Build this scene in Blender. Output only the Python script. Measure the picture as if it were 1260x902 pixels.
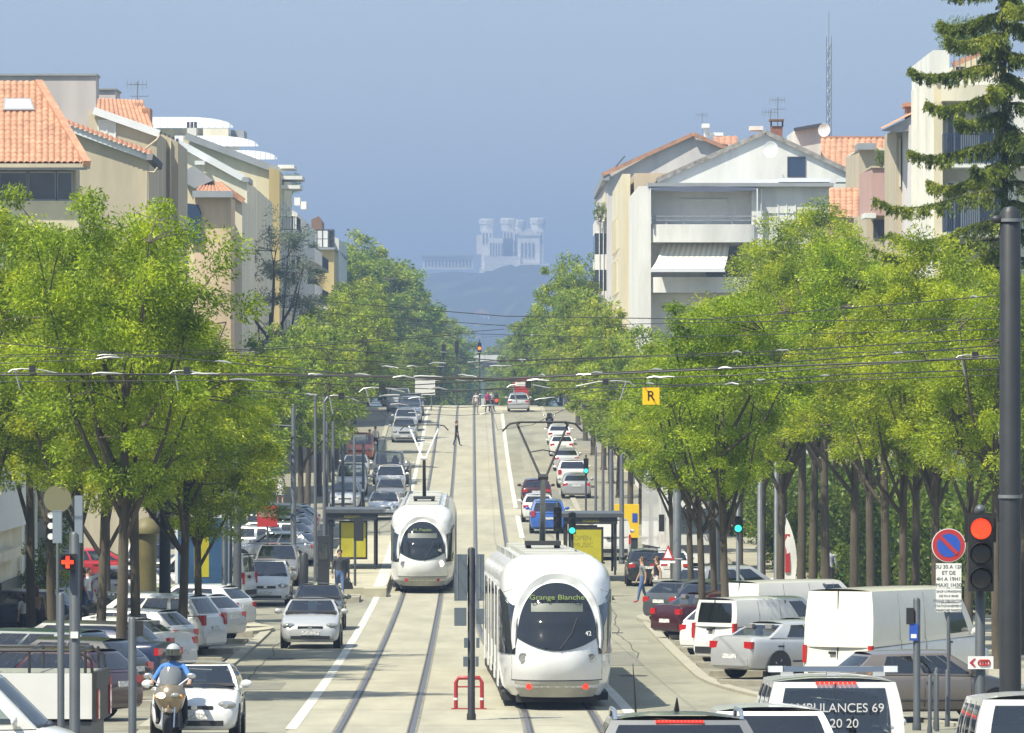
import bpy, bmesh, math, random
import numpy as np
from mathutils import Vector, Matrix
random.seed(7); np.random.seed(7)
R = math.radians
scene = bpy.context.scene
for o in list(bpy.data.objects): bpy.data.objects.remove(o)

# ------------------------------------------------------------------ camera
F, CX, HY, CZ = 7800.0, 630.0, 470.0, 8.0      # focal length in photo pixels, centre column, horizon row, camera height
cam_d = bpy.data.cameras.new('camera'); cam = bpy.data.objects.new('camera', cam_d)
scene.collection.objects.link(cam); scene.camera = cam
cam_d.sensor_width = 36.0; cam_d.lens = 36.0 * F / 1260.0
cam_d.clip_start = 1.0; cam_d.clip_end = 30000.0
cam.location = (0, 0, CZ)
cam.rotation_euler = (R(90) + math.atan((HY - 451.0) / F), 0, 0)

# ------------------------------------------------------------------ sky and sun
SUN = Vector((-0.47, -0.42, 1.0)).normalized()      # direction towards the sun
sun_el = math.asin(SUN.z); sun_az = math.atan2(SUN.x, SUN.y)
world = bpy.data.worlds.new('World'); scene.world = world; world.use_nodes = True
nt = world.node_tree; nt.nodes.clear()
wo = nt.nodes.new('ShaderNodeOutputWorld'); bg = nt.nodes.new('ShaderNodeBackground')
sky = nt.nodes.new('ShaderNodeTexSky'); sky.sky_type = 'NISHITA'; sky.sun_disc = False
sky.sun_elevation = sun_el; sky.sun_rotation = sun_az
sky.air_density = 1.2; sky.dust_density = 1.0; sky.ozone_density = 1.5
mixn = nt.nodes.new('ShaderNodeMix'); mixn.data_type = 'RGBA'; mixn.inputs['Factor'].default_value = 0.72
storm = nt.nodes.new('ShaderNodeValToRGB')           # soft blue-grey storm cloud layer
noi = nt.nodes.new('ShaderNodeTexNoise'); noi.inputs['Scale'].default_value = 6.0; noi.inputs['Detail'].default_value = 3.0
storm.color_ramp.elements[0].color = (2.9, 3.7, 4.9, 1); storm.color_ramp.elements[0].position = 0.3
storm.color_ramp.elements[1].color = (3.3, 4.1, 5.3, 1); storm.color_ramp.elements[1].position = 0.75
tc = nt.nodes.new('ShaderNodeTexCoord')
nt.links.new(tc.outputs['Generated'], noi.inputs['Vector'])
nt.links.new(noi.outputs['Fac'], storm.inputs['Fac'])
nt.links.new(sky.outputs['Color'], mixn.inputs['A']); nt.links.new(storm.outputs['Color'], mixn.inputs['B'])
nt.links.new(mixn.outputs['Result'], bg.inputs['Color']); bg.inputs['Strength'].default_value = 0.09
nt.links.new(bg.outputs['Background'], wo.inputs['Surface'])
sl = bpy.data.lights.new('sun', 'SUN'); sl.energy = 4.4; sl.angle = R(0.5); sl.color = (1.0, 0.94, 0.78)
so = bpy.data.objects.new('sun', sl); scene.collection.objects.link(so)
so.rotation_euler = SUN.to_track_quat('Z', 'Y').to_euler(); so.location = (0, 0, 300)
vs = scene.view_settings
scene.display_settings.display_device = 'sRGB'
vs.view_transform = 'Standard'; vs.look = 'None'; vs.exposure = 0.92; vs.gamma = 1.0; vs.use_curve_mapping = False
cy = scene.cycles
cy.max_bounces = 6; cy.diffuse_bounces = 3; cy.glossy_bounces = 2; cy.transmission_bounces = 4; cy.transparent_max_bounces = 6; cy.volume_bounces = 0
cy.use_denoising = True
cy.caustics_reflective = False; cy.caustics_refractive = False

# ------------------------------------------------------------------ street geometry
HP = [(-200, 1.6), (0, 1.8), (40, 3.8), (65, 5.0), (82, 5.75), (100, 6.3), (124, 6.8), (163, 7.4), (200, 7.8), (238, 8.0), (265, 7.85), (292, 7.5),
      (350, 6.7), (402, 5.6), (450, 4.2), (504, 2.35), (535, 2.0), (570, 2.3), (620, 3.6), (700, 6.0), (900, 9.0), (1500, 12.0), (3800, 12.0)]
def hcam(d):
    if d <= HP[0][0]: return HP[0][1]
    for i in range(len(HP) - 1):
        d0, h0 = HP[i]; d1, h1 = HP[i + 1]
        if d <= d1:
            def sl_(k):
                if k <= 0 or k >= len(HP) - 1: return 0.0
                return (HP[k+1][1] - HP[k-1][1]) / (HP[k+1][0] - HP[k-1][0])
            t = (d - d0) / (d1 - d0); L = d1 - d0
            m0, m1 = sl_(i) * L, sl_(i + 1) * L
            return (2*t**3-3*t*t+1)*h0 + (t**3-2*t*t+t)*m0 + (-2*t**3+3*t*t)*h1 + (t**3-t*t)*m1
    return HP[-1][1]
def gz(d): return CZ - hcam(d)
def SX(u, d): return -1.88 - 0.0063 * d + u            # street offset u (metres right of the left track) at distance d
def UX(x, d): return x + 1.88 + 0.0063 * d
def P(x, y, d): return Vector(((x - CX) / F * d, d, CZ + (HY - y) / F * d))   # photo pixel at a known distance
def px(x, d): return (x - CX) / F * d
def pz(y, d): return CZ + (HY - y) / F * d
def GD(y):                                             # distance at which the street surface meets photo row y
    lo, hi = 60.0, 530.0
    for _ in range(50):
        m = (lo + hi) / 2
        if HY + hcam(m) * F / m > y: lo = m
        else: hi = m
    return lo
def G(x, y): d = GD(y); return Vector((px(x, d), d, gz(d)))
def S(u, d, z=0.0): return Vector((SX(u, d), d, gz(d) + z))
STREET = math.atan(0.0063)                             # heading of the street (turned left), rotation about z

# ------------------------------------------------------------------ mesh helpers
col = scene.collection
class MB:
    def __init__(self): self.v = []; self.f = []; self.m = []
    def add(self, vs_, fs, mi=0):
        b = len(self.v); self.v.extend([tuple(p) for p in vs_]); self.f.extend([tuple(i + b for i in f) for f in fs]); self.m.extend([mi] * len(fs)); return self
    def box(self, x0, x1, y0, y1, z0, z1, mi=0):
        return self.add([(x0,y0,z0),(x1,y0,z0),(x1,y1,z0),(x0,y1,z0),(x0,y0,z1),(x1,y0,z1),(x1,y1,z1),(x0,y1,z1)],
                        [(0,3,2,1),(4,5,6,7),(0,1,5,4),(1,2,6,5),(2,3,7,6),(3,0,4,7)], mi)
    def poly(self, pts, mi=0): return self.add(pts, [tuple(range(len(pts)))], mi)
    def grid(self, rows, closed_c=False, closed_r=False, mi=0):
        n = len(rows[0]); vs_ = [p for r in rows for p in r]; fs = []
        nr = len(rows)
        for i in range(nr if closed_r else nr - 1):
            for j in range(n if closed_c else n - 1):
                a = i*n + j; b = i*n + (j+1) % n; c = ((i+1) % nr)*n + (j+1) % n; d = ((i+1) % nr)*n + j
                fs.append((a, b, c, d))
        return self.add(vs_, fs, mi)
    def tube(self, pts, r, n=8, cap=True, mi=0):
        pts = [Vector(p) for p in pts]; rs = r if isinstance(r, (list, tuple)) else [r] * len(pts)
        rows = []; up = Vector((0, 0, 1)); px_ = None
        for i, p in enumerate(pts):
            t = (pts[min(i+1, len(pts)-1)] - pts[max(i-1, 0)])
            if t.length < 1e-9: t = Vector((0, 0, 1))
            t.normalize()
            if px_ is None:
                a = up if abs(t.z) < 0.9 else Vector((1, 0, 0))
                x = t.cross(a).normalized()
            else:
                x = (px_ - t * px_.dot(t)).normalized()
            px_ = x; y = t.cross(x)
            rows.append([p + (x * math.cos(2*math.pi*k/n) + y * math.sin(2*math.pi*k/n)) * rs[i] for k in range(n)])
        b = len(self.v); self.grid(rows, closed_c=True, mi=mi)
        if cap:
            self.f.append(tuple(b + k for k in range(n))[::-1]); self.m.append(mi)
            e = b + (len(pts)-1)*n; self.f.append(tuple(e + k for k in range(n))); self.m.append(mi)
        return self
    def lathe(self, prof, c=(0,0,0), axis='z', n=16, mi=0):
        rows = []
        for (r, h) in prof:
            row = []
            for k in range(n):
                a = 2*math.pi*k/n; q = (r*math.cos(a), r*math.sin(a), h)
                if axis == 'x': q = (q[2], q[0], q[1])
                elif axis == 'y': q = (q[1], q[2], q[0])
                row.append((q[0]+c[0], q[1]+c[1], q[2]+c[2]))
            rows.append(row)
        b = len(self.v); self.grid(rows, closed_c=True, mi=mi)
        if prof[0][0] > 1e-4: self.f.append(tuple(b + k for k in range(n))[::-1]); self.m.append(mi)
        if prof[-1][0] > 1e-4:
            e = b + (len(prof)-1)*n; self.f.append(tuple(e + k for k in range(n))); self.m.append(mi)
        return self
    def prism(self, pts2, a0, a1, axis='y', mi=0):      # extrude a polygon (given in the other two axes) from a0 to a1
        n = len(pts2)
        def mk(p, a):
            return (p[0], a, p[1]) if axis == 'y' else ((a, p[0], p[1]) if axis == 'x' else (p[0], p[1], a))
        vs_ = [mk(p, a0) for p in pts2] + [mk(p, a1) for p in pts2]
        fs = [tuple(range(n)), tuple(range(2*n-1, n-1, -1))] + [(i, i+n, (i+1) % n + n, (i+1) % n) for i in range(n)]
        return self.add(vs_, fs, mi)
    def ball(self, c, r, n=10, mi=0, sz=(1,1,1)):
        prof = [(max(1e-5, r*math.sin(math.pi*i/n)), -r*math.cos(math.pi*i/n)) for i in range(n+1)]
        b = len(self.v); self.lathe([(p[0], p[1]) for p in prof], (0,0,0), 'z', n*2, mi)
        for k in range(b, len(self.v)):
            q = self.v[k]; self.v[k] = (q[0]*sz[0]+c[0], q[1]*sz[1]+c[1], q[2]*sz[2]+c[2])
        return self
    def bar(self, p, q, w, h=None, mi=0):               # rectangular bar between two points
        h = h or w; p = Vector(p); q = Vector(q); t = (q-p).normalized()
        a = Vector((0,0,1)) if abs(t.z) < 0.95 else Vector((0,1,0))
        x = t.cross(a).normalized(); y = x.cross(t)
        rows = [[e + x*sx*w/2 + y*sy*h/2 for sx, sy in ((-1,-1),(1,-1),(1,1),(-1,1))] for e in (p, q)]
        return self.add(rows[0]+rows[1], [(3,2,1,0),(4,5,6,7),(0,1,5,4),(1,2,6,5),(2,3,7,6),(3,0,4,7)], mi)
    def xf(self, M, start=0):
        for k in range(start, len(self.v)): self.v[k] = tuple(M @ Vector(self.v[k]))
        return self
    def mesh(self, name, mats, smooth=35):
        me = bpy.data.meshes.new(name); me.from_pydata(self.v, [], self.f)
        mats = mats if isinstance(mats, (list, tuple)) else [mats]
        for m in mats: me.materials.append(m)
        if len(mats) > 1: me.polygons.foreach_set('material_index', self.m)
        bm = bmesh.new(); bm.from_mesh(me); bmesh.ops.recalc_face_normals(bm, faces=bm.faces); bm.to_mesh(me); bm.free()
        if smooth:
            me.shade_smooth(); me.set_sharp_from_angle(angle=R(smooth))
        me.update(); return me
    def build(self, name, mats, parent=None, smooth=35, loc=None, rz=0.0):
        o = bpy.data.objects.new(name, self.mesh(name, mats, smooth)); col.objects.link(o)
        if parent is not None: o.parent = parent
        if loc is not None: o.location = loc
        if rz: o.rotation_euler = (0, 0, rz)
        return o
def np_mesh(name, verts, quads, mats, mi=None):
    me = bpy.data.meshes.new(name); nv, nq = len(verts), len(quads); k = quads.shape[1]
    me.vertices.add(nv); me.vertices.foreach_set('co', verts.astype(np.float32).ravel())
    me.loops.add(nq*k); me.loops.foreach_set('vertex_index', quads.astype(np.int32).ravel())
    me.polygons.add(nq); me.polygons.foreach_set('loop_start', np.arange(0, nq*k, k, dtype=np.int32))
    try: me.polygons.foreach_set('loop_total', np.full(nq, k, dtype=np.int32))
    except Exception: pass
    for m in (mats if isinstance(mats, (list, tuple)) else [mats]): me.materials.append(m)
    if mi is not None: me.polygons.foreach_set('material_index', mi.astype(np.int32))
    me.update(calc_edges=True); me.validate(); return me
def ob(name, me, parent=None, loc=None, rz=0.0, scale=None):
    o = bpy.data.objects.new(name, me); col.objects.link(o)
    if parent is not None: o.parent = parent
    if loc is not None: o.location = loc
    if rz: o.rotation_euler = (0, 0, rz)
    if scale is not None: o.scale = scale if hasattr(scale, '__len__') else (scale,)*3
    return o
def tag(o, label, cat, group=None):
    o['label'] = label; o['category'] = cat
    if group: o['group'] = group
    return o
def thing(name, label, cat, loc=(0,0,0), rz=0.0, group=None):
    o = bpy.data.objects.new(name, None); col.objects.link(o); o.location = loc; o.rotation_euler = (0, 0, rz)
    o.empty_display_size = 0.3
    return tag(o, label, cat, group)
def struct(o): o['kind'] = 'structure'; return o
def copy_tree(o, parent=None, **kw):
    c = o.copy(); col.objects.link(c); c.parent = parent
    for ch in list(o.children): copy_tree(ch, c)
    if 'loc' in kw: c.location = kw['loc']
    if 'rz' in kw: c.rotation_euler = (0, 0, kw['rz'])
    if 'label' in kw: c['label'] = kw['label']
    if 'scale' in kw: c.scale = (kw['scale'],)*3 if not hasattr(kw['scale'], '__len__') else kw['scale']
    return c

# ------------------------------------------------------------------ materials
MATS = {}
def mat(name, c, rough=0.7, metal=0.0, var=0.0, vscale=3.0, bump=0.0, bscale=20.0, emit=None, es=0.0, coat=0.0, spec=0.5, c2=None, coord='pos', stretch=None, detail=5.0):
    if name in MATS: return MATS[name]
    m = bpy.data.materials.new(name); m.use_nodes = True; t = m.node_tree; b = t.nodes['Principled BSDF']
    c = tuple(c)[:3]
    b.inputs['Base Color'].default_value = (*c, 1); b.inputs['Roughness'].default_value = rough; b.inputs['Metallic'].default_value = metal
    b.inputs['Specular IOR Level'].default_value = spec
    if coat: b.inputs['Coat Weight'].default_value = coat; b.inputs['Coat Roughness'].default_value = 0.04
    if emit: b.inputs['Emission Color'].default_value = (*emit, 1); b.inputs['Emission Strength'].default_value = es
    if var or bump:
        if coord == 'pos':
            g = t.nodes.new('ShaderNodeNewGeometry'); src = g.outputs['Position']
        else:
            g = t.nodes.new('ShaderNodeTexCoord'); src = g.outputs['Object']
        if stretch:
            mp = t.nodes.new('ShaderNodeMapping'); mp.inputs['Scale'].default_value = stretch; t.links.new(src, mp.inputs['Vector']); src = mp.outputs['Vector']
    if var:
        n = t.nodes.new('ShaderNodeTexNoise'); n.inputs['Scale'].default_value = vscale; n.inputs['Detail'].default_value = detail; n.inputs['Roughness'].default_value = 0.65
        t.links.new(src, n.inputs['Vector'])
        r = t.nodes.new('ShaderNodeValToRGB'); r.color_ramp.elements[0].position = 0.3; r.color_ramp.elements[1].position = 0.72
        d2 = c2 or tuple(x*(1-var) for x in c); l2 = tuple(min(1, x*(1+var*0.5)) for x in c) if not c2 else c
        r.color_ramp.elements[0].color = (*d2, 1); r.color_ramp.elements[1].color = (*l2, 1)
        t.links.new(n.outputs['Fac'], r.inputs['Fac']); t.links.new(r.outputs['Color'], b.inputs['Base Color'])
    if bump:
        n2 = t.nodes.new('ShaderNodeTexNoise'); n2.inputs['Scale'].default_value = bscale; n2.inputs['Detail'].default_value = 4
        t.links.new(src, n2.inputs['Vector'])
        bp = t.nodes.new('ShaderNodeBump'); bp.inputs['Strength'].default_value = bump; bp.inputs['Distance'].default_value = 0.02
        t.links.new(n2.outputs['Fac'], bp.inputs['Height']); t.links.new(bp.outputs['Normal'], b.inputs['Normal'])
    MATS[name] = m; return m
def paint(name, c, rough=0.28, metal=0.0): return mat('paint_' + name, c, rough, metal, coat=0.7, var=0.06, vscale=2.0, coord='obj')
def leafmat(name, ca, cb, cc, trans=0.45):
    m = bpy.data.materials.new(name); m.use_nodes = True; t = m.node_tree; t.nodes.clear()
    out = t.nodes.new('ShaderNodeOutputMaterial'); g = t.nodes.new('ShaderNodeNewGeometry')
    r = t.nodes.new('ShaderNodeValToRGB'); e = r.color_ramp.elements
    e[0].color = (*ca, 1); e[0].position = 0.0; e[1].color = (*cc, 1); e[1].position = 1.0
    k = e.new(0.55); k.color = (*cb, 1)
    t.links.new(g.outputs['Random Per Island'], r.inputs['Fac'])
    oi = t.nodes.new('ShaderNodeObjectInfo'); hs = t.nodes.new('ShaderNodeHueSaturation')
    mr = t.nodes.new('ShaderNodeMapRange'); mr.inputs['To Min'].default_value = 0.485; mr.inputs['To Max'].default_value = 0.51
    t.links.new(oi.outputs['Random'], mr.inputs['Value']); t.links.new(mr.outputs['Result'], hs.inputs['Hue']); t.links.new(r.outputs['Color'], hs.inputs['Color'])
    # contrast of lit and shaded clumps painted in: yellower and paler against deeper green
    tcn = t.nodes.new('ShaderNodeTexCoord'); nz = t.nodes.new('ShaderNodeTexNoise'); nz.inputs['Scale'].default_value = 0.85; nz.inputs['Detail'].default_value = 2.0
    t.links.new(tcn.outputs['Object'], nz.inputs['Vector']); mv = t.nodes.new('ShaderNodeMapRange'); mv.inputs['From Min'].default_value = 0.36; mv.inputs['From Max'].default_value = 0.66; mv.inputs['To Min'].default_value = 0.55; mv.inputs['To Max'].default_value = 1.35
    t.links.new(nz.outputs['Fac'], mv.inputs['Value']); t.links.new(mv.outputs['Result'], hs.inputs['Value'])
    ml = t.nodes.new('ShaderNodeMapRange'); ml.inputs['From Min'].default_value = 0.36; ml.inputs['From Max'].default_value = 0.66; ml.inputs['To Min'].default_value = 0.018; ml.inputs['To Max'].default_value = -0.016
    t.links.new(nz.outputs['Fac'], ml.inputs['Value']); ad = t.nodes.new('ShaderNodeMath'); ad.operation = 'ADD'
    t.links.new(mr.outputs['Result'], ad.inputs[0]); t.links.new(ml.outputs['Result'], ad.inputs[1]); t.links.new(ad.outputs['Value'], hs.inputs['Hue'])
    p = t.nodes.new('ShaderNodeBsdfPrincipled'); p.inputs['Roughness'].default_value = 0.45; p.inputs['Specular IOR Level'].default_value = 0.35
    tr = t.nodes.new('ShaderNodeBsdfTranslucent')
    hs2 = t.nodes.new('ShaderNodeHueSaturation'); hs2.inputs['Hue'].default_value = 0.49; hs2.inputs['Value'].default_value = 1.45
    mx = t.nodes.new('ShaderNodeMixShader'); mx.inputs['Fac'].default_value = trans
    t.links.new(hs.outputs['Color'], p.inputs['Base Color']); t.links.new(hs.outputs['Color'], hs2.inputs['Color']); t.links.new(hs2.outputs['Color'], tr.inputs['Color'])
    t.links.new(p.outputs['BSDF'], mx.inputs[1]); t.links.new(tr.outputs['BSDF'], mx.inputs[2]); t.links.new(mx.outputs['Shader'], out.inputs['Surface'])
    return m
GLASS = mat('dark_glass', (0.045, 0.055, 0.055), 0.06, spec=1.0, var=0.6, vscale=2.5, coord='obj', coat=1.0)
def car_glass():
    m = bpy.data.materials.new('car_glass'); m.use_nodes = True; t = m.node_tree; t.nodes.clear(); o = t.nodes.new('ShaderNodeOutputMaterial')
    tr = t.nodes.new('ShaderNodeBsdfTransparent'); tr.inputs['Color'].default_value = (0.68, 0.73, 0.70, 1); gl = t.nodes.new('ShaderNodeBsdfGlossy'); gl.inputs['Roughness'].default_value = 0.03
    fr = t.nodes.new('ShaderNodeFresnel'); fr.inputs['IOR'].default_value = 2.3; mx = t.nodes.new('ShaderNodeMixShader')
    t.links.new(fr.outputs['Fac'], mx.inputs[0]); t.links.new(tr.outputs['BSDF'], mx.inputs[1]); t.links.new(gl.outputs['BSDF'], mx.inputs[2]); t.links.new(mx.outputs['Shader'], o.inputs['Surface']); return m
CGLASS = car_glass()
PANE = mat('window_pane', (0.05, 0.06, 0.07), 0.08, spec=0.8, var=0.5, vscale=0.6)
RUBBER = mat('tyre_rubber', (0.018, 0.018, 0.018), 0.85)
ALLOY = mat('wheel_alloy', (0.45, 0.45, 0.46), 0.35, 0.7)
BLACKP = mat('black_plastic', (0.025, 0.025, 0.027), 0.55, var=0.3, vscale=4)
CHROME = mat('bright_metal', (0.65, 0.65, 0.66), 0.25, 0.9)
REDLENS = mat('red_lens', (0.45, 0.015, 0.015), 0.15, coat=0.6)
REDLIT = mat('red_lens_lit', (0.6, 0.02, 0.01), 0.2, emit=(1.0, 0.04, 0.02), es=0.75)
CLEARL = mat('headlamp_lens', (0.30, 0.31, 0.30), 0.12, 0.3, coat=0.8)
ORANGE = mat('orange_lens', (0.8, 0.3, 0.03), 0.2)
PLATE = mat('number_plate', (0.72, 0.72, 0.70), 0.4, var=0.55, vscale=26.0, coord='obj', detail=1.0)
GREYM = mat('grey_painted_steel', (0.085, 0.095, 0.105), 0.5, 0.2, var=0.2, vscale=2)
DARKM = mat('charcoal_steel', (0.033, 0.036, 0.04), 0.5, 0.2, var=0.25, vscale=2)
GALV = mat('galvanised_steel', (0.24, 0.255, 0.265), 0.45, 0.5, var=0.2, vscale=3)
WHITEP = mat('white_enamel', (0.78, 0.78, 0.76), 0.4, var=0.08, vscale=2)
# ================================================================== ground, roads, tramway
M_GRASS = mat('distant_ground', (0.07, 0.10, 0.035), 0.95, var=0.5, vscale=0.05)
M_ASPH = mat('asphalt', (0.26, 0.25, 0.19), 0.9, var=0.34, vscale=0.45, bump=0.3, bscale=30, stretch=(1, 0.25, 1))
M_ASPHR = mat('worn_asphalt', (0.265, 0.255, 0.19), 0.9, var=0.34, vscale=0.5, bump=0.3, bscale=30, stretch=(1, 0.2, 1))
M_CONC = mat('tramway_concrete', (0.355, 0.335, 0.255), 0.85, var=0.22, vscale=0.9, bump=0.2, bscale=25, stretch=(1, 0.15, 1))
M_CONC2 = mat('pale_concrete', (0.42, 0.395, 0.29), 0.85, var=0.2, vscale=0.8, bump=0.2, bscale=25)
M_LINE = mat('road_paint', (0.70, 0.69, 0.63), 0.7, var=0.4, vscale=2.2, c2=(0.40, 0.385, 0.32), detail=8.0)
M_RAIL = mat('rail_steel', (0.15, 0.15, 0.155), 0.45, 0.5, var=0.2, vscale=2)
M_GROOVE = mat('rail_groove', (0.05, 0.05, 0.05), 0.8)
M_PAVE = mat('pavement_slab', (0.31, 0.29, 0.22), 0.9, var=0.25, vscale=0.7, bump=0.25, bscale=18)
M_PARK = mat('parking_paving', (0.24, 0.225, 0.17), 0.9, var=0.4, vscale=0.9, bump=0.3, bscale=12)
M_KERB = mat('granite_kerb', (0.36, 0.34, 0.265), 0.85, var=0.25, vscale=4, bump=0.2, bscale=30)
M_EARTH = mat('dry_earth', (0.25, 0.21, 0.15), 0.95, var=0.4, vscale=3, bump=0.4, bscale=25)
M_HILL = mat('wooded_hill', (0.035, 0.055, 0.03), 0.95, var=0.5, vscale=0.02)

def terr(X, d):
    z = gz(min(d, 3800)) - 0.05
    if d > 3800:
        t = min(1, (d - 3800) / 1500.0); t = t*t*(3-2*t)
        top = 95 + 6*math.sin(X*0.006+1) + 4*math.sin(X*0.017)
        z += t * (top - gz(3800) - 0.0)
        if d > 5700: z -= min(60, (d-5700)*0.05)
    return z
ds = [-150, -60, 0] + list(range(20, 640, 10)) + list(range(640, 1000, 40)) + list(range(1000, 3800, 400)) + list(range(3800, 5600, 90)) + [5700, 6000, 6600, 7500]
xs = [-4500, -2200, -1200, -700, -400, -250, -150, -90, -50, -25, -8, 8, 25, 50, 90, 150, 250, 400, 700, 1200, 2200, 4500]
xs = sorted(set(xs + list(range(-700, 701, 70))))
g = MB(); g.grid([[(x, d, terr(x, d)) for x in xs] for d in ds]); struct(g.build('ground', M_GRASS, smooth=60))
hd = [d for d in ds if d >= 3800]
g = MB(); g.grid([[(x, d, terr(x, d) - 2 + (random.uniform(0, 8) if d > 3900 else 0)) for x in xs] for d in hd]); struct(g.build('wooded_hill', M_HILL, smooth=0))

def drange(d0, d1, st=4.0):
    n = max(1, int(round((d1-d0)/st))); return [d0 + (d1-d0)*i/n for i in range(n+1)]
def strip(name, ul, ur, d0, d1, dz, m, st=4.0, parent=None, kind='structure'):
    f = lambda q, d: q(d) if callable(q) else q
    b = MB(); b.grid([[S(f(ul, d), d, dz), S(f(ur, d), d, dz)] for d in drange(d0, d1, st)])
    o = b.build(name, m, parent, smooth=0)
    if parent is None: o['kind'] = kind
    return o
def solid(name, ul, ur, d0, d1, z0, z1, m, st=4.0, parent=None, ends=True):
    f = lambda q, d: q(d) if callable(q) else q
    b = MB(); rows = []
    for d in drange(d0, d1, st): rows.append([S(f(ul, d), d, z0), S(f(ul, d), d, z1), S(f(ur, d), d, z1), S(f(ur, d), d, z0)])
    b.grid(rows, closed_c=False)
    n = len(rows); b.f.append((0, 1, 2, 3)); b.m.append(0); k = (n-1)*4; b.f.append((k+3, k+2, k+1, k)); b.m.append(0)
    o = b.build(name, m, parent, smooth=0)
    if parent is None: o['kind'] = 'structure'
    return o
def sm(a, b, x): t = max(0, min(1, (x-a)/(b-a))); return t*t*(3-2*t)
def ur_track(d): return 2.75 + 0.95*(1 - sm(128, 215, d))         # centre of the right-hand track
def lane_shift_l(d): return -2.75*(sm(196, 222, d) - sm(296, 318, d))   # left lane swings out round the platform
def lane_shift_r(d): return 3.3*(sm(205, 232, d) - sm(292, 315, d))
KL = lambda d: -4.35 + lane_shift_l(d)                            # left kerb of the oncoming lane
KR = lambda d: 7.4 + lane_shift_r(d) + (max(0, 158-d)/12)**2*0.55        # right kerb of the outgoing lane
strip('road', -30, 40, -100, 150, 0.0, M_ASPHR, 5)
strip('road', lambda d: KL(d), lambda d: -1.5, 100, 620, 0.004, M_ASPH)
strip('road', lambda d: 4.0, lambda d: KR(d), 100, 620, 0.004, M_ASPHR)
strip('tramway', lambda d: -1.7, lambda d: ur_track(d)+1.55, 60, 600, 0.008, M_CONC)
strip('road_marking', -1.78, -1.55, 124, 236, 0.014, M_LINE)
strip('road_marking', -1.78, -1.55, 306, 520, 0.014, M_LINE)
strip('road_marking', lambda d: ur_track(d)+1.38, lambda d: ur_track(d)+1.62, 124, 236, 0.014, M_LINE)
strip('road_marking', lambda d: ur_track(d)+1.38, lambda d: ur_track(d)+1.62, 300, 331, 0.014, M_LINE)
strip('road_marking', lambda d: ur_track(d)+1.38, lambda d: ur_track(d)+1.62, 343, 500, 0.014, M_LINE)
strip('crossing', KL, KR, 332, 341, 0.011, M_CONC2)
strip('crossing', -4.3, 7.4, 507, 520, 0.011, M_CONC2)
for (u0, u1, da, db, m_) in ((-4.0, -2.6, 148, 153, 'a'), (-3.2, -1.9, 176, 190, 'b'), (4.9, 6.4, 166, 178, 'a'), (5.4, 7.1, 186, 189, 'b'), (4.9, 6.9, 350, 372, 'a'), (-4.1, -2.7, 352, 362, 'b'), (5.2, 6.0, 400, 440, 'b')):
    strip('road_patch', u0, u1, da, db, 0.0095, mat('patch_'+m_, (0.19, 0.185, 0.15) if m_ == 'a' else (0.275, 0.265, 0.205), 0.9, var=0.25, vscale=1.2))
# cracks and drain covers
ck = MB(); rng_ = random.Random(4)
for (u_, da, db) in ((5.1, 150, 205), (6.3, 172, 230), (-3.4, 130, 190), (-2.4, 300, 360), (5.8, 300, 380)):
    pts_ = []; q_ = u_; d_ = da
    while d_ < db: q_ += rng_.uniform(-0.12, 0.12); pts_.append((q_, d_)); d_ += 2.5
    ck.grid([[S(a_-0.015, b_, 0.0125), S(a_+0.015, b_, 0.0125)] for a_, b_ in pts_])
ck = ck.build('road_crack', mat('crack_tar', (0.07, 0.068, 0.06), 0.9), smooth=0); struct(ck)
for (u_, d_) in ((-2.9, 141), (5.9, 158), (-3.3, 172), (6.2, 196)):
    struct(MB().lathe([(0.36, 0), (0.36, 0.004)], n=20).build('manhole_cover', mat('cast_iron', (0.06, 0.058, 0.055), 0.7, 0.3), loc=S(u_, d_, 0.012)))
# slab joints of the tramway: shallow grooves every few metres
jb = MB()
for d in drange(126, 520, 9.0):
    jb.grid([[S(-1.65, d, 0.0105), S(ur_track(d)+1.3, d, 0.0105)], [S(-1.65, d+0.05, 0.0105), S(ur_track(d)+1.3, d+0.05, 0.0105)]])
struct(jb.build('slab_joint', mat('joint_filler', (0.20, 0.18, 0.14), 0.9), smooth=0))
for name, uc in (('left', lambda d: 0.0), ('right', ur_track)):
    for s in (-1, 1):
        strip('rail_bed', lambda d: uc(d)+s*0.7175-0.11, lambda d: uc(d)+s*0.7175+0.11, 90, 600, 0.012, mat('rail_bed_mortar', (0.20, 0.19, 0.155), 0.9, var=0.35, vscale=1.5))
        strip('rail', lambda d: uc(d)+s*0.7175-0.045, lambda d: uc(d)+s*0.7175+0.045, 90, 600, 0.018, M_RAIL)
        strip('rail_groove', lambda d: uc(d)+s*(0.7175-0.065)-0.02, lambda d: uc(d)+s*(0.7175-0.065)+0.02, 90, 600, 0.0165, M_GROOVE)
# parking aprons and pavements
strip('parking_apron', lambda d: -10.6, lambda d: KL(d)-0.3, 100, 520, 0.02, M_PARK)
strip('parking_apron', lambda d: KR(d)+0.3, lambda d: max(13.0, KR(d)+1.5), 124, 520, 0.02, M_PARK)
solid('kerb', lambda d: KL(d)-0.3, lambda d: KL(d), 124, 520, -0.05, 0.07, M_KERB)
solid('kerb', lambda d: KR(d), lambda d: KR(d)+0.3, 124, 520, -0.05, 0.07, M_KERB)
solid('pavement', -13.6, -10.6, 100, 700, -0.05, 0.12, M_PAVE, 5)
solid('pavement', lambda d: max(13.0, KR(d)+1.5) , lambda d: 36.0 if d < 360 else 13.7, 124, 560, -0.05, 0.12, M_PAVE, 5)
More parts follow.
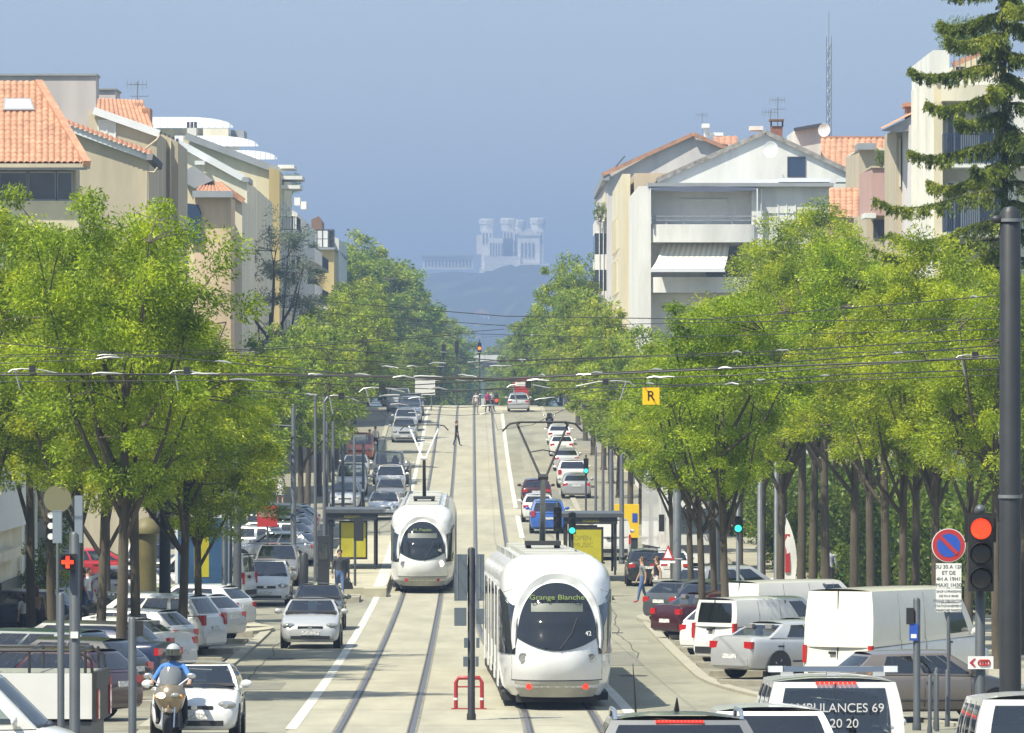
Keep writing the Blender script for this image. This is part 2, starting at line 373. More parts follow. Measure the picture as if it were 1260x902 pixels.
# bulb-outs that close the parking rows
def bulb(name, c, rx, ry, z=0.12, m=M_PAVE, pts=20):
    b = MB(); ring = [(c[0]+rx*math.cos(2*math.pi*k/pts), c[1]+ry*math.sin(2*math.pi*k/pts)) for k in range(pts)]
    b.add([(x, y, gz(y)-0.05) for x, y in ring] + [(x, y, gz(y)+z) for x, y in ring], [(k, (k+1) % pts, (k+1) % pts+pts, k+pts) for k in range(pts)] + [tuple(range(pts, 2*pts))])
    return struct(b.build(name, m, smooth=0))
bulb('kerb_island', (SX(-6.2, 198), 198), 1.9, 5, m=M_CONC2); bulb('kerb_island', (SX(8.9, 209), 209), 1.6, 6, m=M_KERB)
# raised dividers across the parking rows
for k, d in enumerate([136, 143, 151, 160, 168, 176, 185, 192]):
    o = MB().box(-6.9, -4.75, d-0.17, d+0.17, gz(d)-0.05, gz(d)+0.17).xf(Matrix.Translation((SX(0, d), 0, 0))).build('parking_divider', M_KERB, smooth=0); struct(o)
    if k % 2 == 0:
        o = MB().box(-6.9, -4.75, d+0.17, d+2.6, gz(d)-0.05, gz(d)+0.06).xf(Matrix.Translation((SX(0, d), 0, 0))).build('tree_pit', M_EARTH, smooth=0); struct(o)
for k, d in enumerate([150, 157, 164, 170, 177, 183, 189, 196]):
    o = MB().box(7.75, 10.6, d-0.15, d+0.15, gz(d)-0.05, gz(d)+0.17).xf(Matrix.Translation((SX(0, d), 0, 0))).build('parking_divider', M_KERB, smooth=0); struct(o)
    if k % 2 == 0:
        o = MB().box(7.75, 10.6, d+0.15, d+2.4, gz(d)-0.05, gz(d)+0.06).xf(Matrix.Translation((SX(0, d), 0, 0))).build('tree_pit', M_EARTH, smooth=0); struct(o)
# tram platforms
solid('platform', -4.1, lambda d: -1.35, 238, 296, -0.05, 0.28, M_CONC2)
solid('platform', lambda d: ur_track(d)+1.35, lambda d: 7.0, 232, 290, -0.05, 0.28, M_CONC2)
strip('road_marking', -1.85, -1.4, 239, 296, 0.285, M_LINE)
struct(MB().box(-0.42, 0.42, -1.2, 1.2, 0, 0.33).build('platform_end_block', M_CONC2, loc=S(-1.72, 236.6)))
struct(MB().box(-0.9, 0.9, -1.6, 1.6, 0, 0.2).build('refuge_kerb', M_KERB, loc=S(-3.1, 231)))
# ================================================================== vehicle builders
CT = {  # L, W, H, hood z, nose z, cowl, roof front, roof rear, tail, tail z, front axle, rear axle, wheel r
 'hatch':   dict(L=3.9, W=1.66, H=1.45, hood=0.93, nose=0.70, cowl=0.98, r0=1.72, r1=3.30, tail=3.74, zt=0.98, a0=0.72, a1=3.20, wr=0.30, wt=0.72),
 'sedan':   dict(L=4.25, W=1.70, H=1.44, hood=0.95, nose=0.70, cowl=1.08, r0=1.86, r1=3.02, tail=3.62, zt=1.02, a0=0.78, a1=3.36, wr=0.31, wt=0.71),
 'estate':  dict(L=4.5, W=1.76, H=1.49, hood=0.96, nose=0.71, cowl=1.10, r0=1.90, r1=3.98, tail=4.36, zt=1.00, a0=0.82, a1=3.52, wr=0.32, wt=0.73),
 'minivan': dict(L=4.2, W=1.74, H=1.64, hood=1.04, nose=0.76, cowl=0.86, r0=1.72, r1=3.72, tail=4.10, zt=1.02, a0=0.80, a1=3.40, wr=0.31, wt=0.74),
 'suv':     dict(L=4.4, W=1.80, H=1.70, hood=1.08, nose=0.84, cowl=1.10, r0=1.84, r1=3.86, tail=4.22, zt=1.10, a0=0.82, a1=3.46, wr=0.35, wt=0.74),
 'crossover': dict(L=4.5, W=1.80, H=1.63, hood=1.02, nose=0.76, cowl=1.10, r0=1.90, r1=3.98, tail=4.36, zt=1.06, a0=0.82, a1=3.52, wr=0.33, wt=0.76),
 'smallvan':dict(L=4.15, W=1.74, H=1.82, hood=1.08, nose=0.80, cowl=0.92, r0=1.62, r1=4.00, tail=4.09, zt=1.05, a0=0.80, a1=3.42, wr=0.31, wt=0.83),
 'medvan':  dict(L=4.8, W=1.90, H=1.96, hood=1.18, nose=0.88, cowl=0.88, r0=1.62, r1=4.58, tail=4.72, zt=1.10, a0=0.85, a1=3.90, wr=0.33, wt=0.83),
 'bigvan':  dict(L=5.5, W=2.00, H=2.45, hood=1.30, nose=0.95, cowl=0.78, r0=1.55, r1=5.36, tail=5.45, zt=1.10, a0=0.85, a1=4.40, wr=0.35, wt=0.87),
}
_carcache = {}
def car_parts(kind, rear_glass=True, side_glass=True):
    key = (kind, rear_glass, side_glass)
    if key in _carcache: return _carcache[key]
    c = CT[kind]; L, W, H = c['L'], c['W'], c['H']; hw = W/2; van = 'van' in kind and kind != 'minivan'
    yo = -L/2
    P_ = []   # name, mesh, painted?, parent index (None or index), location
    dummy = bpy.data.materials.get('paint_white') or paint('white', (0.68, 0.68, 0.67))
    # ---- lower body loft
    st = [(0.0, 0.52, 0.24, 0.72), (0.05, 0.61, 0.20, 0.84), (0.15, c['nose'], 0.19, 0.925), (0.42, c['nose'] + (c['hood']-c['nose'])*0.42, 0.20, 0.98),
          (c['cowl']*0.72, c['nose'] + (c['hood']-c['nose'])*0.78, 0.20, 0.995), (c['cowl'], c['hood'], 0.2, 1.0), ((c['cowl']+c['tail'])/2, (c['hood']+c['zt'])/2+0.01, 0.2, 1.0),
          (c['tail']-0.25, c['zt'], 0.2, 0.99)]
    if c['tail'] < L - 0.4: st += [(c['tail'], c['zt']+0.0, 0.21, 0.985), (L-0.22, c['zt']+0.01, 0.22, 0.955), (L-0.09, c['zt']-0.02, 0.24, 0.91), (L-0.02, 0.80, 0.27, 0.87), (L, 0.62, 0.32, 0.83)]
    else: st += [(c['tail'], c['zt'], 0.23, 0.965), (L-0.05, c['zt']-0.10, 0.25, 0.93), (L-0.01, 0.72, 0.27, 0.90), (L, 0.60, 0.32, 0.86)]
    def sect(y, zt, zb, k):
        w = hw*k; h = zt-zb; r = [(0.80, zb), (0.93, zb+0.05), (0.985, zb+0.3*h), (1.0, zb+0.55*h), (0.99, zt-0.14), (0.965, zt-0.06), (0.90, zt-0.012), (0.7, zt+0.012), (0.35, zt+0.03)]
        right = [(w*a, y+yo, z) for a, z in r]
        return [(-x, y_, z) for x, y_, z in right] + [(0, y+yo, zt+0.035)] + right[::-1]
    b = MB(); rows = [sect(*s) for s in st]; b.grid(rows, closed_c=True)
    n = len(rows[0]); b.f.append(tuple(range(n))); b.m.append(0); e = (len(rows)-1)*n; b.f.append(tuple(e+i for i in range(n))[::-1]); b.m.append(0)
    P_.append(('body', b.mesh('body', dummy, 40), True, None, None))
    # ---- cabin shell
    wb, wt = hw*0.945, hw*c['wt']*1.0
    zr = H-0.075
    def Bp(s): return Vector((wb, c['cowl'] + (c['tail']-c['cowl'])*s + yo, c['hood'] + (c['zt']-c['hood'])*s - 0.02))
    def Tp(s): return Vector((wt, c['r0'] + (c['r1']-c['r0'])*s + yo, zr - 0.03*s))
    def side(s, t, off=0.0):
        p = Bp(s).lerp(Tp(s), t); p.x += 0.035*math.sin(math.pi*t) + off; return p
    bulge_f, bulge_r = (0.13, 0.07)
    def endp(s, q, t, off=0.0):   # q -1..1 across, t 0..1 up, s 0 front 1 rear
        p = side(s, t); x = p.x*q; bl = (bulge_f if s == 0 else -bulge_r)*(1-q*q)
        p = Vector((x, p.y - bl, p.z)); p.y += (-off if s == 0 else off); p.z += off*0.5; return p
    rows = []
    for s in [0, 0.08, 0.25, 0.45, 0.65, 0.85, 0.95, 1.0]:
        r = [side(s, t) for t in (0, 0.25, 0.5, 0.75, 0.93, 1.0)]
        tp = Tp(s); bl = (bulge_f if s == 0 else (bulge_f*0.4 if s == 0.08 else (-bulge_r if s == 1.0 else (-bulge_r*0.5 if s == 0.95 else 0))))
        cr = 0.055 + 0.02*math.sin(math.pi*s)
        top = [Vector((tp.x*q, tp.y - bl*(1-q*q), tp.z + cr*(1-abs(q)**2.6))) for q in (0.93, 0.75, 0.4, 0, -0.4, -0.75, -0.93)]
        rows.append(r + top + [Vector((-p.x, p.y, p.z)) for p in r[::-1]])
    segs = [(0.10, 0.46), (0.50, 0.80)] if kind in ('hatch', 'sedan') else [(0.10, 0.38), (0.42, 0.70), (0.745, 0.93)]
    if van: segs = [(0.06, 0.25)] if not side_glass else [(0.06, 0.25), (0.33, 0.6), (0.66, 0.92)]
    b = MB(); b.grid([r[5:-5] for r in rows])                      # roof skin, open at the windows
    cuts = [0.0] + [x for sg in segs for x in sg] + [1.0]
    for sd in (-1, 1):
        def sp(s, t): p = side(s, t); p.x *= sd; return p
        for (t0, t1) in ((0, 0.1), (0.9, 1.0)): b.grid([[sp(k/12, t0), sp(k/12, t1)] for k in range(13)])
        for i in range(0, len(cuts), 2): b.grid([[sp(cuts[i]+(cuts[i+1]-cuts[i])*j/6, 0.1+0.8*k/4) for j in range(7)] for k in range(5)])
    for s, q0, t0, t1, has in ((0, 0.90, 0.07, 0.95, True), (1, 0.86 if not van else 0.8, 0.12 if not van else 0.15, 0.9, rear_glass)):
        if not has: b.grid([[endp(s, q, t) for q in (-1, -0.7, -0.35, 0, 0.35, 0.7, 1)] for t in (0, 0.25, 0.5, 0.75, 1.0)]); continue
        for (a0, a1) in ((-1, -q0), (q0, 1)): b.grid([[endp(s, a0, k/5), endp(s, a1, k/5)] for k in range(6)])
        for (a0, a1) in ((0, t0), (t1, 1.0)): b.grid([[endp(s, q0*q, a0), endp(s, q0*q, a1)] for q in (-1, -0.7, -0.35, 0, 0.35, 0.7, 1)])
    P_.append(('cabin_roof', b.mesh('cabin_roof', dummy, 40), True, None, None))
    def glass(name, s, q0=0.90, t0=0.07, t1=0.95):
        b = MB(); b.grid([[endp(s, q*q0, t0+(t1-t0)*k/4, 0.007) for q in (-1, -0.7, -0.35, 0, 0.35, 0.7, 1)] for k in range(5)])
        P_.append((name, b.mesh(name, CGLASS, 60), False, None, None))
    glass('windscreen', 0)
    if rear_glass: glass('rear_window', 1, 0.86 if not van else 0.8, 0.12 if not van else 0.15, 0.9)
    # wipers
    b = MB()
    for q in (-0.55, 0.15): b.tube([endp(0, q, 0.05, 0.02), endp(0, q+0.45, 0.11, 0.02)], 0.012, 4)
    P_.append(('wiper', b.mesh('wiper', BLACKP, 0), False, None, None))
    b = MB(); b.grid([[endp(0, q, 0.0, 0.012), endp(0, q, 0.065, 0.009)] for q in (-0.92, -0.6, -0.3, 0, 0.3, 0.6, 0.92)]); P_.append(('cowl_panel', b.mesh('cowl_panel', BLACKP, 60), False, None, None))
    if not van:
        for sd in (-1, 1):
            b = MB()
            for yy in (c['cowl']+0.30, c['cowl']+1.28) + ((c['cowl']+2.15,) if kind != 'hatch' else ()):
                b.tube([(sd*hw*0.965, yy+yo, 0.30), (sd*hw*1.0, yy+yo, 0.62), (sd*hw*0.975, yy+yo, c['hood']-0.06)], 0.008, 4)
            b.tube([(sd*hw*0.985, c['a0']+0.45+yo, 0.43), (sd*hw*1.0, c['a1']-0.45+yo, 0.43)], 0.022, 4); P_.append(('door_seam', b.mesh('door_seam', BLACKP, 0), False, None, None))
    b = MB(); b.tube([(hw*0.62*q, yo + 0.005 + 0.10*abs(q)**3, 0.515) for q in (-1.2, -0.8, -0.4, 0, 0.4, 0.8, 1.2)], 0.008, 4); P_.append(('bumper_seam', b.mesh('bumper_seam', BLACKP, 0), False, None, None))
    # interior: dashboard, seats with headrests, seen through the glass
    b = MB(); yc, yt_ = c['cowl']+yo+0.05, c['tail']+yo-0.08; zf = min(c['hood'], c['zt'])+0.04
    b.box(-wb*0.93, wb*0.93, yc, yt_, zf-0.02, zf+0.02); b.box(-wb*0.9, wb*0.9, yc, yc+0.35, zf, zf+0.07)
    P_.append(('dashboard', b.mesh('dashboard', mat('dashboard_plastic', (0.07, 0.07, 0.072), 0.7), 0), False, None, None))
    hs = (H-c['hood'])
    for yy in ((c['cowl']+1.15, c['cowl']+2.0) if not (van and not side_glass) else (c['cowl']+1.0,)):
        for sx in (-0.36, 0.36):
            b = MB(); b.prism([(yy+yo, zf), (yy+yo+0.12, zf+hs*0.45), (yy+yo+0.22, zf+hs*0.45), (yy+yo+0.2, zf)], sx-0.22, sx+0.22, 'x'); b.box(sx-0.12, sx+0.12, yy+yo+0.13, yy+yo+0.23, zf+hs*0.47, zf+hs*0.68)
            P_.append(('seat', b.mesh('seat', mat('seat_cloth', (0.20, 0.20, 0.205), 0.9), 0), False, None, None))
    if van and not side_glass: b = MB(); b.box(-wb*0.92, wb*0.92, c['cowl']+1.35+yo, c['cowl']+1.4+yo, zf-0.2, H-0.12); P_.append(('bulkhead', b.mesh('bulkhead', mat('bulkhead_grey', (0.2, 0.2, 0.2), 0.8), 0), False, None, None))
    for sd in (-1, 1):
        for (s0, s1) in segs:
            b = MB(); rows = []
            for k in range(5):
                t = 0.10 + 0.80*k/4; row = []
                for j in range(5):
                    s = s0 + (s1-s0)*j/4 + (0.05*(t-0.5) if (s0 < 0.15 and not van) else 0)
                    p = side(s, t, 0.007); p.x *= sd; row.append(p)
                rows.append(row)
            b.grid(rows); P_.append(('side_window', b.mesh('side_window', CGLASS, 60), False, None, None))
    # ---- wheels
    tyre = MB().lathe([(c['wr']*0.62, -0.09), (c['wr']*0.9, -0.10), (c['wr'], -0.07), (c['wr'], 0.07), (c['wr']*0.9, 0.10), (c['wr']*0.62, 0.09)], axis='x', n=22).mesh('tyre', RUBBER, 40)
    rb = MB(); rb.lathe([(c['wr']*0.64, -0.075), (c['wr']*0.64, 0.085), (c['wr']*0.55, 0.088), (c['wr']*0.5, 0.06), (c['wr']*0.2, 0.07), (c['wr']*0.1, 0.085)], axis='x', n=20)
    for k in range(5):
        a = 2*math.pi*k/5; rb.bar((0.075, 0.04*math.cos(a), 0.04*math.sin(a)), (0.08, c['wr']*0.58*math.cos(a), c['wr']*0.58*math.sin(a)), 0.07, 0.03)
    rim = rb.mesh('rim', ALLOY, 40)
    arch = MB().lathe([(0.001, -0.02), (c['wr']+0.055, -0.02), (c['wr']+0.055, 0.018), (0.001, 0.018)], axis='x', n=22).mesh('wheel_arch', BLACKP, 30)
    for ay in (c['a0'], c['a1']):
        for sd in (-1, 1):
            P_.append(('wheel', tyre, False, None, (sd*(hw-0.105), ay+yo, c['wr'])))
            P_.append(('rim', rim, False, len(P_)-1, (0, 0, 0, 0 if sd > 0 else math.pi)))
            P_.append(('wheel_arch', arch, False, None, (sd*(hw-0.012), ay+yo, c['wr']+0.03)))
    # ---- lights and trim
    for sd in (-1, 1):
        b = MB(); zl = c['nose']-0.04
        b.ball((sd*hw*0.715, 0.155+yo, zl-0.005), 0.17, 7, sz=(1.12, 0.72, 0.50)); P_.append(('headlight', b.mesh('headlight', CLEARL, 60), False, None, None)); li_ = len(P_)-1
        b = MB(); b.lathe([(0.062, 0.02), (0.055, -0.012), (0.001, -0.02)], (sd*hw*0.70, 0.045+yo, zl), 'y', 12); P_.append(('lamp', b.mesh('lamp', CHROME, 50), False, li_, None))
        b = MB()
        if kind in ('hatch', 'sedan', 'estate'):
            b.box(sd*hw*0.60, sd*hw*0.915, L-0.12+yo, L-0.015+yo, c['zt']-0.27, c['zt']-0.10)
        elif van: b.box(sd*hw*0.86, sd*hw*0.955, L-0.10+yo, L+0.012+yo, 0.72, 1.12)
        else: b.box(sd*hw*0.72, sd*hw*0.93, L-0.2+yo, L-0.005+yo, 0.82, 1.10)
        P_.append(('tail_light', b.mesh('tail_light', REDLENS, 0), False, None, None))
        b = MB(); b.ball((sd*(hw+0.10), c['cowl']+0.28+yo, c['hood']+0.09), 0.10, 6, sz=(1.15, 0.5, 0.8)); b.bar((sd*hw*0.95, c['cowl']+0.3+yo, c['hood']+0.02), (sd*(hw+0.05), c['cowl']+0.28+yo, c['hood']+0.07), 0.05)
        P_.append(('mirror', b.mesh('mirror', dummy, 50), not van, None, None))
        b = MB()
        for yy in ((c['cowl']+0.35, c['cowl']+1.42) if not van else (c['cowl']+0.45,)):
            b.box(sd*(hw*0.99), sd*(hw+0.012), yy+0.72+yo, yy+0.90+yo, c['hood']-0.17, c['hood']-0.13)
        P_.append(('door_handle', b.mesh('door_handle', BLACKP, 0), False, None, None))
    b = MB(); b.box(-hw*0.42, hw*0.42, 0.012+yo, 0.2+yo, c['nose']-0.135, c['nose']-0.055); P_.append(('grille', b.mesh('grille', BLACKP, 0), False, None, None))
    b = MB(); b.box(-hw*0.66, hw*0.66, -0.004+yo, 0.2+yo, 0.27, 0.37); P_.append(('air_intake', b.mesh('air_intake', BLACKP, 0), False, None, None))
    b = MB(); b.box(-hw*0.07, hw*0.07, -0.004+yo, 0.2+yo, c['nose']-0.125, c['nose']-0.045); P_.append(('badge', b.mesh('badge', CHROME, 0), False, None, None))
    pl = MB().box(-0.26, 0.26, -0.012, 0.012, -0.055, 0.055).mesh('number_plate', PLATE, 0)
    P_.append(('number_plate', pl, False, None, (0, -0.012+yo, 0.45)))
    P_.append(('number_plate', pl, False, None, (0, L+0.004+yo, 0.56 if van or kind == 'sedan' else 0.74)))
    b = MB(); b.box(-hw*0.80, hw*0.80, L-0.1+yo, L+0.018+yo, 0.33, 0.50); P_.append(('rear_bumper', b.mesh('rear_bumper', BLACKP if van else dummy, 0), not van, None, None))
    if van:
        b = MB(); b.bar((0, L-0.03+yo, 0.5), (0, c['tail']+0.02+yo, 1.05), 0.02, 0.03); b.bar((0, c['tail']+0.006+yo, 1.05), (0, c['r1']+yo+0.085, zr-0.03), 0.02, 0.02)
        P_.append(('door_seam', b.mesh('door_seam', BLACKP, 0), False, None, None))
        b = MB(); b.box(0.05, 0.22, L-0.05+yo, L+0.035+yo, 0.92, 0.98); P_.append(('door_handle', b.mesh('door_handle', BLACKP, 0), False, None, None))
        def sat(Y, t): return max(0.0, min(1.0, (Y - ((1-t)*c['cowl'] + t*c['r0'])) / ((1-t)*(c['tail']-c['cowl']) + t*(c['r1']-c['r0']))))
        SEAM = mat('panel_seam', (0.22, 0.21, 0.19), 0.7)
        for sd in (-1, 1):
            b = MB()
            for s in (0.27, 0.5, 0.74): b.tube([(sd*(hw*0.999), c['cowl']+(c['tail']-c['cowl'])*s+yo, 0.45), (sd*(hw*1.001), c['cowl']+(c['tail']-c['cowl'])*s+yo, c['hood']-0.1), *[tuple(Vector((sd, 1, 1))*side(sat(c['cowl']+(c['tail']-c['cowl'])*s, t_), t_, 0.004)) for t_ in (0.1, 0.5, 0.95)]], 0.009, 4)
            P_.append(('panel_seam', b.mesh('panel_seam', SEAM, 0), False, None, None))
            b = MB(); b.box(sd*(hw-0.02), sd*(hw+0.014), c['a0']+0.5+yo, c['a1']-0.5+yo, 0.52, 0.62); P_.append(('rub_strip', b.mesh('rub_strip', BLACKP, 0), False, None, None))
    _carcache[key] = P_; return P_
def car(kind, pm, loc, rz, label, group=None, cat='car', name=None, rear_glass=True, side_glass=True, detail=True, lit=False, skip=()):
    nm = name or {'hatch': 'hatchback_car', 'sedan': 'saloon_car', 'estate': 'estate_car', 'minivan': 'minivan', 'suv': 'sport_utility_car', 'crossover': 'estate_car', 'smallvan': 'delivery_van', 'medvan': 'delivery_van', 'bigvan': 'panel_van'}[kind]
    root = thing(nm, label, cat, loc, rz, group)
    # follow the slope of the street
    d = loc[1]; root.rotation_euler = (math.atan((gz(d+2)-gz(d-2))/4.0)*math.cos(rz), -math.atan((gz(d+2)-gz(d-2))/4.0)*math.sin(rz), rz)
    objs = []
    for (n, me, painted, par, lc) in car_parts(kind, rear_glass, side_glass):
        if n in skip or (not detail and n in ('seat', 'lamp', 'cowl_panel', 'bumper_seam', 'wiper', 'door_handle', 'badge', 'rim', 'wheel_arch', 'door_seam')): objs.append(None); continue
        o = ob(n, me, root if par is None else objs[par])
        if lc: 
            o.location = lc[:3]
            if len(lc) > 3: o.rotation_euler = (0, 0, lc[3])
        if painted:
            o.material_slots[0].link = 'OBJECT'; o.material_slots[0].material = pm
        if lit and n == 'headlight': o.material_slots[0].link = 'OBJECT'; o.material_slots[0].material = LAMPLIT
        objs.append(o)
    return root
LAMPLIT = mat('headlamp_lit', (0.8, 0.75, 0.6), 0.2, emit=(1.0, 0.85, 0.55), es=3.0)
WHITE = paint('white', (0.68, 0.68, 0.67)); SILVER = paint('silver', (0.50, 0.51, 0.52), 0.32, 0.35); GREY = paint('grey', (0.20, 0.205, 0.21), 0.3, 0.3); DGREY = paint('dark_grey', (0.075, 0.08, 0.085), 0.3, 0.2)
BLACK = paint('black', (0.018, 0.019, 0.021)); BLUE = paint('blue', (0.03, 0.11, 0.42)); NAVY = paint('navy', (0.02, 0.03, 0.075)); RED = paint('red', (0.42, 0.03, 0.035)); MAROON = paint('maroon', (0.045, 0.006, 0.010)); CREAM = paint('cream', (0.76, 0.74, 0.66)); BEIGE = paint('taupe', (0.17, 0.15, 0.135), 0.35, 0.3); ORANGEP = paint('orange', (0.6, 0.13, 0.03)); LGREY = paint('light_grey', (0.36, 0.37, 0.38), 0.32, 0.3)

# ------------------------------------------------------------------ tram
M_TW = mat('tram_white', (0.70, 0.71, 0.72), 0.3, coat=0.5, var=0.05, vscale=1.5, coord='obj')
M_TRING = mat('tram_frame_white', (0.55, 0.56, 0.56), 0.4, var=0.05, vscale=2, coord='obj')
M_TGL = mat('tram_glass', (0.014, 0.017, 0.021), 0.05, spec=0.7)
M_TSK = mat('tram_lower_grey', (0.42, 0.42, 0.37), 0.6, var=0.2, vscale=2, coord='obj')
M_TDK = mat('tram_dark', (0.03, 0.03, 0.032), 0.7)
M_LED = mat('destination_led', (0.10, 0.15, 0.02), 0.5, emit=(0.35, 0.45, 0.05), es=0.045)
def lerp_tab(tab, z):
    if z <= tab[0][0]: return tab[0][1]
    for (a, va), (b, vb) in zip(tab, tab[1:]):
        if z <= b: t = (z-a)/(b-a); t = t*t*(3-2*t)*0.5 + t*0.5; return va + (vb-va)*t
    return tab[-1][1]
T_YF = [(0.28, 0.42), (0.55, 0.16), (0.95, 0.0), (1.35, 0.06), (1.8, 0.28), (2.3, 0.66), (2.73, 1.05), (3.0, 1.45), (3.16, 2.05), (3.26, 3.0)]
T_W = [(0.28, 0.98), (0.5, 1.12), (0.95, 1.2), (2.35, 1.2), (2.68, 1.195), (2.87, 1.16), (3.03, 1.07), (3.16, 0.92), (3.26, 0.70)]
YB = 3.0
def nose_y(x, z, off=0.0):
    w = lerp_tab(T_W, z); yf = lerp_tab(T_YF, z); q = min(0.9995, abs(x)/w)
    return YB - (YB-yf)*(1-q**2.7)**(1/2.7) - off
def front_pt(x, z, off=0.0):
    return Vector((x, nose_y(x, z, off), z))
def tram(loc, rzs, label, dest, lights, pan_module=2):
    root = thing('tram', label, 'tram', loc, rzs[0], 'trams on the avenue')
    sl = math.atan((gz(loc[1]+16)-gz(loc[1]))/16.0); root.rotation_euler = (sl, 0, rzs[0])
    b = MB(); zs = [0.28, 0.34, 0.42, 0.5, 0.6, 0.75, 0.95, 1.15, 1.35, 1.6, 1.85, 2.1, 2.35, 2.55, 2.65, 2.75, 2.85, 2.93, 3.0, 3.06, 3.12, 3.16, 3.20, 3.23, 3.26]; rows = []
    for z in zs:
        w = lerp_tab(T_W, z); yf = lerp_tab(T_YF, z); row = []
        for k in range(33):
            a = -math.pi/2 + math.pi*k/32; s = math.sin(a); c = abs(math.cos(a)); x = w*math.copysign(abs(s)**(2/2.7), s); y = YB - (YB-yf)*c**(2/2.7)
            row.append((x, y, z))
        rows.append(row)
    b.grid(rows); b.poly(rows[-1]); hull = b.build('cab', M_TW, root, 50)
    # windscreen outline in the front plane
    ZB = 1.33
    def scr(a):     # closed outline by angle (0 = right bottom corner, going over the top to the left, then the V-shaped sill)
        if a <= math.pi: return Vector((0.84*math.cos(a)*abs(math.cos(a))**(-0.12), 0, 1.52 + 1.17*math.sin(a)**0.95)) if math.sin(a) > 1e-6 else Vector((math.copysign(0.84, math.cos(a)), 0, 1.52))
        t = (a-math.pi)/math.pi; x = -0.84 + 1.68*t; return Vector((x, 0, 1.52 - 0.26*(1-(x/0.84)**2)))
    outl = [scr(2*math.pi*k/72) for k in range(72)]; cc = Vector((0, 0, 1.85))
    def patch(outline, cc, off, rings=7):
        bb = MB(); rr = []
        for i in range(rings+1):
            f = i/rings if i else 0.02; rr.append([front_pt((cc + (p-cc)*f).x, (cc + (p-cc)*f).z, off) for p in outline])
        bb.grid(rr, closed_c=True); bb.poly(rr[0]); return bb
    ws = patch(outl, cc, 0.022).build('windscreen', M_TGL, root, 60)
    arch = [scr(math.pi*k/40) for k in range(41)]
    pth = [front_pt(p.x*1.075, (p.z-1.5)*1.10+1.5, 0.012) for p in arch]
    dn = [front_pt(sd*0.90, z, 0.01) for sd, z in ()]
    path = [front_pt(0.90, 1.30, 0.005)] + pth + [front_pt(-0.90, 1.30, 0.005)]
    rr = []
    for i, p in enumerate(path):
        t = (path[min(i+1, len(path)-1)] - path[max(i-1, 0)]).normalized(); out = Vector((p.x, 0, p.z-1.9)).normalized(); nrm = Vector((0, -1, 0.25)).normalized()
        wd = (0.075 + 0.045*max(0, (p.z-1.9))/0.9) if 0 < i < len(path)-1 else 0.05
        rr.append([p - out*wd*0.9, p - out*wd*0.75 + nrm*0.055, p + out*wd*0.5 + nrm*0.06, p + out*wd + nrm*0.01, p + out*wd - nrm*0.05])
    bb = MB(); bb.grid(rr); bb.build('windscreen_frame', M_TRING, root, 40)
    # destination blind, fleet number
    def text(s, size, at, m, nm, par, ex=0.004):
        cu = bpy.data.curves.new(nm, 'FONT'); cu.body = s; cu.size = size; cu.align_x = 'CENTER'; cu.align_y = 'CENTER'; cu.extrude = ex
        to = bpy.data.objects.new(nm, cu); dg = bpy.context.evaluated_depsgraph_get(); col.objects.link(to); dg.update()
        me = bpy.data.meshes.new_from_object(to.evaluated_get(dg)); bpy.data.objects.remove(to); me.materials.clear(); me.materials.append(m)
        o = ob(nm, me, par); return o
    zt_ = 2.38
    t = text(dest, 0.185, None, M_LED, 'destination_display', root); t['kind'] = 'stuff'; t.location = (0, nose_y(0, zt_, 0.085), zt_); t.rotation_euler = (R(52), 0, 0)
    bl = MB().grid([[(x, nose_y(x, z+2.18, 0.03)-nose_y(0, 2.18, 0.045), z) for x in [-0.55+0.11*k for k in range(11)]] for z in (-0.1, -0.05, 0, 0.05, 0.08)]).build('blind_panel', mat('blind_panel_grey', (0.10, 0.115, 0.10), 0.5), root); bl.location = (0, nose_y(0.0, 2.18, 0.045), 2.18)
    t = text('42', 0.14, None, WHITEP, 'fleet_number', root); t['kind'] = 'stuff'; t.location = (0.66, nose_y(0.66, 1.62, 0.05), 1.62); t.rotation_euler = (R(75), 0, R(18))
    # cab side windows: dark wedge behind the frame
    for sd in (-1, 1):
        o2 = []
        pts = [(1.03, 1.28), (1.07, 1.6), (1.04, 2.0), (0.96, 2.35), (0.92, 2.55), (1.06, 2.40), (1.15, 2.22), (1.185, 1.9), (1.185, 1.28)]
        bb = MB(); rows = []
        for k in range(9):
            z = 1.18 + 1.36*k/8
            y0 = 0.60 + 0.45*max(0, (z-1.6))/0.9 + 1.15*max(0, (z-2.2))/0.34; y1 = 2.62
            row = []
            for j in range(7):
                y = y0 + (y1-y0)*j/6; yf = lerp_tab(T_YF, z); w = lerp_tab(T_W, z); q = max(0.0, (YB-y)/(YB-yf)); x = w*(max(0.0, 1-min(1, q)**2.7))**(1/2.7)
                row.append((sd*(x+0.018), y-0.006, z))
            rows.append(row)
        bb.grid(rows); bb.build('cab_side_window', M_TGL, root, 60)
        h = MB(); hp = front_pt(sd*0.72, 1.12, 0.02); h.lathe([(0.105, 0.03), (0.105, -0.01), (0.085, -0.025), (0.07, -0.012), (0.001, -0.012)], axis='y', n=18); o = h.build('headlight', LAMPLIT if (lights and sd == 1) else CLEARL, root, 40); o.location = hp; o.rotation_euler = (0, 0, sd*R(20))
        h = MB(); hp = front_pt(sd*0.60, 0.50, 0.03); h.lathe([(0.062, 0.03), (0.062, -0.03), (0.001, -0.035)], axis='y', n=14); o = h.build('tail_light', REDLIT if not lights else REDLENS, root, 40); o.location = hp
    # wiper, hood joint and skirt joints
    bb = MB(); bb.tube([front_pt(0.05, 1.30, 0.05), front_pt(0.30, 1.62, 0.05), front_pt(0.42, 1.95, 0.05)], 0.014, 5); bb.build('wiper', M_TDK, root, 0)
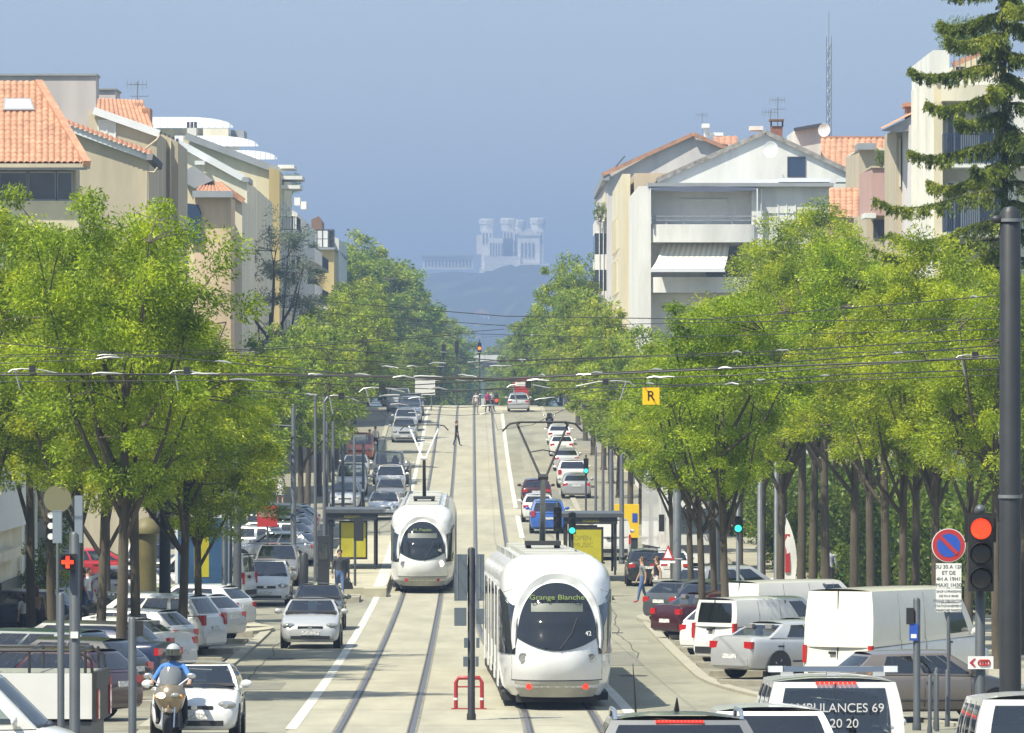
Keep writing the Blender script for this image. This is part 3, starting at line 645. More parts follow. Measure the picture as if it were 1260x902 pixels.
    for sd in (-1, 1):
        bb = MB(); bb.tube([front_pt(sd*x, 2.56 - 0.10*(x-0.9)/0.28, 0.004) for x in (0.93, 1.0, 1.07, 1.13, 1.17)], 0.008, 4); bb.build('panel_joint', M_TSK, root, 0); bb = MB(); bb.tube([front_pt(sd*0.96, z, 0.003) for z in (0.63, 0.8, 1.0, 1.2)], 0.007, 4); bb.build('panel_joint', M_TSK, root, 0)
    bb = MB(); bb.tube([front_pt(x, 2.98, 0.003) for x in [-0.75+0.1*k for k in range(16)]], 0.006, 4); bb.build('hood_joint', M_TSK, root, 0)
    # bumper seam
    bb = MB(); bb.tube([front_pt(x, 0.63, 0.004) for x in [-0.96+0.08*k for k in range(25)]], 0.011, 5); bb.build('bumper_seam', M_TDK, root, 0)
    sk = MB(); rows = []
    for z in (0.27, 0.34, 0.44, 0.55, 0.615):
        row = []
        for k in range(25): x = -0.92 + 1.84*k/24; row.append(front_pt(x*lerp_tab(T_W, z)/1.15, z, 0.006))
        rows.append(row)
    sk.grid(rows); sk.build('bumper_skirt', M_TSK, root, 60)
    uf = MB().box(-0.85, 0.85, 1.1, 3.0, 0.14, 0.30).build('underframe', M_TDK, root, 0)
    # body modules
    mods = [(3.0, 8.6), (8.95, 14.3), (14.65, 18.5), (18.85, 24.2), (24.55, 29.6)]
    sec = [(0.98, 0.28), (1.14, 0.45), (1.2, 0.8), (1.2, 2.5), (1.14, 2.75), (1.0, 2.97), (0.75, 3.11), (0.45, 3.19), (0, 3.22)]
    ring = [(-x, z) for x, z in sec] + [(x, z) for x, z in sec[::-1][1:]]
    cx, cy_, ca = 0.0, 3.0, 0.0
    for i, (y0, y1) in enumerate(mods):
        seg = bpy.data.objects.new('body_module', None)
        bb = MB(); bb.prism(ring, 0, y1-y0, 'y'); seg = bb.build('body_module', M_TW, root, 30)
        ang = rzs[1][i] - rzs[0]
        seg.location = (cx, cy_, 0); seg.rotation_euler = (0, 0, ang)
        L_ = y1-y0
        for sd in (-1, 1):
            nwin = 3 if L_ > 4.5 else 2
            for k in range(nwin):
                a = 0.25 + (L_-0.5)*k/nwin; bq = a + (L_-0.5)/nwin - 0.12; door = (k == 1)
                if door:
                    for s2 in (0, 1):
                        m0 = a + (bq-a)*0.5*s2 + 0.03; m1 = a + (bq-a)*0.5*(s2+1) - 0.03
                        d_ = MB().box(sd*1.19, sd*1.222, m0, m1, 0.36, 2.52).build('door', M_TW, seg, 0)
                        MB().box(sd*1.19, sd*1.232, m0+0.08, m1-0.08, 0.7, 2.4).build('door_pane', M_TGL, d_, 0)
                else:
                    MB().box(sd*1.185, sd*1.212, a, bq, 1.15, 2.5).build('window', M_TGL, seg, 0)
            MB().box(sd*0.9, sd*1.15, 0.1, L_-0.1, 0.12, 0.29).build('skirt', M_TDK, seg, 0)
        # roof equipment
        for (e0, e1, hgt) in (((0.3, L_*0.45, 0.22), (L_*0.52, L_-0.3, 0.18)) if i in (1, 2, 3) else ((L_*0.45, L_-0.3, 0.2),)):
            MB().box(-0.6, 0.6, e0, e1, 3.05, 3.20+hgt*0.3).build('roof_unit', M_TSK, seg, 0)
        for sd in (-1, 1): MB().box(sd*0.80, sd*0.84, 0.1 if i else 0.6, L_-0.1, 2.95, 3.22).build('roof_rail', M_TW if i % 2 else M_TSK, seg, 0)
        if i < 4:
            gg = MB(); rg = [(x*0.93, 0.32 + (z-0.28)*0.96) for x, z in ring]; gg.prism(rg, L_-0.02, L_+0.37, 'y'); gg.build('gangway_bellows', M_TDK, seg, 0)
        if i == pan_module: pant(root, cx - math.sin(ang)*1.2, cy_+1.2, lights)
        cx -= math.sin(ang)*(L_+0.35); cy_ += math.cos(ang)*(L_+0.35)
    return root
def pant(root, x0, y0, small):
    hh = 6.25; zk = 4.95
    p = bpy.data.objects.new('pantograph', None)
    b = MB(); b.box(-0.42, 0.42, -0.7, 0.7, 3.34, 3.44)
    for sx in (-1, 1):
        for sy in (-1, 1): b.lathe([(0.05, 0), (0.07, 0.04), (0.05, 0.08), (0.07, 0.12), (0.05, 0.16)], (sx*0.34, sy*0.55, 3.18), 'z', 8)
    base = b.build('pantograph', M_TDK, root, 40); base.location = (x0, y0, 0)
    lo = MB(); lo.tube([(0, 0.6, 3.42), (0, -0.75, zk)], [0.075, 0.06], 8); lo.build('lower_arm', GALV if not small else M_TDK, base, 40)
    up = MB(); up.tube([(-0.05, -0.75, zk-0.03), (-0.60, 0.3, hh-0.05)], 0.032, 6); up.tube([(0.05, -0.75, zk-0.03), (0.60, 0.3, hh-0.05)], 0.032, 6)
    up.tube([(-0.12, -0.75, zk), (0.12, -0.75, zk)], 0.07, 8); up.tube([(-0.33, -0.25, zk+0.58), (0, -0.3, zk+0.64), (0.33, -0.25, zk+0.58)], 0.015, 5)
    up.build('upper_arm', M_TDK if not small else WHITEP, base, 40)
    hd_ = MB()
    for yy in (0.15, 0.45): hd_.tube([(-0.95, yy, hh-0.22), (-0.78, yy, hh-0.04), (-0.55, yy, hh), (0.55, yy, hh), (0.78, yy, hh-0.04), (0.95, yy, hh-0.22)], 0.026, 6)
    for xx in (-0.55, 0.55): hd_.bar((xx, 0.15, hh-0.03), (xx, 0.45, hh-0.03), 0.04)
    hd_.build('collector_head', M_TDK, base, 40)
# ------------------------------------------------------------------ the two trams
def tangent(uf, d): return math.atan(-((SX(uf(d+1), d+1) - SX(uf(d-1), d-1)) / 2.0)) 
def tram_on(uf, d0, label, dest, lights, pm):
    hs = [tangent(uf, d0+1.5)] + [tangent(uf, d0 + a) for a in (3.2, 9, 14.7, 18.9, 24.6)]
    hs2 = []
    for a in (6, 11.5, 16.5, 21.5, 27): hs2.append(tangent(uf, d0 + a))
    loc = S(uf(d0), d0, 0.02); return tram(loc, (hs[0], hs2), label, dest, lights, pm)
tram_on(ur_track, 134, 'white tram with red tail lights and big raised pantograph beside the dark signal post', 'Grange Blanche', False, 2)
tram_on(lambda d: 0.0, 239, 'white tram with one lit headlamp stopped at the platform behind the man with a bag', 'H. Feyzin', True, 1)
# ================================================================== buildings
def wm(n, c, v=0.24, r=0.9): return mat('render_' + n, c, r, var=v, vscale=0.7, bump=0.2, bscale=12, stretch=(1, 1, 0.16), detail=9.0)
W_OLIVE = wm('olive_cream', (0.58, 0.53, 0.36)); W_MAUVE = wm('mauve_grey', (0.53, 0.485, 0.475)); W_BEIGE = wm('beige', (0.50, 0.435, 0.32)); W_CREAM = wm('cream', (0.68, 0.62, 0.44)); W_PALE = wm('pale_cream', (0.72, 0.67, 0.53))
W_WHITE = wm('white', (0.74, 0.735, 0.70)); W_LGREY = wm('light_grey', (0.70, 0.70, 0.66)); W_PEACH = wm('peach', (0.64, 0.48, 0.32)); W_YEL = wm('mustard', (0.55, 0.43, 0.19)); W_PINK = wm('terracotta_pink', (0.50, 0.32, 0.28)); W_LILAC = wm('lilac_grey', (0.66, 0.62, 0.61)); W_SUNCR = wm('facade_cream', (0.70, 0.64, 0.47)); W_DARK = wm('dark_shopfront', (0.05, 0.05, 0.055)); W_BROWN = wm('brown', (0.22, 0.13, 0.08))
TILE = mat('clay_tile', (0.50, 0.265, 0.165), 0.85, var=0.38, vscale=2.2, bump=0.2, bscale=10)
ZINC = mat('zinc_roof', (0.72, 0.73, 0.74), 0.4, 0.1, var=0.12, vscale=0.8)
GREYTRIM = mat('grey_trim', (0.30, 0.32, 0.34), 0.6, var=0.15, vscale=1); WTRIM = mat('white_trim', (0.72, 0.74, 0.76), 0.5, var=0.08, vscale=1); DTRIM = mat('dark_trim', (0.06, 0.065, 0.075), 0.5)
SHUT = mat('white_shutter', (0.70, 0.70, 0.66), 0.6, var=0.06, vscale=2); SHUTG = mat('grey_shutter', (0.085, 0.095, 0.11), 0.6); BLUEW = mat('blue_window', (0.035, 0.06, 0.11), 0.2)
class Bld:
    def __init__(s, name, label, x, d, cat='building', group=None):
        s.loc = Vector((x, d, gz(min(d, 3800)))); s.root = thing(name, label, cat, s.loc, 0, group); s.cur = None
    def part(s, name, mb, m, smooth=0, parent=None):
        o = mb.build(name, m, parent or s.root, smooth)
        if parent is None: o.location = -s.loc
        return o
    def wall(s, pts, d0, depth, m, name='wall'):
        f = [P(x, y, d0) if y is not None else Vector((px(x, d0), d0, gz(d0)-0.3)) for x, y in pts]
        k = [p + Vector((-0.0063*depth, depth, 0)) for p in f]; n = len(f)
        b = MB().add(f + k, [tuple(range(n)), tuple(range(2*n-1, n-1, -1))] + [(i, i+n, (i+1) % n+n, (i+1) % n) for i in range(n)])
        return s.part(name, b, m)
    def slab(s, x0, x1, y0, y1, d0, d1, m, name):          # pixel rectangle at d0, extruded to d1
        a = P(x0, y0, d0); c = P(x1, y1, d0)
        return s.part(name, MB().box(min(a.x, c.x), max(a.x, c.x), d0, d1, min(a.z, c.z), max(a.z, c.z)), m)
    def fwin(s, x0, x1, y0, y1, d, fm=None, pm=None, bars=1, name='window', prd=0.06):
        a = P(x0, y1, d); c = P(x1, y0, d); t = 0.06; fm = fm or WTRIM; b = MB()
        X0, X1, Z0, Z1 = a.x, c.x, a.z, c.z
        b.box(X0-t, X1+t, d-prd, d+0.02, Z0-t, Z0); b.box(X0-t, X1+t, d-prd, d+0.02, Z1, Z1+t); b.box(X0-t, X0, d-prd, d+0.02, Z0, Z1); b.box(X1, X1+t, d-prd, d+0.02, Z0, Z1)
        for k in range(1, bars+1): xx = X0 + (X1-X0)*k/(bars+1); b.box(xx-t/2, xx+t/2, d-prd, d+0.02, Z0, Z1)
        o = s.part(name, b, fm); q = MB().box(X0, X1, d-0.025, d+0.03, Z0, Z1).build('pane', pm or PANE, o, 0)
        return o
    def swin(s, side, uf, d0, d1, z0, z1, fm=None, pm=None, shut=None, name='window'):     # window on a street facade
        t = 0.06; b = MB(); x = lambda d: SX(uf, d); n = side
        def bx(bb, e0, e1, a, c, d_, e_): xm = x((d_+e_)/2); bb.box(min(xm+n*a, xm+n*c), max(xm+n*a, xm+n*c), d_, e_, e0, e1)
        bx(b, z0-t, z0, -0.05, 0.09, d0-t, d1+t); bx(b, z1, z1+t, -0.05, 0.06, d0-t, d1+t); bx(b, z0, z1, -0.05, 0.06, d0-t, d0); bx(b, z0, z1, -0.05, 0.06, d1, d1+t)
        o = s.part(name, b, fm or WTRIM); q = MB(); bx(q, z0, z1, -0.05, 0.025, d0, d1); q.build('pane', pm or PANE, o, 0)
        if shut is not None:
            for e0, e1 in ((d0-t-(d1-d0)*0.5, d0-t), (d1+t, d1+t+(d1-d0)*0.5)):
                q = MB(); bx(q, z0, z1, -0.02, 0.08, e0, e1); q.build('shutter', shut, o, 0)
        return o
    def balcony(s, side, uf, d0, d1, z, proj=1.1, m=None, rail=None, solidp=False):
        x = SX(uf, (d0+d1)/2); e = x + side*proj
        o = s.part('balcony', MB().box(min(x, e), max(x, e), d0, d1, z-0.18, z), m or W_WHITE)
        if solidp:
            b = MB(); b.box(min(e, e-side*0.1), max(e, e-side*0.1), d0, d1, z, z+0.95); b.box(min(x, e-side*0.1), max(x, e-side*0.1), d0, d0+0.1, z, z+0.95); b.build('parapet', m or W_WHITE, o, 0)
        else:
            b = MB(); 
            for zz in (0.06, 0.98): b.bar((e-side*0.04, d0, z+zz), (e-side*0.04, d1, z+zz), 0.05); b.bar((x, d0+0.03, z+zz), (e, d0+0.03, z+zz), 0.05)
            k = d0
            while k <= d1: b.bar((e-side*0.04, k, z), (e-side*0.04, k, z+1.0), 0.025); k += 0.22
            k = 0.1
            while k < proj: b.bar((x+side*k, d0+0.03, z), (x+side*k, d0+0.03, z+1.0), 0.025); k += 0.13
            b.build('railing', rail or DTRIM, o, 0)
        return o
    def beam(s, p, q, w, h, m, name): return s.part(name, MB().bar(p, q, w, h), m)
def tile_roof(bl, A, B, C, D, name='tiled_roof', pitch=0.22, row=0.42, m=None, vmax=None, parent=None):
    A, B, C, D = map(Vector, (A, B, C, D)); n = max(4, int((B-A).length/pitch)); rows_n = max(3, int((D-A).length/row))
    nrm = (B-A).cross(D-A).normalized()
    if nrm.z < 0: nrm = -nrm
    mb = MB(); sub = 5
    for c in range(n):
        u0, u1 = c/n, (c+1)/n; um = (u0+u1)/2; vm = vmax(um) if vmax else 1.0
        if vm < 0.04: continue
        rr = []; nr = max(1, int(rows_n*vm+0.5)); jit = random.uniform(-0.006, 0.006)
        for r in range(nr):
            for e in (0, 1):
                v = vm*(r+e)/nr; lift = 0.014*(1-e) + jit; L_ = []
                for k in range(sub+1):
                    u = u0 + (u1-u0)*k/sub; h = 0.075*abs(math.sin(math.pi*k/sub))**0.8
                    L_.append(A.lerp(B, u).lerp(D.lerp(C, u), v) + nrm*(h+lift))
                rr.append(L_)
        mb.grid(rr)
    o = bl.part(name, mb, m or TILE, 50, parent); o['kind'] = 'stuff'; return o
def antenna(x, y0, y1, d, label, kind=0, group=None):
    b = MB(); a = P(x, y0, d); c = P(x, y1, d); b.tube([c, a], 0.025, 6)
    root = thing('roof_antenna', label, 'antenna', c, 0, group)
    o = b.build('mast', GALV, root, 0); o.location = -Vector(c)
    b = MB(); top = Vector(a)
    b.bar(top + Vector((-0.5, 0, -0.15)), top + Vector((0.45, 0.1, -0.15)), 0.03)
    for k in range(6): q = top + Vector((-0.48+0.18*k, 0, -0.15)); b.bar(q - Vector((0, 0, 0.22)), q + Vector((0, 0, 0.22)), 0.018)
    if kind: b.bar(top + Vector((-0.3, 0, -0.7)), top + Vector((0.5, 0, -0.7)), 0.03); [b.bar(top + Vector((-0.3+0.16*k, -0.2, -0.7)), top + Vector((-0.3+0.16*k, 0.2, -0.7)), 0.018) for k in range(6)]
    o = b.build('aerial', GALV, root, 0); o.location = -Vector(c)
def dish(x, y, r, d, label, m=None):
    b = MB(); b.lathe([(0.01, 0.14*r/0.4), (0.2*r/0.4, 0.10*r/0.4), (0.33*r/0.4, 0.04*r/0.4), (r, 0), (r*1.02, 0.02), (0.01, 0.17*r/0.4)], axis='y', n=20)
    c = P(x, y, d); root = thing('satellite_dish', label, 'satellite dish', c, R(-25))
    b.build('reflector', m or WHITEP, root, 50); a = MB(); a.tube([(0, 0.12, -0.1), (0, 0.55, -0.3)], 0.03, 6); a.build('bracket', GALV, root, 0); f = MB(); f.tube([(0, 0.0, -r), (0, -0.45, -0.05)], 0.015, 5); f.build('feed_arm', GALV, root, 0)

UL, UR = -12.3, 12.3
# ---- L0 low cream building by the pavement
b = Bld('corner_building', 'low cream building with white fascia and brown door at the pavement edge', SX(UL, 180), 165)
b.part('wall', MB().box(SX(UL, 180)-9, SX(UL, 180), 152, 198, gz(180)-1, gz(198)+3.4), W_PALE)
b.part('fascia', MB().box(SX(UL, 180)-9, SX(UL, 180)+0.35, 151, 198.3, gz(198)+3.4, gz(198)+5.6), WTRIM)
b.part('ledge', MB().box(SX(UL, 180), SX(UL, 180)+0.28, 165, 194, gz(198)+2.45, gz(198)+2.75), W_PALE)
b.swin(1, UL, 180, 184, 0.6, 2.4, W_PALE, W_BROWN, name='door')
b.part('railing', MB().box(SX(UL, 190)+0.1, SX(UL, 190)+0.16, 189, 197, 0.5, 2.0), DTRIM)
# ---- shops
b = Bld('shop_row', 'row of dark shopfronts between white pillars under the plane trees', SX(UL, 215), 215)
b.part('wall', MB().box(SX(UL, 215)-8, SX(UL, 215)-0.5, 199, 231, -0.5, 4.4), W_DARK)
b.part('canopy', MB().box(SX(UL, 215)-8, SX(UL, 215)+0.1, 198.5, 231.5, 4.4, 5.6), W_WHITE)
for k in range(6):
    d = 200 + 6*k; o = b.part('pillar', MB().box(SX(UL, d)-0.45, SX(UL, d)+0.02, d-0.55, d+0.55, -0.3, 4.4), W_WHITE)
    if k < 5: q = b.part('shop_window', MB().box(SX(UL, d)-0.5, SX(UL, d)-0.42, d+0.8, d+5.2, 0.9, 3.8), PANE)
# ---- L1 tile-roofed house
b = Bld('tiled_house', 'olive cream house with orange tiled roof and skylight over a glazed attic strip', px(40, 232), 232)
b.wall([(-75, None), (-75, 247), (97, 247), (97, None)], 232, 3, W_OLIVE)
b.wall([(-75, 247), (-75, 207), (93, 207), (93, 247)], 232.5, 2.5, W_BEIGE, 'attic_wall')
for x0, x1 in ((-40, -3), (0, 33), (36, 68), (71, 88)): b.fwin(x0, x1, 213, 245, 232.4, GREYTRIM, bars=0)
b.slab(-78, 107, 201, 206, 231.2, 233, W_BEIGE, 'eave'); b.slab(-78, 107, 206, 209, 231.3, 231.45, GREYTRIM, 'gutter')
A, B_ = P(-78, 201, 231.2), P(106, 201, 231.2); C, D = P(106, 101, 238), P(-78, 101, 238)
vm = lambda u: min(1.0, max(0.0, (106 - (-78+184*u))/59.0)) if (-78+184*u) > 47 else 1.0
tile_roof(b, A, B_, C, D, vmax=vm)
b.part('roof_back', MB().add([A+Vector((0,0,-.1)), B_+Vector((0,0,-.1)), P(47,101,238)+Vector((0,0,-.1)), D+Vector((0,0,-.1)), A+Vector((0,9,-.2)), P(47,101,238)+Vector((0.3,2,-3))], [(0,1,2,3), (4,3,2,5), (1,5,2), (0,3,4)]), TILE)
b.beam(P(107, 201, 231.1), P(47.5, 101, 237.9), 0.28, 0.2, TILE, 'verge')
sk = MB()
def onroof(x, y): t = (201-y)/100.0; return P(x, y, 231.2+6.8*t)
up_ = Vector((0, -0.6, 0.75)).normalized()*0.16
sk.add([onroof(4, 139), onroof(43, 139), onroof(38, 125), onroof(5, 125)] + [p + up_ for p in (onroof(4, 139), onroof(43, 139), onroof(38, 125), onroof(5, 125))], [(0,1,5,4),(1,2,6,5),(2,3,7,6),(3,0,4,7),(4,5,6,7)])
o = b.part('skylight', sk, GREYTRIM); q = MB().add([p + up_*1.05 for p in (onroof(7, 137.5), onroof(40, 137.5), onroof(36, 127), onroof(8, 127))], [(0,1,2,3)]).build('pane', mat('skylight_pane', (0.7, 0.74, 0.76), 0.1), o, 0)
b.fwin(-20, 26, 292, 330, 232, GREYTRIM, bars=1)
# ---- L2 mauve blind wall
b = Bld('grey_block', 'mauve grey windowless block rising behind the tiled house', px(60, 299), 299)
b.wall([(-60, None), (-60, 92), (118, 92), (118, None)], 299, 2.5, W_MAUVE); b.slab(-61, 119, 90.5, 93, 298.9, 301.6, GREYTRIM, 'coping')
b.wall([(112, 240), (112, 110), (142, 110), (142, 240)], 304, 4, W_MAUVE, 'stair_head'); b.slab(111, 143, 108.5, 110.5, 303.9, 308, GREYTRIM, 'coping')
# ---- L3/L4 beige stepped house
b = Bld('beige_house', 'beige rendered house with two stepped sloping roofs and white bargeboards', px(150, 285), 285)
b.wall([(60, None), (60, 148), (183, 193), (183, None)], 283, 9, W_BEIGE)
b.beam(P(62, 149, 282.8), P(187, 195, 282.9), 0.25, 0.30, WTRIM, 'bargeboard')
b.beam(P(184, 193, 282.4), P(196, 205, 283.4), 0.30, 0.30, DTRIM, 'gutter'); b.part('downpipe', MB().tube([P(194, 206, 282.5), P(190, 212, 282.5), P(181, 211, 282.6), P(180, 300, 282.6)], 0.06, 6), W_BEIGE)
tile_roof(b, P(62, 147, 282.6), P(187, 193, 282.6), P(187, 187, 287), P(62, 141, 287), row=0.45)
b.wall([(108, None), (108, 135), (193, 163), (193, None)], 293, 9, W_BEIGE, 'upper_wall')
b.beam(P(115, 136, 292.8), P(196, 164.5, 292.9), 0.25, 0.34, WTRIM, 'bargeboard')
tile_roof(b, P(118, 136, 293), P(190, 160, 293), P(176, 124, 297), P(120, 122, 297), row=0.5)
b.part('chimney', MB().box(px(176, 296), px(186, 296), 295, 297, pz(160, 296), pz(134, 296)), TILE)
b.fwin(122, 141, 149, 181, 293, WTRIM, SHUT, bars=1, name='shuttered_window')
b.part('downpipe', MB().tube([P(197, 166, 292.6), P(193, 172, 292.6), P(180, 182, 292.6), P(178, 260, 292.6)], 0.06, 6), W_BEIGE)
b.wall([(180, None), (184, 176), (199, 165), (208, 169), (219, 175), (220, None)], 302, 10, W_BEIGE, 'end_wall')
for x in (200, 209): b.part('pilaster', MB().box(px(x, 302), px(x+1.6, 302), 301.85, 302, gz(302), pz(172, 302)), W_PALE)
for k in range(6): b.part('roof_vent', MB().box(px(192+5*k, 303), px(194.5+5*k, 303), 302.6, 303.2, pz(176, 303), pz(160+2.2*k, 303)), DTRIM)
# ---- L5 tower house with porch gable
b = Bld('peach_house', 'small peach house with hipped tile cap, grey porch gable and arched blue window', px(255, 345), 345)
b.wall([(218, None), (218, 222), (262, 222), (262, None)], 349, 8, W_CREAM)
b.wall([(238, None), (238, 243), (284, 243), (284, None)], 345, 6, W_PEACH, 'bay')
b.beam(P(237, 239, 344.6), P(287, 239, 344.6), 0.6, 0.35, GREYTRIM, 'eave')
tile_roof(b, P(239, 236, 344.4), P(288, 237, 344.4), P(272, 225, 347), P(250, 225, 347), row=0.35)
g_ = [P(220, 214, 346), P(238, 204, 346), P(262, 222, 346), P(240, 232, 346), P(220, 220, 346)]
b.part('porch_gable', MB().add(g_ + [p+Vector((0, 4, 0)) for p in g_], [(0,1,2,3,4),(5,6,1,0),(6,7,2,1),(9,8,7,6,5)]), GREYTRIM)
bw = MB().prism([(px(229, 345), pz(300, 345)), (px(248, 345), pz(300, 345)), (px(248, 345), pz(262, 345)), (px(244, 345), pz(252, 345)), (px(229, 345), pz(250, 345))], 344.8, 345.2, 'y')
b.part('arched_window', bw, BLUEW)
b.wall([(262, None), (262, 232), (272, 226), (298, 246), (298, None)], 352, 20, W_PALE, 'side_wing')
b.beam(P(270, 226, 351.8), P(300, 247, 351.8), 0.5, 0.3, TILE, 'verge')
for k in range(3): b.balcony(1, UL-0.4, 356+6*k, 360+6*k, 9.0, 1.1); b.balcony(1, UL-0.4, 356+6*k, 360+6*k, 6.1, 1.1)
# ---- gable A
b = Bld('cream_gable_house', 'cream house with long sloping verge behind the peach house', px(260, 394), 394)
b.wall([(200, None), (200, 168), (221, 177), (298, 219), (304, 222), (304, None)], 394, 50, W_PALE)
b.beam(P(214, 172.5, 393.7), P(299, 219, 393.9), 0.3, 0.42, WTRIM, 'bargeboard')
b.part('chimney_cap', MB().box(px(240, 393), px(252, 393), 392.5, 393.7, pz(203, 393), pz(198, 393)), WTRIM); b.part('chimney', MB().box(px(242, 393), px(250, 393), 392.8, 393.6, pz(214, 393), pz(203, 393)), W_PALE)
b.slab(298, 306, 218, 224, 393.6, 400, GREYTRIM, 'gutter')
for k in range(5):
    for z in (6.5, 9.4, 12.3, 15.2): b.swin(1, UL, 398+8*k, 400+8*k, z, z+1.7, shut=SHUTG)
for z in (6.1, 9.0): b.balcony(1, UL, 405, 412, z); b.balcony(1, UL, 424, 431, z)
# ---- gable B
b = Bld('tall_cream_block', 'tall pale cream gable end below the white curved roofs', px(300, 469), 469)
b.wall([(225, None), (225, 167), (232, 167), (341, 209), (345, 211), (345, None)], 469, 30, W_CREAM)
b.beam(P(228, 167, 468.6), P(343, 210, 468.9), 0.35, 0.5, GREYTRIM, 'verge')
b.wall([(331, None), (331, 206), (344, 210), (344, None)], 467.5, 1.2, W_YEL, 'corner_strip')
for (x0, x1, y) in ((342, 362, 205), (345, 372, 218.5), (345, 369, 230)):
    b.slab(x0, x1, y-2.2, y+2.2, 472, 478, W_WHITE, 'canopy_slab')
for z in (8, 10.9, 13.8, 16.7, 19.6):
    for k in range(3): b.swin(1, UL, 473+8*k, 475.5+8*k, z, z+1.9, pm=PANE)
    b.balcony(1, UL, 472, 480, z-0.3, 1.2, W_WHITE)
# ---- L7 building with white curved metal roofs
b = Bld('domed_roof_building', 'building with white curved metal roofs in two tiers', px(260, 500), 500)
b.wall([(190, None), (190, 158), (277, 158), (277, None)], 500, 30, W_PALE)
def vault(xl, xr, yt, yb, d0, d1, nm):
    m_ = MB(); rr = []
    for j in range(25):
        x = xl + (xr-xl)*j/24; t = max(0, (j/24-0.45)/0.55); y = yt + (yb-yt)*(1-math.sqrt(max(0, 1-t*t))) if t else yt
        rr.append([P(x, yb, d0), P(x, min(y, yb-0.5), d0+1.0), P(x, min(y, yb-0.5)-1.0, d0+4), P(x, min(y, yb-.5)-1.0, d1)])
    m_.grid(rr); o = b.part(nm, m_, ZINC, 40)
    s_ = MB()
    for j in range(1, 24, 2): s_.tube([q + Vector((0, -0.05, 0.03)) for q in rr[j][:3]], 0.014, 4)
    q = s_.build('seam', GREYTRIM, o, 0); q['kind'] = 'stuff'
    return o
vault(184, 287, 145, 157, 499, 520, 'curved_roof'); vault(215, 318, 168, 180, 494, 500, 'curved_roof'); vault(270, 341, 186, 196, 488, 494, 'curved_roof')
b.slab(250, 281, 158, 168, 498, 500, W_PALE, 'clerestory'); b.slab(284, 300, 160, 174, 500, 506, GREYTRIM, 'side_roof')
b.part('chimney_stack', MB().box(px(231, 490), px(242, 490), 489, 491, pz(176, 490), pz(158, 490)), W_WHITE)
for x in (231.5, 236, 240.5): b.part('chimney_pot', MB().lathe([(0.12, 0), (0.12, 0.5)], (px(x, 490), 490, pz(158, 490)), 'z', 8), DTRIM)
# ---- L6 balcony apartment block, then mustard block
b = Bld('balcony_block', 'white apartment block with stacked balconies and dark openings along the avenue', px(358, 520), 512)
b.wall([(320, None), (320, 262), (352, 255), (366, 262), (366, None)], 512, 60, W_WHITE)
b.fwin(348, 361, 266, 289, 512, WTRIM, PANE, 1); b.fwin(344, 350, 320, 350, 512, WTRIM, PANE, 0); b.fwin(358, 363, 320, 350, 512, WTRIM, PANE, 0)
b.slab(340, 366, 296, 305, 510.6, 512, W_WHITE, 'balcony'); b.part('railing', MB().box(px(340, 510), px(366, 510), 510.6, 510.66, pz(305, 510), pz(290, 510)), GREYTRIM)
for z in (9.5, 12.4, 15.3, 18.2):
    for k in range(6): b.swin(1, UL, 516+9*k, 520+9*k, z, z+2.1, pm=PANE)
    b.balcony(1, UL, 514, 534, z-0.3, 1.5, W_WHITE, solidp=(z > 12)); b.balcony(1, UL, 538, 566, z-0.3, 1.3, W_BEIGE)
for x, y in ((366, 247), (374, 252)): b.slab(x-4, x+3, y-4, y+5, 540, 543, W_WHITE, 'chimney_stack')
b = Bld('mustard_block', 'mustard end block with dark glazed roof terrace at the far end of the row', px(400, 600), 600)
b.wall([(380, None), (380, 306), (411, 306), (411, None)], 600, 50, W_YEL); b.wall([(408, None), (408, 290), (417, 294), (417, None)], 612, 40, W_LGREY, 'grey_wing')
b.slab(378, 412, 304.5, 307, 599.5, 650, GREYTRIM, 'coping')
t_ = MB()
for x in (384, 390, 397, 404, 411): t_.bar(P(x, 306, 600), P(x, 283, 600), 0.12)
t_.bar(P(384, 283, 600), P(411, 283, 600), 0.12); t_.bar(P(384, 294, 600), P(411, 294, 600), 0.07)
b.part('terrace_frame', t_, DTRIM); b.slab(405, 411, 284, 305, 600.1, 600.2, GLASS, 'terrace_pane'); b.slab(384, 404, 284, 304, 606, 640, W_LGREY, 'penthouse'); b.wall([(383, 290), (383, 270), (392, 266), (396, 272), (396, 290)], 625, 10, W_BROWN, 'roof_box')
b = Bld('white_annex', 'flat white single storey annex below the mustard block', px(390, 590), 590)
b.wall([(358, None), (358, 381), (417, 379), (417, None)], 585, 12, W_LGREY); b.slab(357, 418, 377.5, 381, 584.6, 597.5, W_WHITE, 'coping')

# ================================================================== right-hand side
b = Bld('white_balcony_building', 'white apartment building with rounded corner balconies, striped awning and blue-grey canopy', px(870, 375), 372)
b.wall([(800, None), (800, 232), (935, 229), (935, None)], 372.7, 22, W_WHITE, 'recess_wall')
b.wall([(925, None), (925, 229), (1024, 227), (1024, None)], 371.5, 24, W_LGREY, 'wall')
b.wall([(786, None), (786, 229), (801, 229), (801, None)], 371.2, 24, W_WHITE, 'street_wall')
b.slab(797, 1026, 225, 229.5, 371, 396, GREYTRIM, 'flat_roof')
def balc(y0, y1, nm, y_end):
    m_ = MB(); rr = []
    pts = [(799, 1.4), (799, 1.0), (801, 0.3), (806, 0.0), (815, -0.1), (920, -0.1), (928, 0.1), (932, 0.8), (932, 1.4)]
    ra, rb_ = [], []
    for x, o_ in pts: p = P(x, y0, 371.2); q = P(x, y1, 371.2); ra.append(p+Vector((0, o_, 0))); rb_.append(q+Vector((0, o_, 0)))
    m_.grid([ra, rb_]); m_.poly(rb_); m_.poly([p for p in ra]); return b.part(nm, m_, W_WHITE, 30)
bo = balc(276, 298, 'balcony', 0); balc(341, 360, 'balcony', 0)
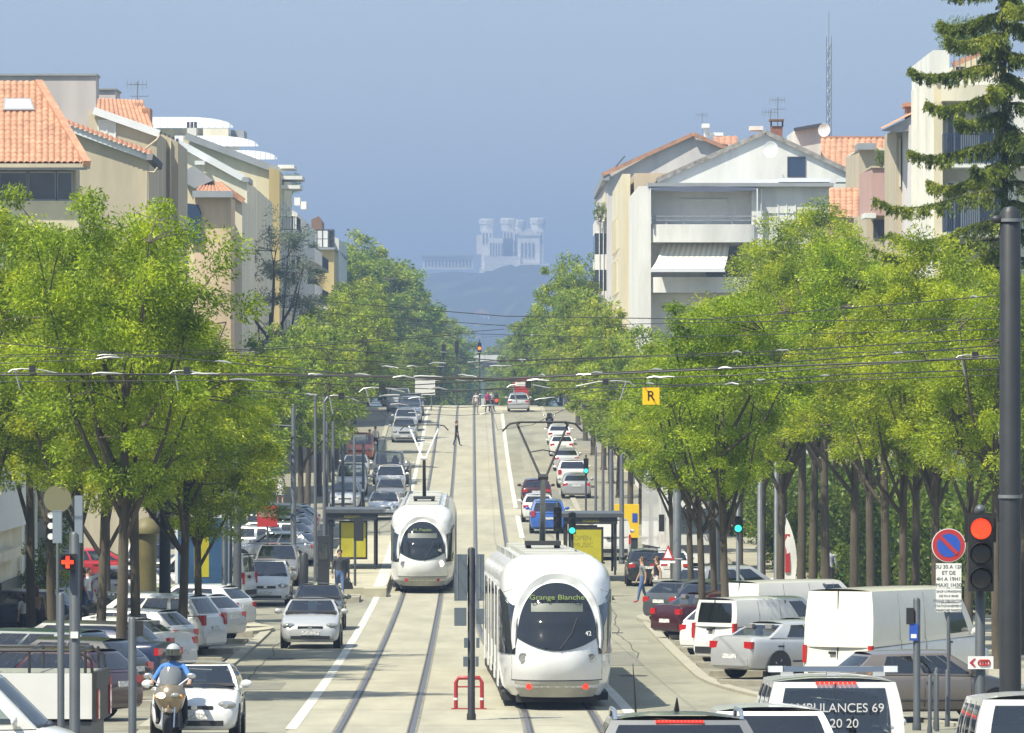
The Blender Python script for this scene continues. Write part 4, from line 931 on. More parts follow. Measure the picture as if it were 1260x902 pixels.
r_ = MB(); r_.bar(P(800, 271, 371.2), P(931, 271, 371.2), 0.05); r_.bar(P(800, 266, 371.2), P(931, 266, 371.2), 0.05)
for x in (802, 806, 820, 842, 871, 901, 929): r_.bar(P(x, 276, 371.2), P(x, 265, 371.2), 0.05)
b.part('railing', r_, GREYTRIM)
cn = MB(); rr = []
for k in range(13): x = 799 + 11*k; rr.append([P(x, 231 - 3*math.sin(math.pi*k/12)*0.6, 371.0), P(x, 234 + 2*math.sin(math.pi*k/12*1.0), 371.0), P(x, 229, 372.6)])
cn.grid(rr, closed_c=True); b.part('canopy', cn, mat('slate_blue_canvas', (0.12, 0.14, 0.20), 0.8, var=0.2, vscale=1))
for x in (799.5, 931): b.part('post', MB().box(px(x, 371), px(x+1.5, 371), 370.9, 371.05, pz(276, 371), pz(232, 371)), WTRIM)
b.fwin(840, 894, 246, 280, 372.7, WTRIM, SHUT, 1, name='shuttered_door')
b.fwin(958, 978, 250, 290, 371.5, WTRIM, SHUT, 1, name='shuttered_window')
b.slab(930, 935, 298, 330, 371.2, 371.4, WTRIM, 'post'); b.fwin(870, 915, 303, 342, 372.7, GREYTRIM, PANE, 1, name='glazed_door')
aw = MB(); n_ = 26; awd = MB()
for k in range(n_):
    for mb_, on in ((aw, k % 2 == 0), (awd, k % 2 == 1)):
        if not on: continue
        f0, f1 = k/n_, (k+1)/n_; row = []
        for f in (f0, f1):
            l = []
            for j in range(7):
                t = j/6; x = (816+82*f)*(1-t) + (801+90*f)*t; y = 300*(1-t) + 331*t + 4*math.sin(math.pi*t); l.append(P(x, y, 372.5 - 2.7*t))
            row.append(l)
        mb_.grid(row)
b.part('awning', aw, mat('awning_white', (0.74, 0.73, 0.66), 0.8)); b.part('awning', awd, mat('awning_cream', (0.58, 0.56, 0.47), 0.8))
b.beam(P(801, 333, 369.8), P(892, 333, 369.8), 0.1, 0.16, WTRIM, 'awning_bar')
for x_ in (937, 1021): b.part('downpipe', MB().tube([P(x_, 232, 371.35), P(x_, 400, 371.35)], 0.05, 6), WTRIM)
for y_ in (262, 300, 340): b.part('render_joint', MB().box(px(936, 371), px(1023, 371), 371.44, 371.5, pz(y_+0.5, 371), pz(y_, 371)), GREYTRIM)
b.wall([(812, 240), (812, 222), (942, 164), (1056, 216), (1056, 240)], 379, 16, W_LGREY, 'gable')
for (xa, ya), (xb, yb) in (((808, 222), (942, 162.5)), ((942, 162.5), (1058, 217))):
    b.beam(P(xa, ya, 378.95), P(xb, yb, 378.95), 0.3, 0.28, mat('weathered_verge', (0.33, 0.31, 0.28), 0.9, var=0.6, vscale=3), 'verge')
    b.part('roof_slope', MB().add([P(xa, ya-0.5, 378.9), P(xb, yb-0.5, 378.9), P(xb, yb-0.5, 378.9)+Vector((0, 17.5, 0)), P(xa, ya-.5, 378.9)+Vector((0, 17.5, 0))], [(0,1,2,3)]), TILE)
b.fwin(970, 990, 194, 217, 379, DTRIM, BLUEW, 0)
b.slab(958, 1022, 219, 224, 373, 376, WTRIM, 'duct'); b.slab(1030, 1058, 219, 224, 373, 376, WTRIM, 'duct'); b.slab(900, 960, 221, 225, 376, 376.4, WTRIM, 'parapet_rail')
b.part('chimney', MB().box(px(949, 380), px(963, 380), 380, 381.2, pz(168, 380), pz(155, 380)), mat('chimney_brick', (0.28, 0.13, 0.09), 0.9, var=0.3, vscale=6)); b.slab(947, 965, 146.5, 148.5, 379.8, 381.4, W_BROWN, 'chimney_cap')
for x in (949, 963): b.slab(x-1, x+1, 148, 156, 380.3, 380.6, DTRIM, 'cap_leg')
b.slab(923, 939, 155, 160, 384, 386, W_WHITE, 'chimney_stack')
for k in range(6):
    for z in (6.5, 9.3, 12.1, 15.0, 17.2): b.swin(-1, UR, 373.5+3.6*k, 374.5+3.6*k, z, z+1.8, W_WHITE, PANE)
for z in (7.8, 10.6): b.balcony(-1, UR, 378, 392, z, 0.5)
dish(948, 184, 0.48, 378, 'large white satellite dish on the white gable beneath the brick chimney'); dish(1014, 160, 0.40, 390, 'small satellite dish beside the flat grey penthouse')
antenna(957, 120, 155, 381, 'thin rooftop aerial beside the brick chimney', 1)
# grey penthouse + tiled houses
b = Bld('grey_penthouse_block', 'grey rooftop penthouse box between the gable and the tiled roof', px(994, 392), 392)
b.wall([(978, None), (978, 160), (1010, 154), (1010, None)], 392, 10, W_LGREY); b.beam(P(977, 159.5, 391.8), P(1011, 153.5, 391.8), 0.4, 0.2, DTRIM, 'roof_edge')
b = Bld('tiled_roof_house', 'house with broad orange tiled roof seen behind the lattice mast', px(1050, 400), 398)
b.wall([(1008, None), (1008, 255), (1105, 255), (1105, None)], 398, 14, W_BEIGE); tile_roof(b, P(1004, 258, 397), P(1108, 258, 397), P(1108, 169, 404), P(1009, 169, 404), pitch=0.36, row=0.6)
b.slab(1009, 1108, 167.5, 170, 403.8, 404.2, TILE, 'ridge')
b = Bld('beige_cube_house', 'plain beige flat-roofed block with glazed roof light beside the pink terrace', px(1080, 340), 340)
b.wall([(1057, None), (1057, 184), (1102, 184), (1102, None)], 340, 12, W_BEIGE); b.slab(1056, 1078, 176, 184, 339.5, 343, GREYTRIM, 'roof_light'); b.slab(1056, 1103, 182.5, 185, 339.8, 352, W_PALE, 'coping')
b.wall([(1022, None), (1022, 268), (1056, 268), (1056, None)], 338, 8, W_PINK, 'low_wing'); tile_roof(b, P(1020, 268, 337.6), P(1057, 268, 337.6), P(1057, 232, 341), P(1020, 232, 341), pitch=0.3)
b = Bld('pink_terrace_house', 'terracotta pink house with projecting roof terrace', px(1090, 305), 305)
b.wall([(1073, 265), (1073, 206), (1135, 206), (1135, 265)], 303, 10, W_PINK, 'terrace_wall'); b.wall([(1066, None), (1066, 262), (1135, 262), (1135, None)], 305, 10, W_BEIGE); b.slab(1072, 1136, 204, 206.5, 302.9, 313, W_BEIGE, 'coping'); b.slab(1064, 1078, 262, 268, 301, 304, W_WHITE, 'balcony'); b.fwin(1076, 1090, 272, 292, 305, DTRIM, PANE, 1)
b.beam(P(1100, 262, 302), P(1135, 248, 302), 0.8, 0.5, GREYTRIM, 'porch_roof')
pl_ = MB()
# R4
b = Bld('pinkish_house', 'beige pink house with overhanging tiled eave and chimney beside the tall white block', px(1115, 268), 268)
b.wall([(1103, None), (1103, 158), (1140, 158), (1140, None)], 276, 8, W_BEIGE); b.wall([(1126, None), (1126, 150), (1150, 150), (1150, None)], 268, 8, W_LILAC, 'wing')
rf = [P(1085, 160, 275), P(1132, 137, 268), P(1160, 137, 268), P(1160, 160, 275)]
b.part('eave', MB().add([P(1084, 161, 272), P(1134, 137, 272), P(1160, 128, 272), P(1160, 150, 272), P(1108, 163, 272)] + [P(1084, 161, 282), P(1134, 137, 282), P(1160, 128, 282), P(1160, 150, 282), P(1108, 163, 282)], [(0,1,2,3,4),(9,8,7,6,5),(0,5,6,1),(1,6,7,2),(4,9,5,0)]), GREYTRIM)
tile_roof(b, P(1085, 159, 271.8), P(1085, 159, 282), P(1134, 134, 282), P(1134, 134, 271.8), row=0.4)
b.part('chimney', MB().box(px(1115, 274), px(1131, 274), 273.5, 275, pz(150, 274), pz(131, 274)), TILE); b.slab(1113, 1133, 126, 131, 273.2, 275.3, TILE, 'chimney_cap')
for x in (1107, 1112, 1117, 1122): b.slab(x, x+1.5, 170, 230, 275.8, 276, W_PALE, 'rib')
# R5 tall white block
b = Bld('tall_white_block', 'tall white apartment block with roof terrace and dark balcony railings behind the spruce', px(1200, 250), 250)
b.wall([(1160, None), (1160, 95), (1300, 95), (1300, None)], 252, 12, W_WHITE)
U5 = UX(px(1160, 250), 250)
b.part('street_wall', MB().box(px(1160, 250)-0.35, px(1160, 250), 250, 263, 0, pz(95, 250)), W_SUNCR)
b.part('parapet', MB().box(px(1160, 250)-0.4, px(1160, 250)+0.25, 249.8, 263, pz(95, 250), pz(62, 250)), W_WHITE)
b.slab(1160, 1235, 104, 124, 249, 252, W_PALE, 'balcony'); b.wall([(1166, 96), (1172, 82), (1206, 66), (1240, 84), (1240, 96)], 254, 8, W_CREAM, 'attic_gable'); b.fwin(1178, 1186, 84, 94, 253.9, DTRIM, PANE, 0)
b.beam(P(1172, 80, 253.6), P(1207, 65, 253.6), 0.4, 0.2, TILE, 'verge')
for k in range(7):
    zz = pz(62, 250)
    for z in range(6):
        if k % 2 == 0: b.swin(-1, U5-0.35, 250.8+1.75*k, 251.7+1.75*k, 1.4+3.0*z, 3.5+3.0*z, W_WHITE, PANE)
    b.part('pilaster', MB().box(px(1160, 250)-0.55, px(1160, 250)-0.3, 250.2+1.75*k, 250.5+1.75*k, 0, pz(96, 250)), W_WHITE)
for y in (165, 250, 330):
    b.slab(1160, 1290, y+36, y+41, 249.6, 252, W_WHITE, 'balcony')
    m_ = MB(); m_.bar(P(1160, y, 249.6), P(1290, y, 249.6), 0.05)
    for k in range(48): m_.bar(P(1160+2.7*k, y, 249.6), P(1160+2.7*k, y+36, 249.6), 0.035)
    b.part('railing', m_, BLUEW); b.fwin(1166, 1182, y-25, y+34, 252, WTRIM, PANE, 1, name='glazed_door'); b.fwin(1205, 1240, y-25, y+34, 252, WTRIM, PANE, 1, name='glazed_door')
rt = MB(); rt.bar(P(1158, 62, 250), P(1216, 62, 250), 0.05)
for k in range(9): rt.bar(P(1160+7*k, 62, 250), P(1160+7*k, 96, 250), 0.04)
b.part('terrace_railing', rt, GALV)
# ---- R2 and R3
b = Bld('cream_window_block', 'narrow cream block with rows of tall grey windows facing the avenue', px(790, 400), 400)
b.wall([(781, None), (781, 213), (826, 213), (826, None)], 397, 40, W_BEIGE)
U2 = UX(px(781, 397), 397)
b.part('street_wall', MB().box(px(781, 397)-0.75, px(781, 397)-0.25, 398.5, 437, 0, pz(213, 397)), W_SUNCR)
for k in range(7):
    for z in (5.5, 8.3, 11.1, 13.9, 16.7): b.swin(-1, U2-0.6, 400+5*k, 402.2+5*k, z, z+2.1, W_SUNCR, SHUTG)
b = Bld('lilac_gable_building', 'lilac grey gable building with glazed corner bays and plants at the far end', px(800, 495), 495)
b.wall([(748, None), (748, 212), (853, 166), (900, 186), (900, None)], 495, 50, W_LILAC)
for (xa, ya), (xb, yb) in (((741, 215), (853, 165)), ((853, 165), (902, 186))): b.beam(P(xa, ya, 494.6), P(xb, yb, 494.85), 0.35, 0.3, TILE, 'verge')
tile_roof(b, P(878, 182, 500), P(908, 182, 500), P(908, 168, 505), P(878, 168, 505), pitch=0.4)
b.slab(741, 750, 213, 222, 494.5, 545, GREYTRIM, 'eave')
for i, (y0, y1, m_) in enumerate(((272, 287, W_WHITE), (287, 313, PANE), (313, 332, W_WHITE), (332, 358, PANE), (358, 378, W_WHITE), (378, 392, PANE))):
    b.slab(732, 748, y0, y1, 500, 512, m_, 'bay_pane' if m_ is PANE else 'bay_spandrel')
for x in (737, 742): b.slab(x, x+0.8, 273, 392, 499.9, 500, WTRIM, 'mullion')
b.slab(744, 748, 236, 272, 500, 530, W_PALE, 'loggia')
for (x, y0, y1) in ((869, 150, 180),): b.part('chimney', MB().box(px(866, 500), px(872, 500), 499, 500, pz(182, 500), pz(158, 500)), W_LGREY)
b.slab(864, 873, 152, 157, 498.6, 500.4, WHITEP, 'chimney_cap'); b.slab(872, 890, 163, 167, 499, 501, WHITEP, 'solar_collector')
b.beam(P(757, 206, 498), P(769, 192, 498), 0.3, 0.1, DTRIM, 'solar_panel')
antenna(864, 139, 165, 499, 'small aerial on the lilac gable building'); antenna(169, 100, 123, 296, 'white rooftop aerial above the beige house', 1); antenna(948, 135, 160, 383, 'slim aerial left of the brick chimney')
# ---- lattice mast
root = thing('lattice_mast', 'tall thin lattice radio mast rising above the tiled roof', 'mast', (px(1020, 440), 440, gz(440)))
m_ = MB(); zb, zt_ = gz(440), pz(45, 440); X = px(1020, 440); w = 0.17
cor = [(X-w, 440-w), (X+w, 440-w), (X, 440+w)]
for c_ in cor: m_.bar((c_[0], c_[1], zb), (c_[0], c_[1], zt_), 0.045)
z = zb; k = 0
while z < zt_-0.5:
    for i in range(3):
        a_, c_ = cor[i], cor[(i+1) % 3]
        if k % 2: a_, c_ = c_, a_
        m_.bar((*a_, z), (*c_, z+0.5), 0.025)
    z += 0.5; k += 1
o = m_.build('lattice', GALV, root, 0); o.location = -root.location
o = MB().tube([(X, 440, zt_), (X, 440, pz(14, 440))], 0.02, 5).build('whip', GALV, root, 0); o.location = -root.location

# ================================================================== basilica on the hill
D = 5250
W_STONE = mat('basilica_stone', (0.85, 0.82, 0.76), 0.85, var=0.12, vscale=0.05); W_SLIT = mat('basilica_opening', (0.10, 0.11, 0.13), 0.8)
b = Bld('basilica', 'pale four-towered basilica on the hazy hilltop', px(630, D), D)
def bb_(x0, x1, y0, y1, d0, d1, nm, m_=W_STONE): return b.part(nm, MB().box(px(x0, D), px(x1, D), d0, d1, pz(y1, D), pz(y0, D)), m_)
bb_(600, 632, 293, 345, D, D+60, 'nave'); bb_(637, 664, 289, 345, D-8, D+30, 'front')
for x0, x1, dd in ((592, 606, 20), (619, 631.5, 0), (632.5, 642, 55), (655, 668.5, -6)):
    xm, hw_ = (x0+x1)/2, (x1-x0)/2
    t = bb_(x0, x1, 283 if x1 != 642 else 280, 345, D+dd, D+dd+16, 'tower')
    n = MB(); c_ = Vector((px(xm, D), D+dd+8, 0))
    n.lathe([(5.6, pz(284, D)), (6.0, pz(276, D)), (6.6, pz(275, D)), (6.6, pz(270, D)), (5.9, pz(268, D))], (c_.x, c_.y, 0), 'z', 8); b.part('tower_crown', n, W_STONE, 0)
    for k in range(3): b.part('belfry_opening', MB().box(px(xm-hw_*0.62+hw_*0.62*k-0.9, D), px(xm-hw_*0.62+hw_*0.62*k+0.9, D), D+dd-0.4, D+dd+0.3, pz(300, D), pz(286, D)), W_SLIT)
for k in range(5): bb_(603+3.4*k, 604.6+3.4*k, 299, 318, D-0.6, D+0.4, 'nave_window', W_SLIT)
for k in range(4): bb_(641+4.6*k, 643.2+4.6*k, 299, 317, D-8.8, D-7.6, 'portal_opening', W_SLIT)
gp = [(px(636, D), pz(290, D)), (px(665, D), pz(290, D)), (px(650.5, D), pz(281, D))]; b.part('pediment', MB().prism(gp, D-9, D-4, 'y'), W_STONE)
bb_(596, 640, 316, 334, D-20, D-4, 'terrace'); bb_(637, 676, 325, 342, D-26, D-9, 'stair_block'); bb_(586, 600, 288, 312, D+30, D+50, 'apse'); bb_(590, 675, 330, 344, D-10, D+40, 'podium')
b = Bld('hilltop_convent', 'long pale building beside the basilica on the hazy hill', px(550, D), D)
bb_(520, 582, 316, 332, D-10, D+10, 'wall'); bb_(518, 584, 313.5, 316, D-12, D+12, 'roof', GREYTRIM)
for k in range(14): bb_(523+4.2*k, 525+4.2*k, 320, 328, D-10.6, D-9.6, 'window', W_SLIT)
b = Bld('hillside_house', 'small pale house half way down the hazy hill', px(593, 4600), 4600)
b.part('wall', MB().box(px(583, 4600), px(602, 4600), 4590, 4610, pz(402, 4600), pz(386, 4600)), W_STONE); b.part('roof', MB().prism([(px(582, 4600), pz(386, 4600)), (px(603, 4600), pz(386, 4600)), (px(592, 4600), pz(380, 4600))], 4589, 4611, 'y'), TILE)
for k in range(3): b.part('window', MB().box(px(585+6*k, 4600), px(588+6*k, 4600), 4589.4, 4590.2, pz(396, 4600), pz(390, 4600)), W_SLIT)
# far viaduct across the dip
b = Bld('viaduct', 'grey railway bridge crossing the avenue in the far dip', px(600, 1000), 1000, 'bridge')
b.part('deck', MB().box(px(540, 1000), px(660, 1000), 998, 1006, pz(446, 1000), pz(437, 1000)), W_LGREY)
for x in (556, 592, 628): b.part('pier', MB().box(px(x, 1000), px(x+4, 1000), 999, 1005, gz(1000), pz(446, 1000)), W_LGREY)
b.part('girder', MB().box(px(545, 1000), px(655, 1000), 997, 998, pz(452, 1000), pz(446, 1000)), DTRIM)
# ================================================================== trees
BARK = mat('bark', (0.10, 0.083, 0.058), 0.95, var=0.4, vscale=3, bump=0.5, bscale=15, coord='obj', stretch=(1, 1, 0.25))
BARKD = mat('dark_bark', (0.055, 0.045, 0.035), 0.95, var=0.4, vscale=3, bump=0.5, bscale=15, coord='obj', stretch=(1, 1, 0.25))
LEAF = leafmat('ash_leaf', (0.12, 0.185, 0.006), (0.25, 0.35, 0.012), (0.44, 0.52, 0.035), 0.42)
LEAFF = leafmat('far_leaf', (0.12, 0.19, 0.012), (0.23, 0.33, 0.02), (0.38, 0.46, 0.045), 0.42)
NEEDLE = leafmat('spruce_needle', (0.08, 0.13, 0.015), (0.16, 0.22, 0.025), (0.28, 0.33, 0.04), 0.4)
CEDAR = leafmat('cedar_needle', (0.09, 0.13, 0.09), (0.14, 0.18, 0.12), (0.2, 0.24, 0.17), 0.3)
HEDGE = leafmat('hedge_leaf', (0.06, 0.11, 0.012), (0.11, 0.18, 0.02), (0.19, 0.27, 0.035), 0.4)
LIME = leafmat('lime_leaf', (0.12, 0.18, 0.015), (0.19, 0.27, 0.02), (0.28, 0.34, 0.035), 0.45)
def leaf_quads(cen, axis, side, ln, wd):
    """rhombic leaves: centre, long axis, side axis arrays"""
    n = len(cen); v = np.empty((n, 4, 3))
    a = axis*ln[:, None]*0.5; s = side*wd[:, None]*0.5
    v[:, 0] = cen - a; v[:, 1] = cen + s - a*0.1; v[:, 2] = cen + a; v[:, 3] = cen - s - a*0.1
    return v.reshape(-1, 3), np.arange(n*4).reshape(-1, 4)
def unit(a): return a/np.maximum(1e-9, np.linalg.norm(a, axis=1))[:, None]
def crown_points(rng, n, rx, rz, zc, lump=0.35, egg=0.15):
    out = []; ph = rng.uniform(0, 6.28, 6)
    while len(out) < n:
        p = rng.normal(size=3); p /= np.linalg.norm(p); r = rng.uniform(0.12, 1)**0.42
        az = math.atan2(p[1], p[0]); k = 1 + lump*(0.5*math.sin(3*az+ph[0]+2*p[2]) + 0.35*math.sin(5*az+ph[1]-4*p[2]) + 0.35*math.sin(6*p[2]+ph[2]))*0.6
        w = rx*(1 - egg*p[2])*r*k
        out.append((p[0]*w, p[1]*w, zc + p[2]*rz*r*(0.9+0.1*k)))
    return np.array(out)
def make_tree(seed, H=11.5, rx=2.9, trunk_h=3.2, tr=0.17, nclump=130, nleaf=200, ln=0.16, wd=0.05, cl=0.55, lm=None, bark=None, bottom=None, lump=0.4, egg=0.15):
    rng = np.random.default_rng(seed)
    bottom = bottom or trunk_h*0.95; zc = (H+bottom)/2; rz = (H-bottom)/2 - cl*0.5
    pts = crown_points(rng, nclump, rx-cl*0.5, rz, zc, lump, egg)
    # woody skeleton
    m = MB(); lean = rng.normal(size=2)*0.12
    tp = [Vector((lean[0]*t + 0.05*math.sin(4*t+seed), lean[1]*t, (bottom+ (zc-bottom)*0.9)*t)) for t in (0, 0.04, 0.2, 0.4, 0.6, 0.8, 1)]
    m.tube(tp, [tr*1.35, tr*1.05, tr, tr*0.92, tr*0.8, tr*0.6, tr*0.35], 9)
    limbs = []; nl = 9
    for k in range(nl):
        a = 2*math.pi*k/nl + rng.uniform(-0.3, 0.3); t0 = rng.uniform(0.45, 0.9); i = min(5, int(t0*6)); b0 = tp[i].lerp(tp[i+1], t0*6-i) if i+1 < len(tp) else tp[-1]
        b0 = Vector((b0.x, b0.y, max(trunk_h*0.75, b0.z))); rr = rx*rng.uniform(0.5, 0.8); e = Vector((rr*math.cos(a), rr*math.sin(a), b0.z + (H-b0.z)*rng.uniform(0.35, 0.75)))
        mid = b0.lerp(e, 0.5) + Vector((math.cos(a)*0.15*rr, math.sin(a)*0.15*rr, -0.1)); q = [b0, b0.lerp(mid, 0.5), mid, mid.lerp(e, 0.5) + Vector((0, 0, 0.1)), e]
        m.tube(q, [tr*0.5, tr*0.42, tr*0.33, tr*0.22, tr*0.1], 6); limbs.append(q)
    for p in pts[::2]:
        v = Vector(p); best = min(((v-w).length + 0.5*abs(w.z-v.z), w) for q in limbs for w in q[1:])
        w = best[1]; m.tube([w, w.lerp(v, 0.5) + Vector((0, 0, 0.08)), v], [tr*0.16, tr*0.11, tr*0.05], 4, cap=False)
    # foliage
    cs = []; ax = []
    for p in pts:
        k = int(nleaf*rng.uniform(0.6, 1.35)); rad = cl*rng.uniform(0.7, 1.3)
        d = unit(rng.normal(size=(k, 3))); rr = rng.uniform(0, 1, k)**0.5
        q = d*rr[:, None]*rad*np.array([1.0, 1.0, 0.72]); cs.append(p + q)
        o = unit(q + np.array([p[0]*0.12, p[1]*0.12, -0.12]) + rng.normal(size=(k, 3))*0.28); ax.append(o)
    cs = np.concatenate(cs); ax = np.concatenate(ax); n = len(cs)
    sd = unit(np.cross(ax, rng.normal(size=(n, 3)) + np.array([0, 0, 0.6])))
    v, f = leaf_quads(cs, ax, sd, ln*rng.uniform(0.7, 1.3, n), wd*rng.uniform(0.7, 1.3, n))
    return m.mesh('trunk', bark or BARK, 60), np_mesh('crown', v, f, lm or LEAF)
NEAR = [make_tree(s, trunk_h=4.2, tr=0.13, nclump=155, nleaf=430, ln=0.115, wd=0.038, cl=0.52, lump=0.85) for s in (11, 12, 13, 14)]
SLIM = [make_tree(s, H=11.8, rx=2.45, trunk_h=5.3, tr=0.12, nclump=125, nleaf=400, ln=0.115, wd=0.038, cl=0.48, lump=0.9) for s in (15, 16, 17)]                       # street ash trees
TALL = [make_tree(s, H=15, rx=3.2, trunk_h=6.6, tr=0.17, nclump=150, nleaf=320, ln=0.135, wd=0.046, cl=0.60, lump=0.9, egg=0.25) for s in (21, 22, 23)]
FAR = [make_tree(s, H=11, rx=3.0, trunk_h=3.0, nclump=95, nleaf=120, ln=0.24, wd=0.09, cl=0.58, lm=LEAFF, lump=0.75) for s in (31, 32, 33)]
BIG = [make_tree(s, H=20, rx=6.0, trunk_h=5.0, tr=0.35, nclump=230, nleaf=110, ln=0.42, wd=0.17, cl=1.05, lm=LEAFF, lump=0.4) for s in (41, 42)]
def tree(proto, loc, label, group=None, s=1.0, sz=1.0, rz=None, name='ash_tree', leaf=None):
    r = thing(name, label, 'tree', loc, random.uniform(0, 6.28) if rz is None else rz, group); r.scale = (s, s, s*sz)
    ob('trunk', proto[0], r); c = ob('crown', proto[1], r)
    if leaf: c.material_slots[0].link = 'OBJECT'; c.material_slots[0].material = leaf
    return r
# left kerb row (near)
GL = 'ash trees along the left parking row'
for i, (x, y, s, sz, lb) in enumerate([
    (152, 862, 1.0, 1.02, 'leafy green ash tree with forked trunk right behind the grey bollard post'), (122, 838, 0.95, 1.0, 'leafy ash tree with straight trunk over the dark parked cars'),
    (170, 828, 1.0, 0.98, 'leafy ash tree with slim trunk between white and silver parked cars'), (226, 812, 0.98, 0.88, 'leafy ash tree with knotted trunk beside the white van'), (246, 806, 0.86, 0.86, 'ash tree with slanting low branches at the end of the left parking row'),
    (95, 815, 1.0, 1.05, 'broad ash tree beside the red cross signal'), (38, 800, 1.0, 1.08, 'ash tree overhanging the low cream building'), (268, 748, 0.75, 0.8, 'small ash tree overhanging the road beside the lamp post'), (-20, 830, 1.05, 1.05, 'ash tree at the corner beside the white van')]):
    tree(NEAR[i % 4], G(x, y), lb, None, s, sz, rz=1.3*i)
for i, (u, d, s, sz) in enumerate([(-9.8, 176, 0.95, 1.05), (-9.9, 205, 0.95, 1.0), (-9.5, 226, 0.85, 1.0)]):
    tree(NEAR[(i+1) % 4], S(u, d), ['ash tree close to the dark shopfronts', 'ash tree on the pavement beside the yellow notice column', 'ash tree on the pavement beside the blue poster panel'][i], None, s, sz)
# left row beyond the platform
for i, (u, d, s) in enumerate([(-8.3, 252, 0.78), (-8.4, 268, 0.8), (-8.2, 286, 0.85), (-8.0, 304, 0.9), (-6.8, 322, 0.9), (-6.9, 340, 0.9), (-6.8, 360, 0.95), (-6.8, 382, 0.95), (-6.8, 404, 1.0), (-6.8, 428, 1.0), (-6.8, 452, 1.0), (-7.0, 478, 1.0), (-7.2, 505, 1.05), (-7.5, 532, 1.05)]):
    tree(FAR[i % 3], S(u, d), 'green street tree in the left row beyond the tram platform', 'street trees in the left row beyond the platform', s, random.uniform(0.92, 1.08))
# right kerb row
for i, (x, y, s, sz, lb) in enumerate([(894, 820, 0.92, 0.92, 'leafy ash tree with slender trunk in front of the white hatchback'), (864, 797, 0.9, 0.9, 'ash tree with slim trunk beside the maroon saloon'), (879, 780, 0.88, 0.88, 'ash tree with twin stems behind the maroon saloon'),
        (851, 764, 0.9, 0.9, 'ash tree with thin trunk beside the grey cabinet'), (828, 752, 0.8, 0.95, 'ash tree with spreading low branch beside the warning triangle sign')]):
    tree(SLIM[i % 3], G(x, y), lb, None, s, sz, rz=2.1*i+0.5)
for i, (u, d, s) in enumerate([(11.6, 246, 0.85), (11.8, 262, 0.85), (11.5, 280, 0.85), (10.9, 298, 0.9), (10.4, 318, 0.9), (10.3, 338, 0.95), (10.2, 358, 0.95), (10.2, 380, 1.0), (10.2, 402, 1.0), (10.0, 426, 1.0), (9.9, 450, 1.05), (9.8, 476, 1.05), (9.8, 502, 1.1), (9.8, 530, 1.1)]):
    tree(FAR[(i+1) % 3], S(u, d), 'green street tree in the right row beyond the tram shelter', 'street trees in the right row beyond the shelter', s, random.uniform(0.92, 1.1))
# square on the right
for i, (x, d, s) in enumerate([(938, 240, 0.78), (962, 246, 0.82), (984, 226, 0.93), (1000, 232, 0.95), (1017, 222, 0.94), (1048, 192, 0.85), (1072, 204, 0.82), (1092, 184, 0.79), (1108, 176, 0.76), (1152, 170, 0.75), (910, 258, 0.84), (1125, 196, 0.78), (1030, 262, 0.85), (1190, 166, 0.73), (1228, 160, 0.72), (960, 205, 0.78), (1262, 172, 0.75)]):
    lb_ = {938: 'tall ash tree beside the bright steel pole and feather flag', 962: 'tall ash tree just behind the feather flag', 1017: 'tall ash tree beside the walking man in white shirt', 910: 'tall ash tree behind the green traffic light of the square', 1152: 'tall ash tree rising behind the round no parking sign', 1190: 'tall ash tree behind the red traffic light', 1228: 'tall ash tree behind the thick charcoal pole', 1048: 'tall ash tree rising above the rear doors of the cream panel van'}.get(x)
    tree(TALL[i % 3], (px(x, d), d, gz(d)+0.12), lb_ or 'tall straight-trunked ash tree in the grove behind the white panel van', 'tall trees of the grove behind the van', s, random.uniform(0.95, 1.05))
# big far trees past the left row of buildings and beyond the crest
for i, (x, y, d, s, lb) in enumerate([(445, 282, 690, 1.0, 'tall bright green tree past the mustard end block'), (478, 312, 720, 0.95, 'tall spreading tree past the mustard block, lower than its neighbour'), (505, 348, 760, 0.9, 'dark green tree on the left beyond the crest'), (428, 300, 660, 0.9, 'green tree close against the mustard end block')]):
    pr = BIG[i % 2]; zt = pz(y, d); tree(pr, (px(x, d), d, gz(d)), lb, None, (zt-gz(d))/20.0, 1.0, name='plane_tree')
for i, (x, y, d) in enumerate([(532, 372, 860), (548, 395, 980), (520, 400, 700), (560, 418, 1150), (545, 430, 830), (500, 420, 640), (515, 436, 600), (640, 420, 980), (622, 412, 1180), (605, 425, 1300), (582, 428, 1350), (652, 405, 800), (665, 372, 640), (690, 366, 600), (712, 372, 580), (640, 440, 760), (585, 445, 1200), (613, 446, 1100), (566, 445, 1050)]):
    tree(BIG[(i+1) % 2], (px(x, d), d, gz(d)), 'hazy green tree beyond the crest of the avenue', 'hazy trees beyond the crest', max(0.35, (pz(y, d)-gz(d))/20.0), 1.0, name='plane_tree')

for i, (x, d, s) in enumerate([(418, 570, 0.62), (436, 566, 0.6), (455, 572, 0.64), (474, 568, 0.55), (490, 575, 0.5), (655, 560, 0.5), (672, 566, 0.6), (690, 562, 0.6), (708, 570, 0.64), (726, 566, 0.6), (516, 640, 0.45), (548, 660, 0.4), (575, 690, 0.4), (625, 640, 0.42), (600, 700, 0.4), (402, 575, 0.6), (744, 572, 0.6)]):
    tree(FAR[i % 3], (px(x, d), d, gz(d)-2.0), 'low bushy tree closing the view at the crest', 'low bushy trees at the crest', s*1.15, 1.0)
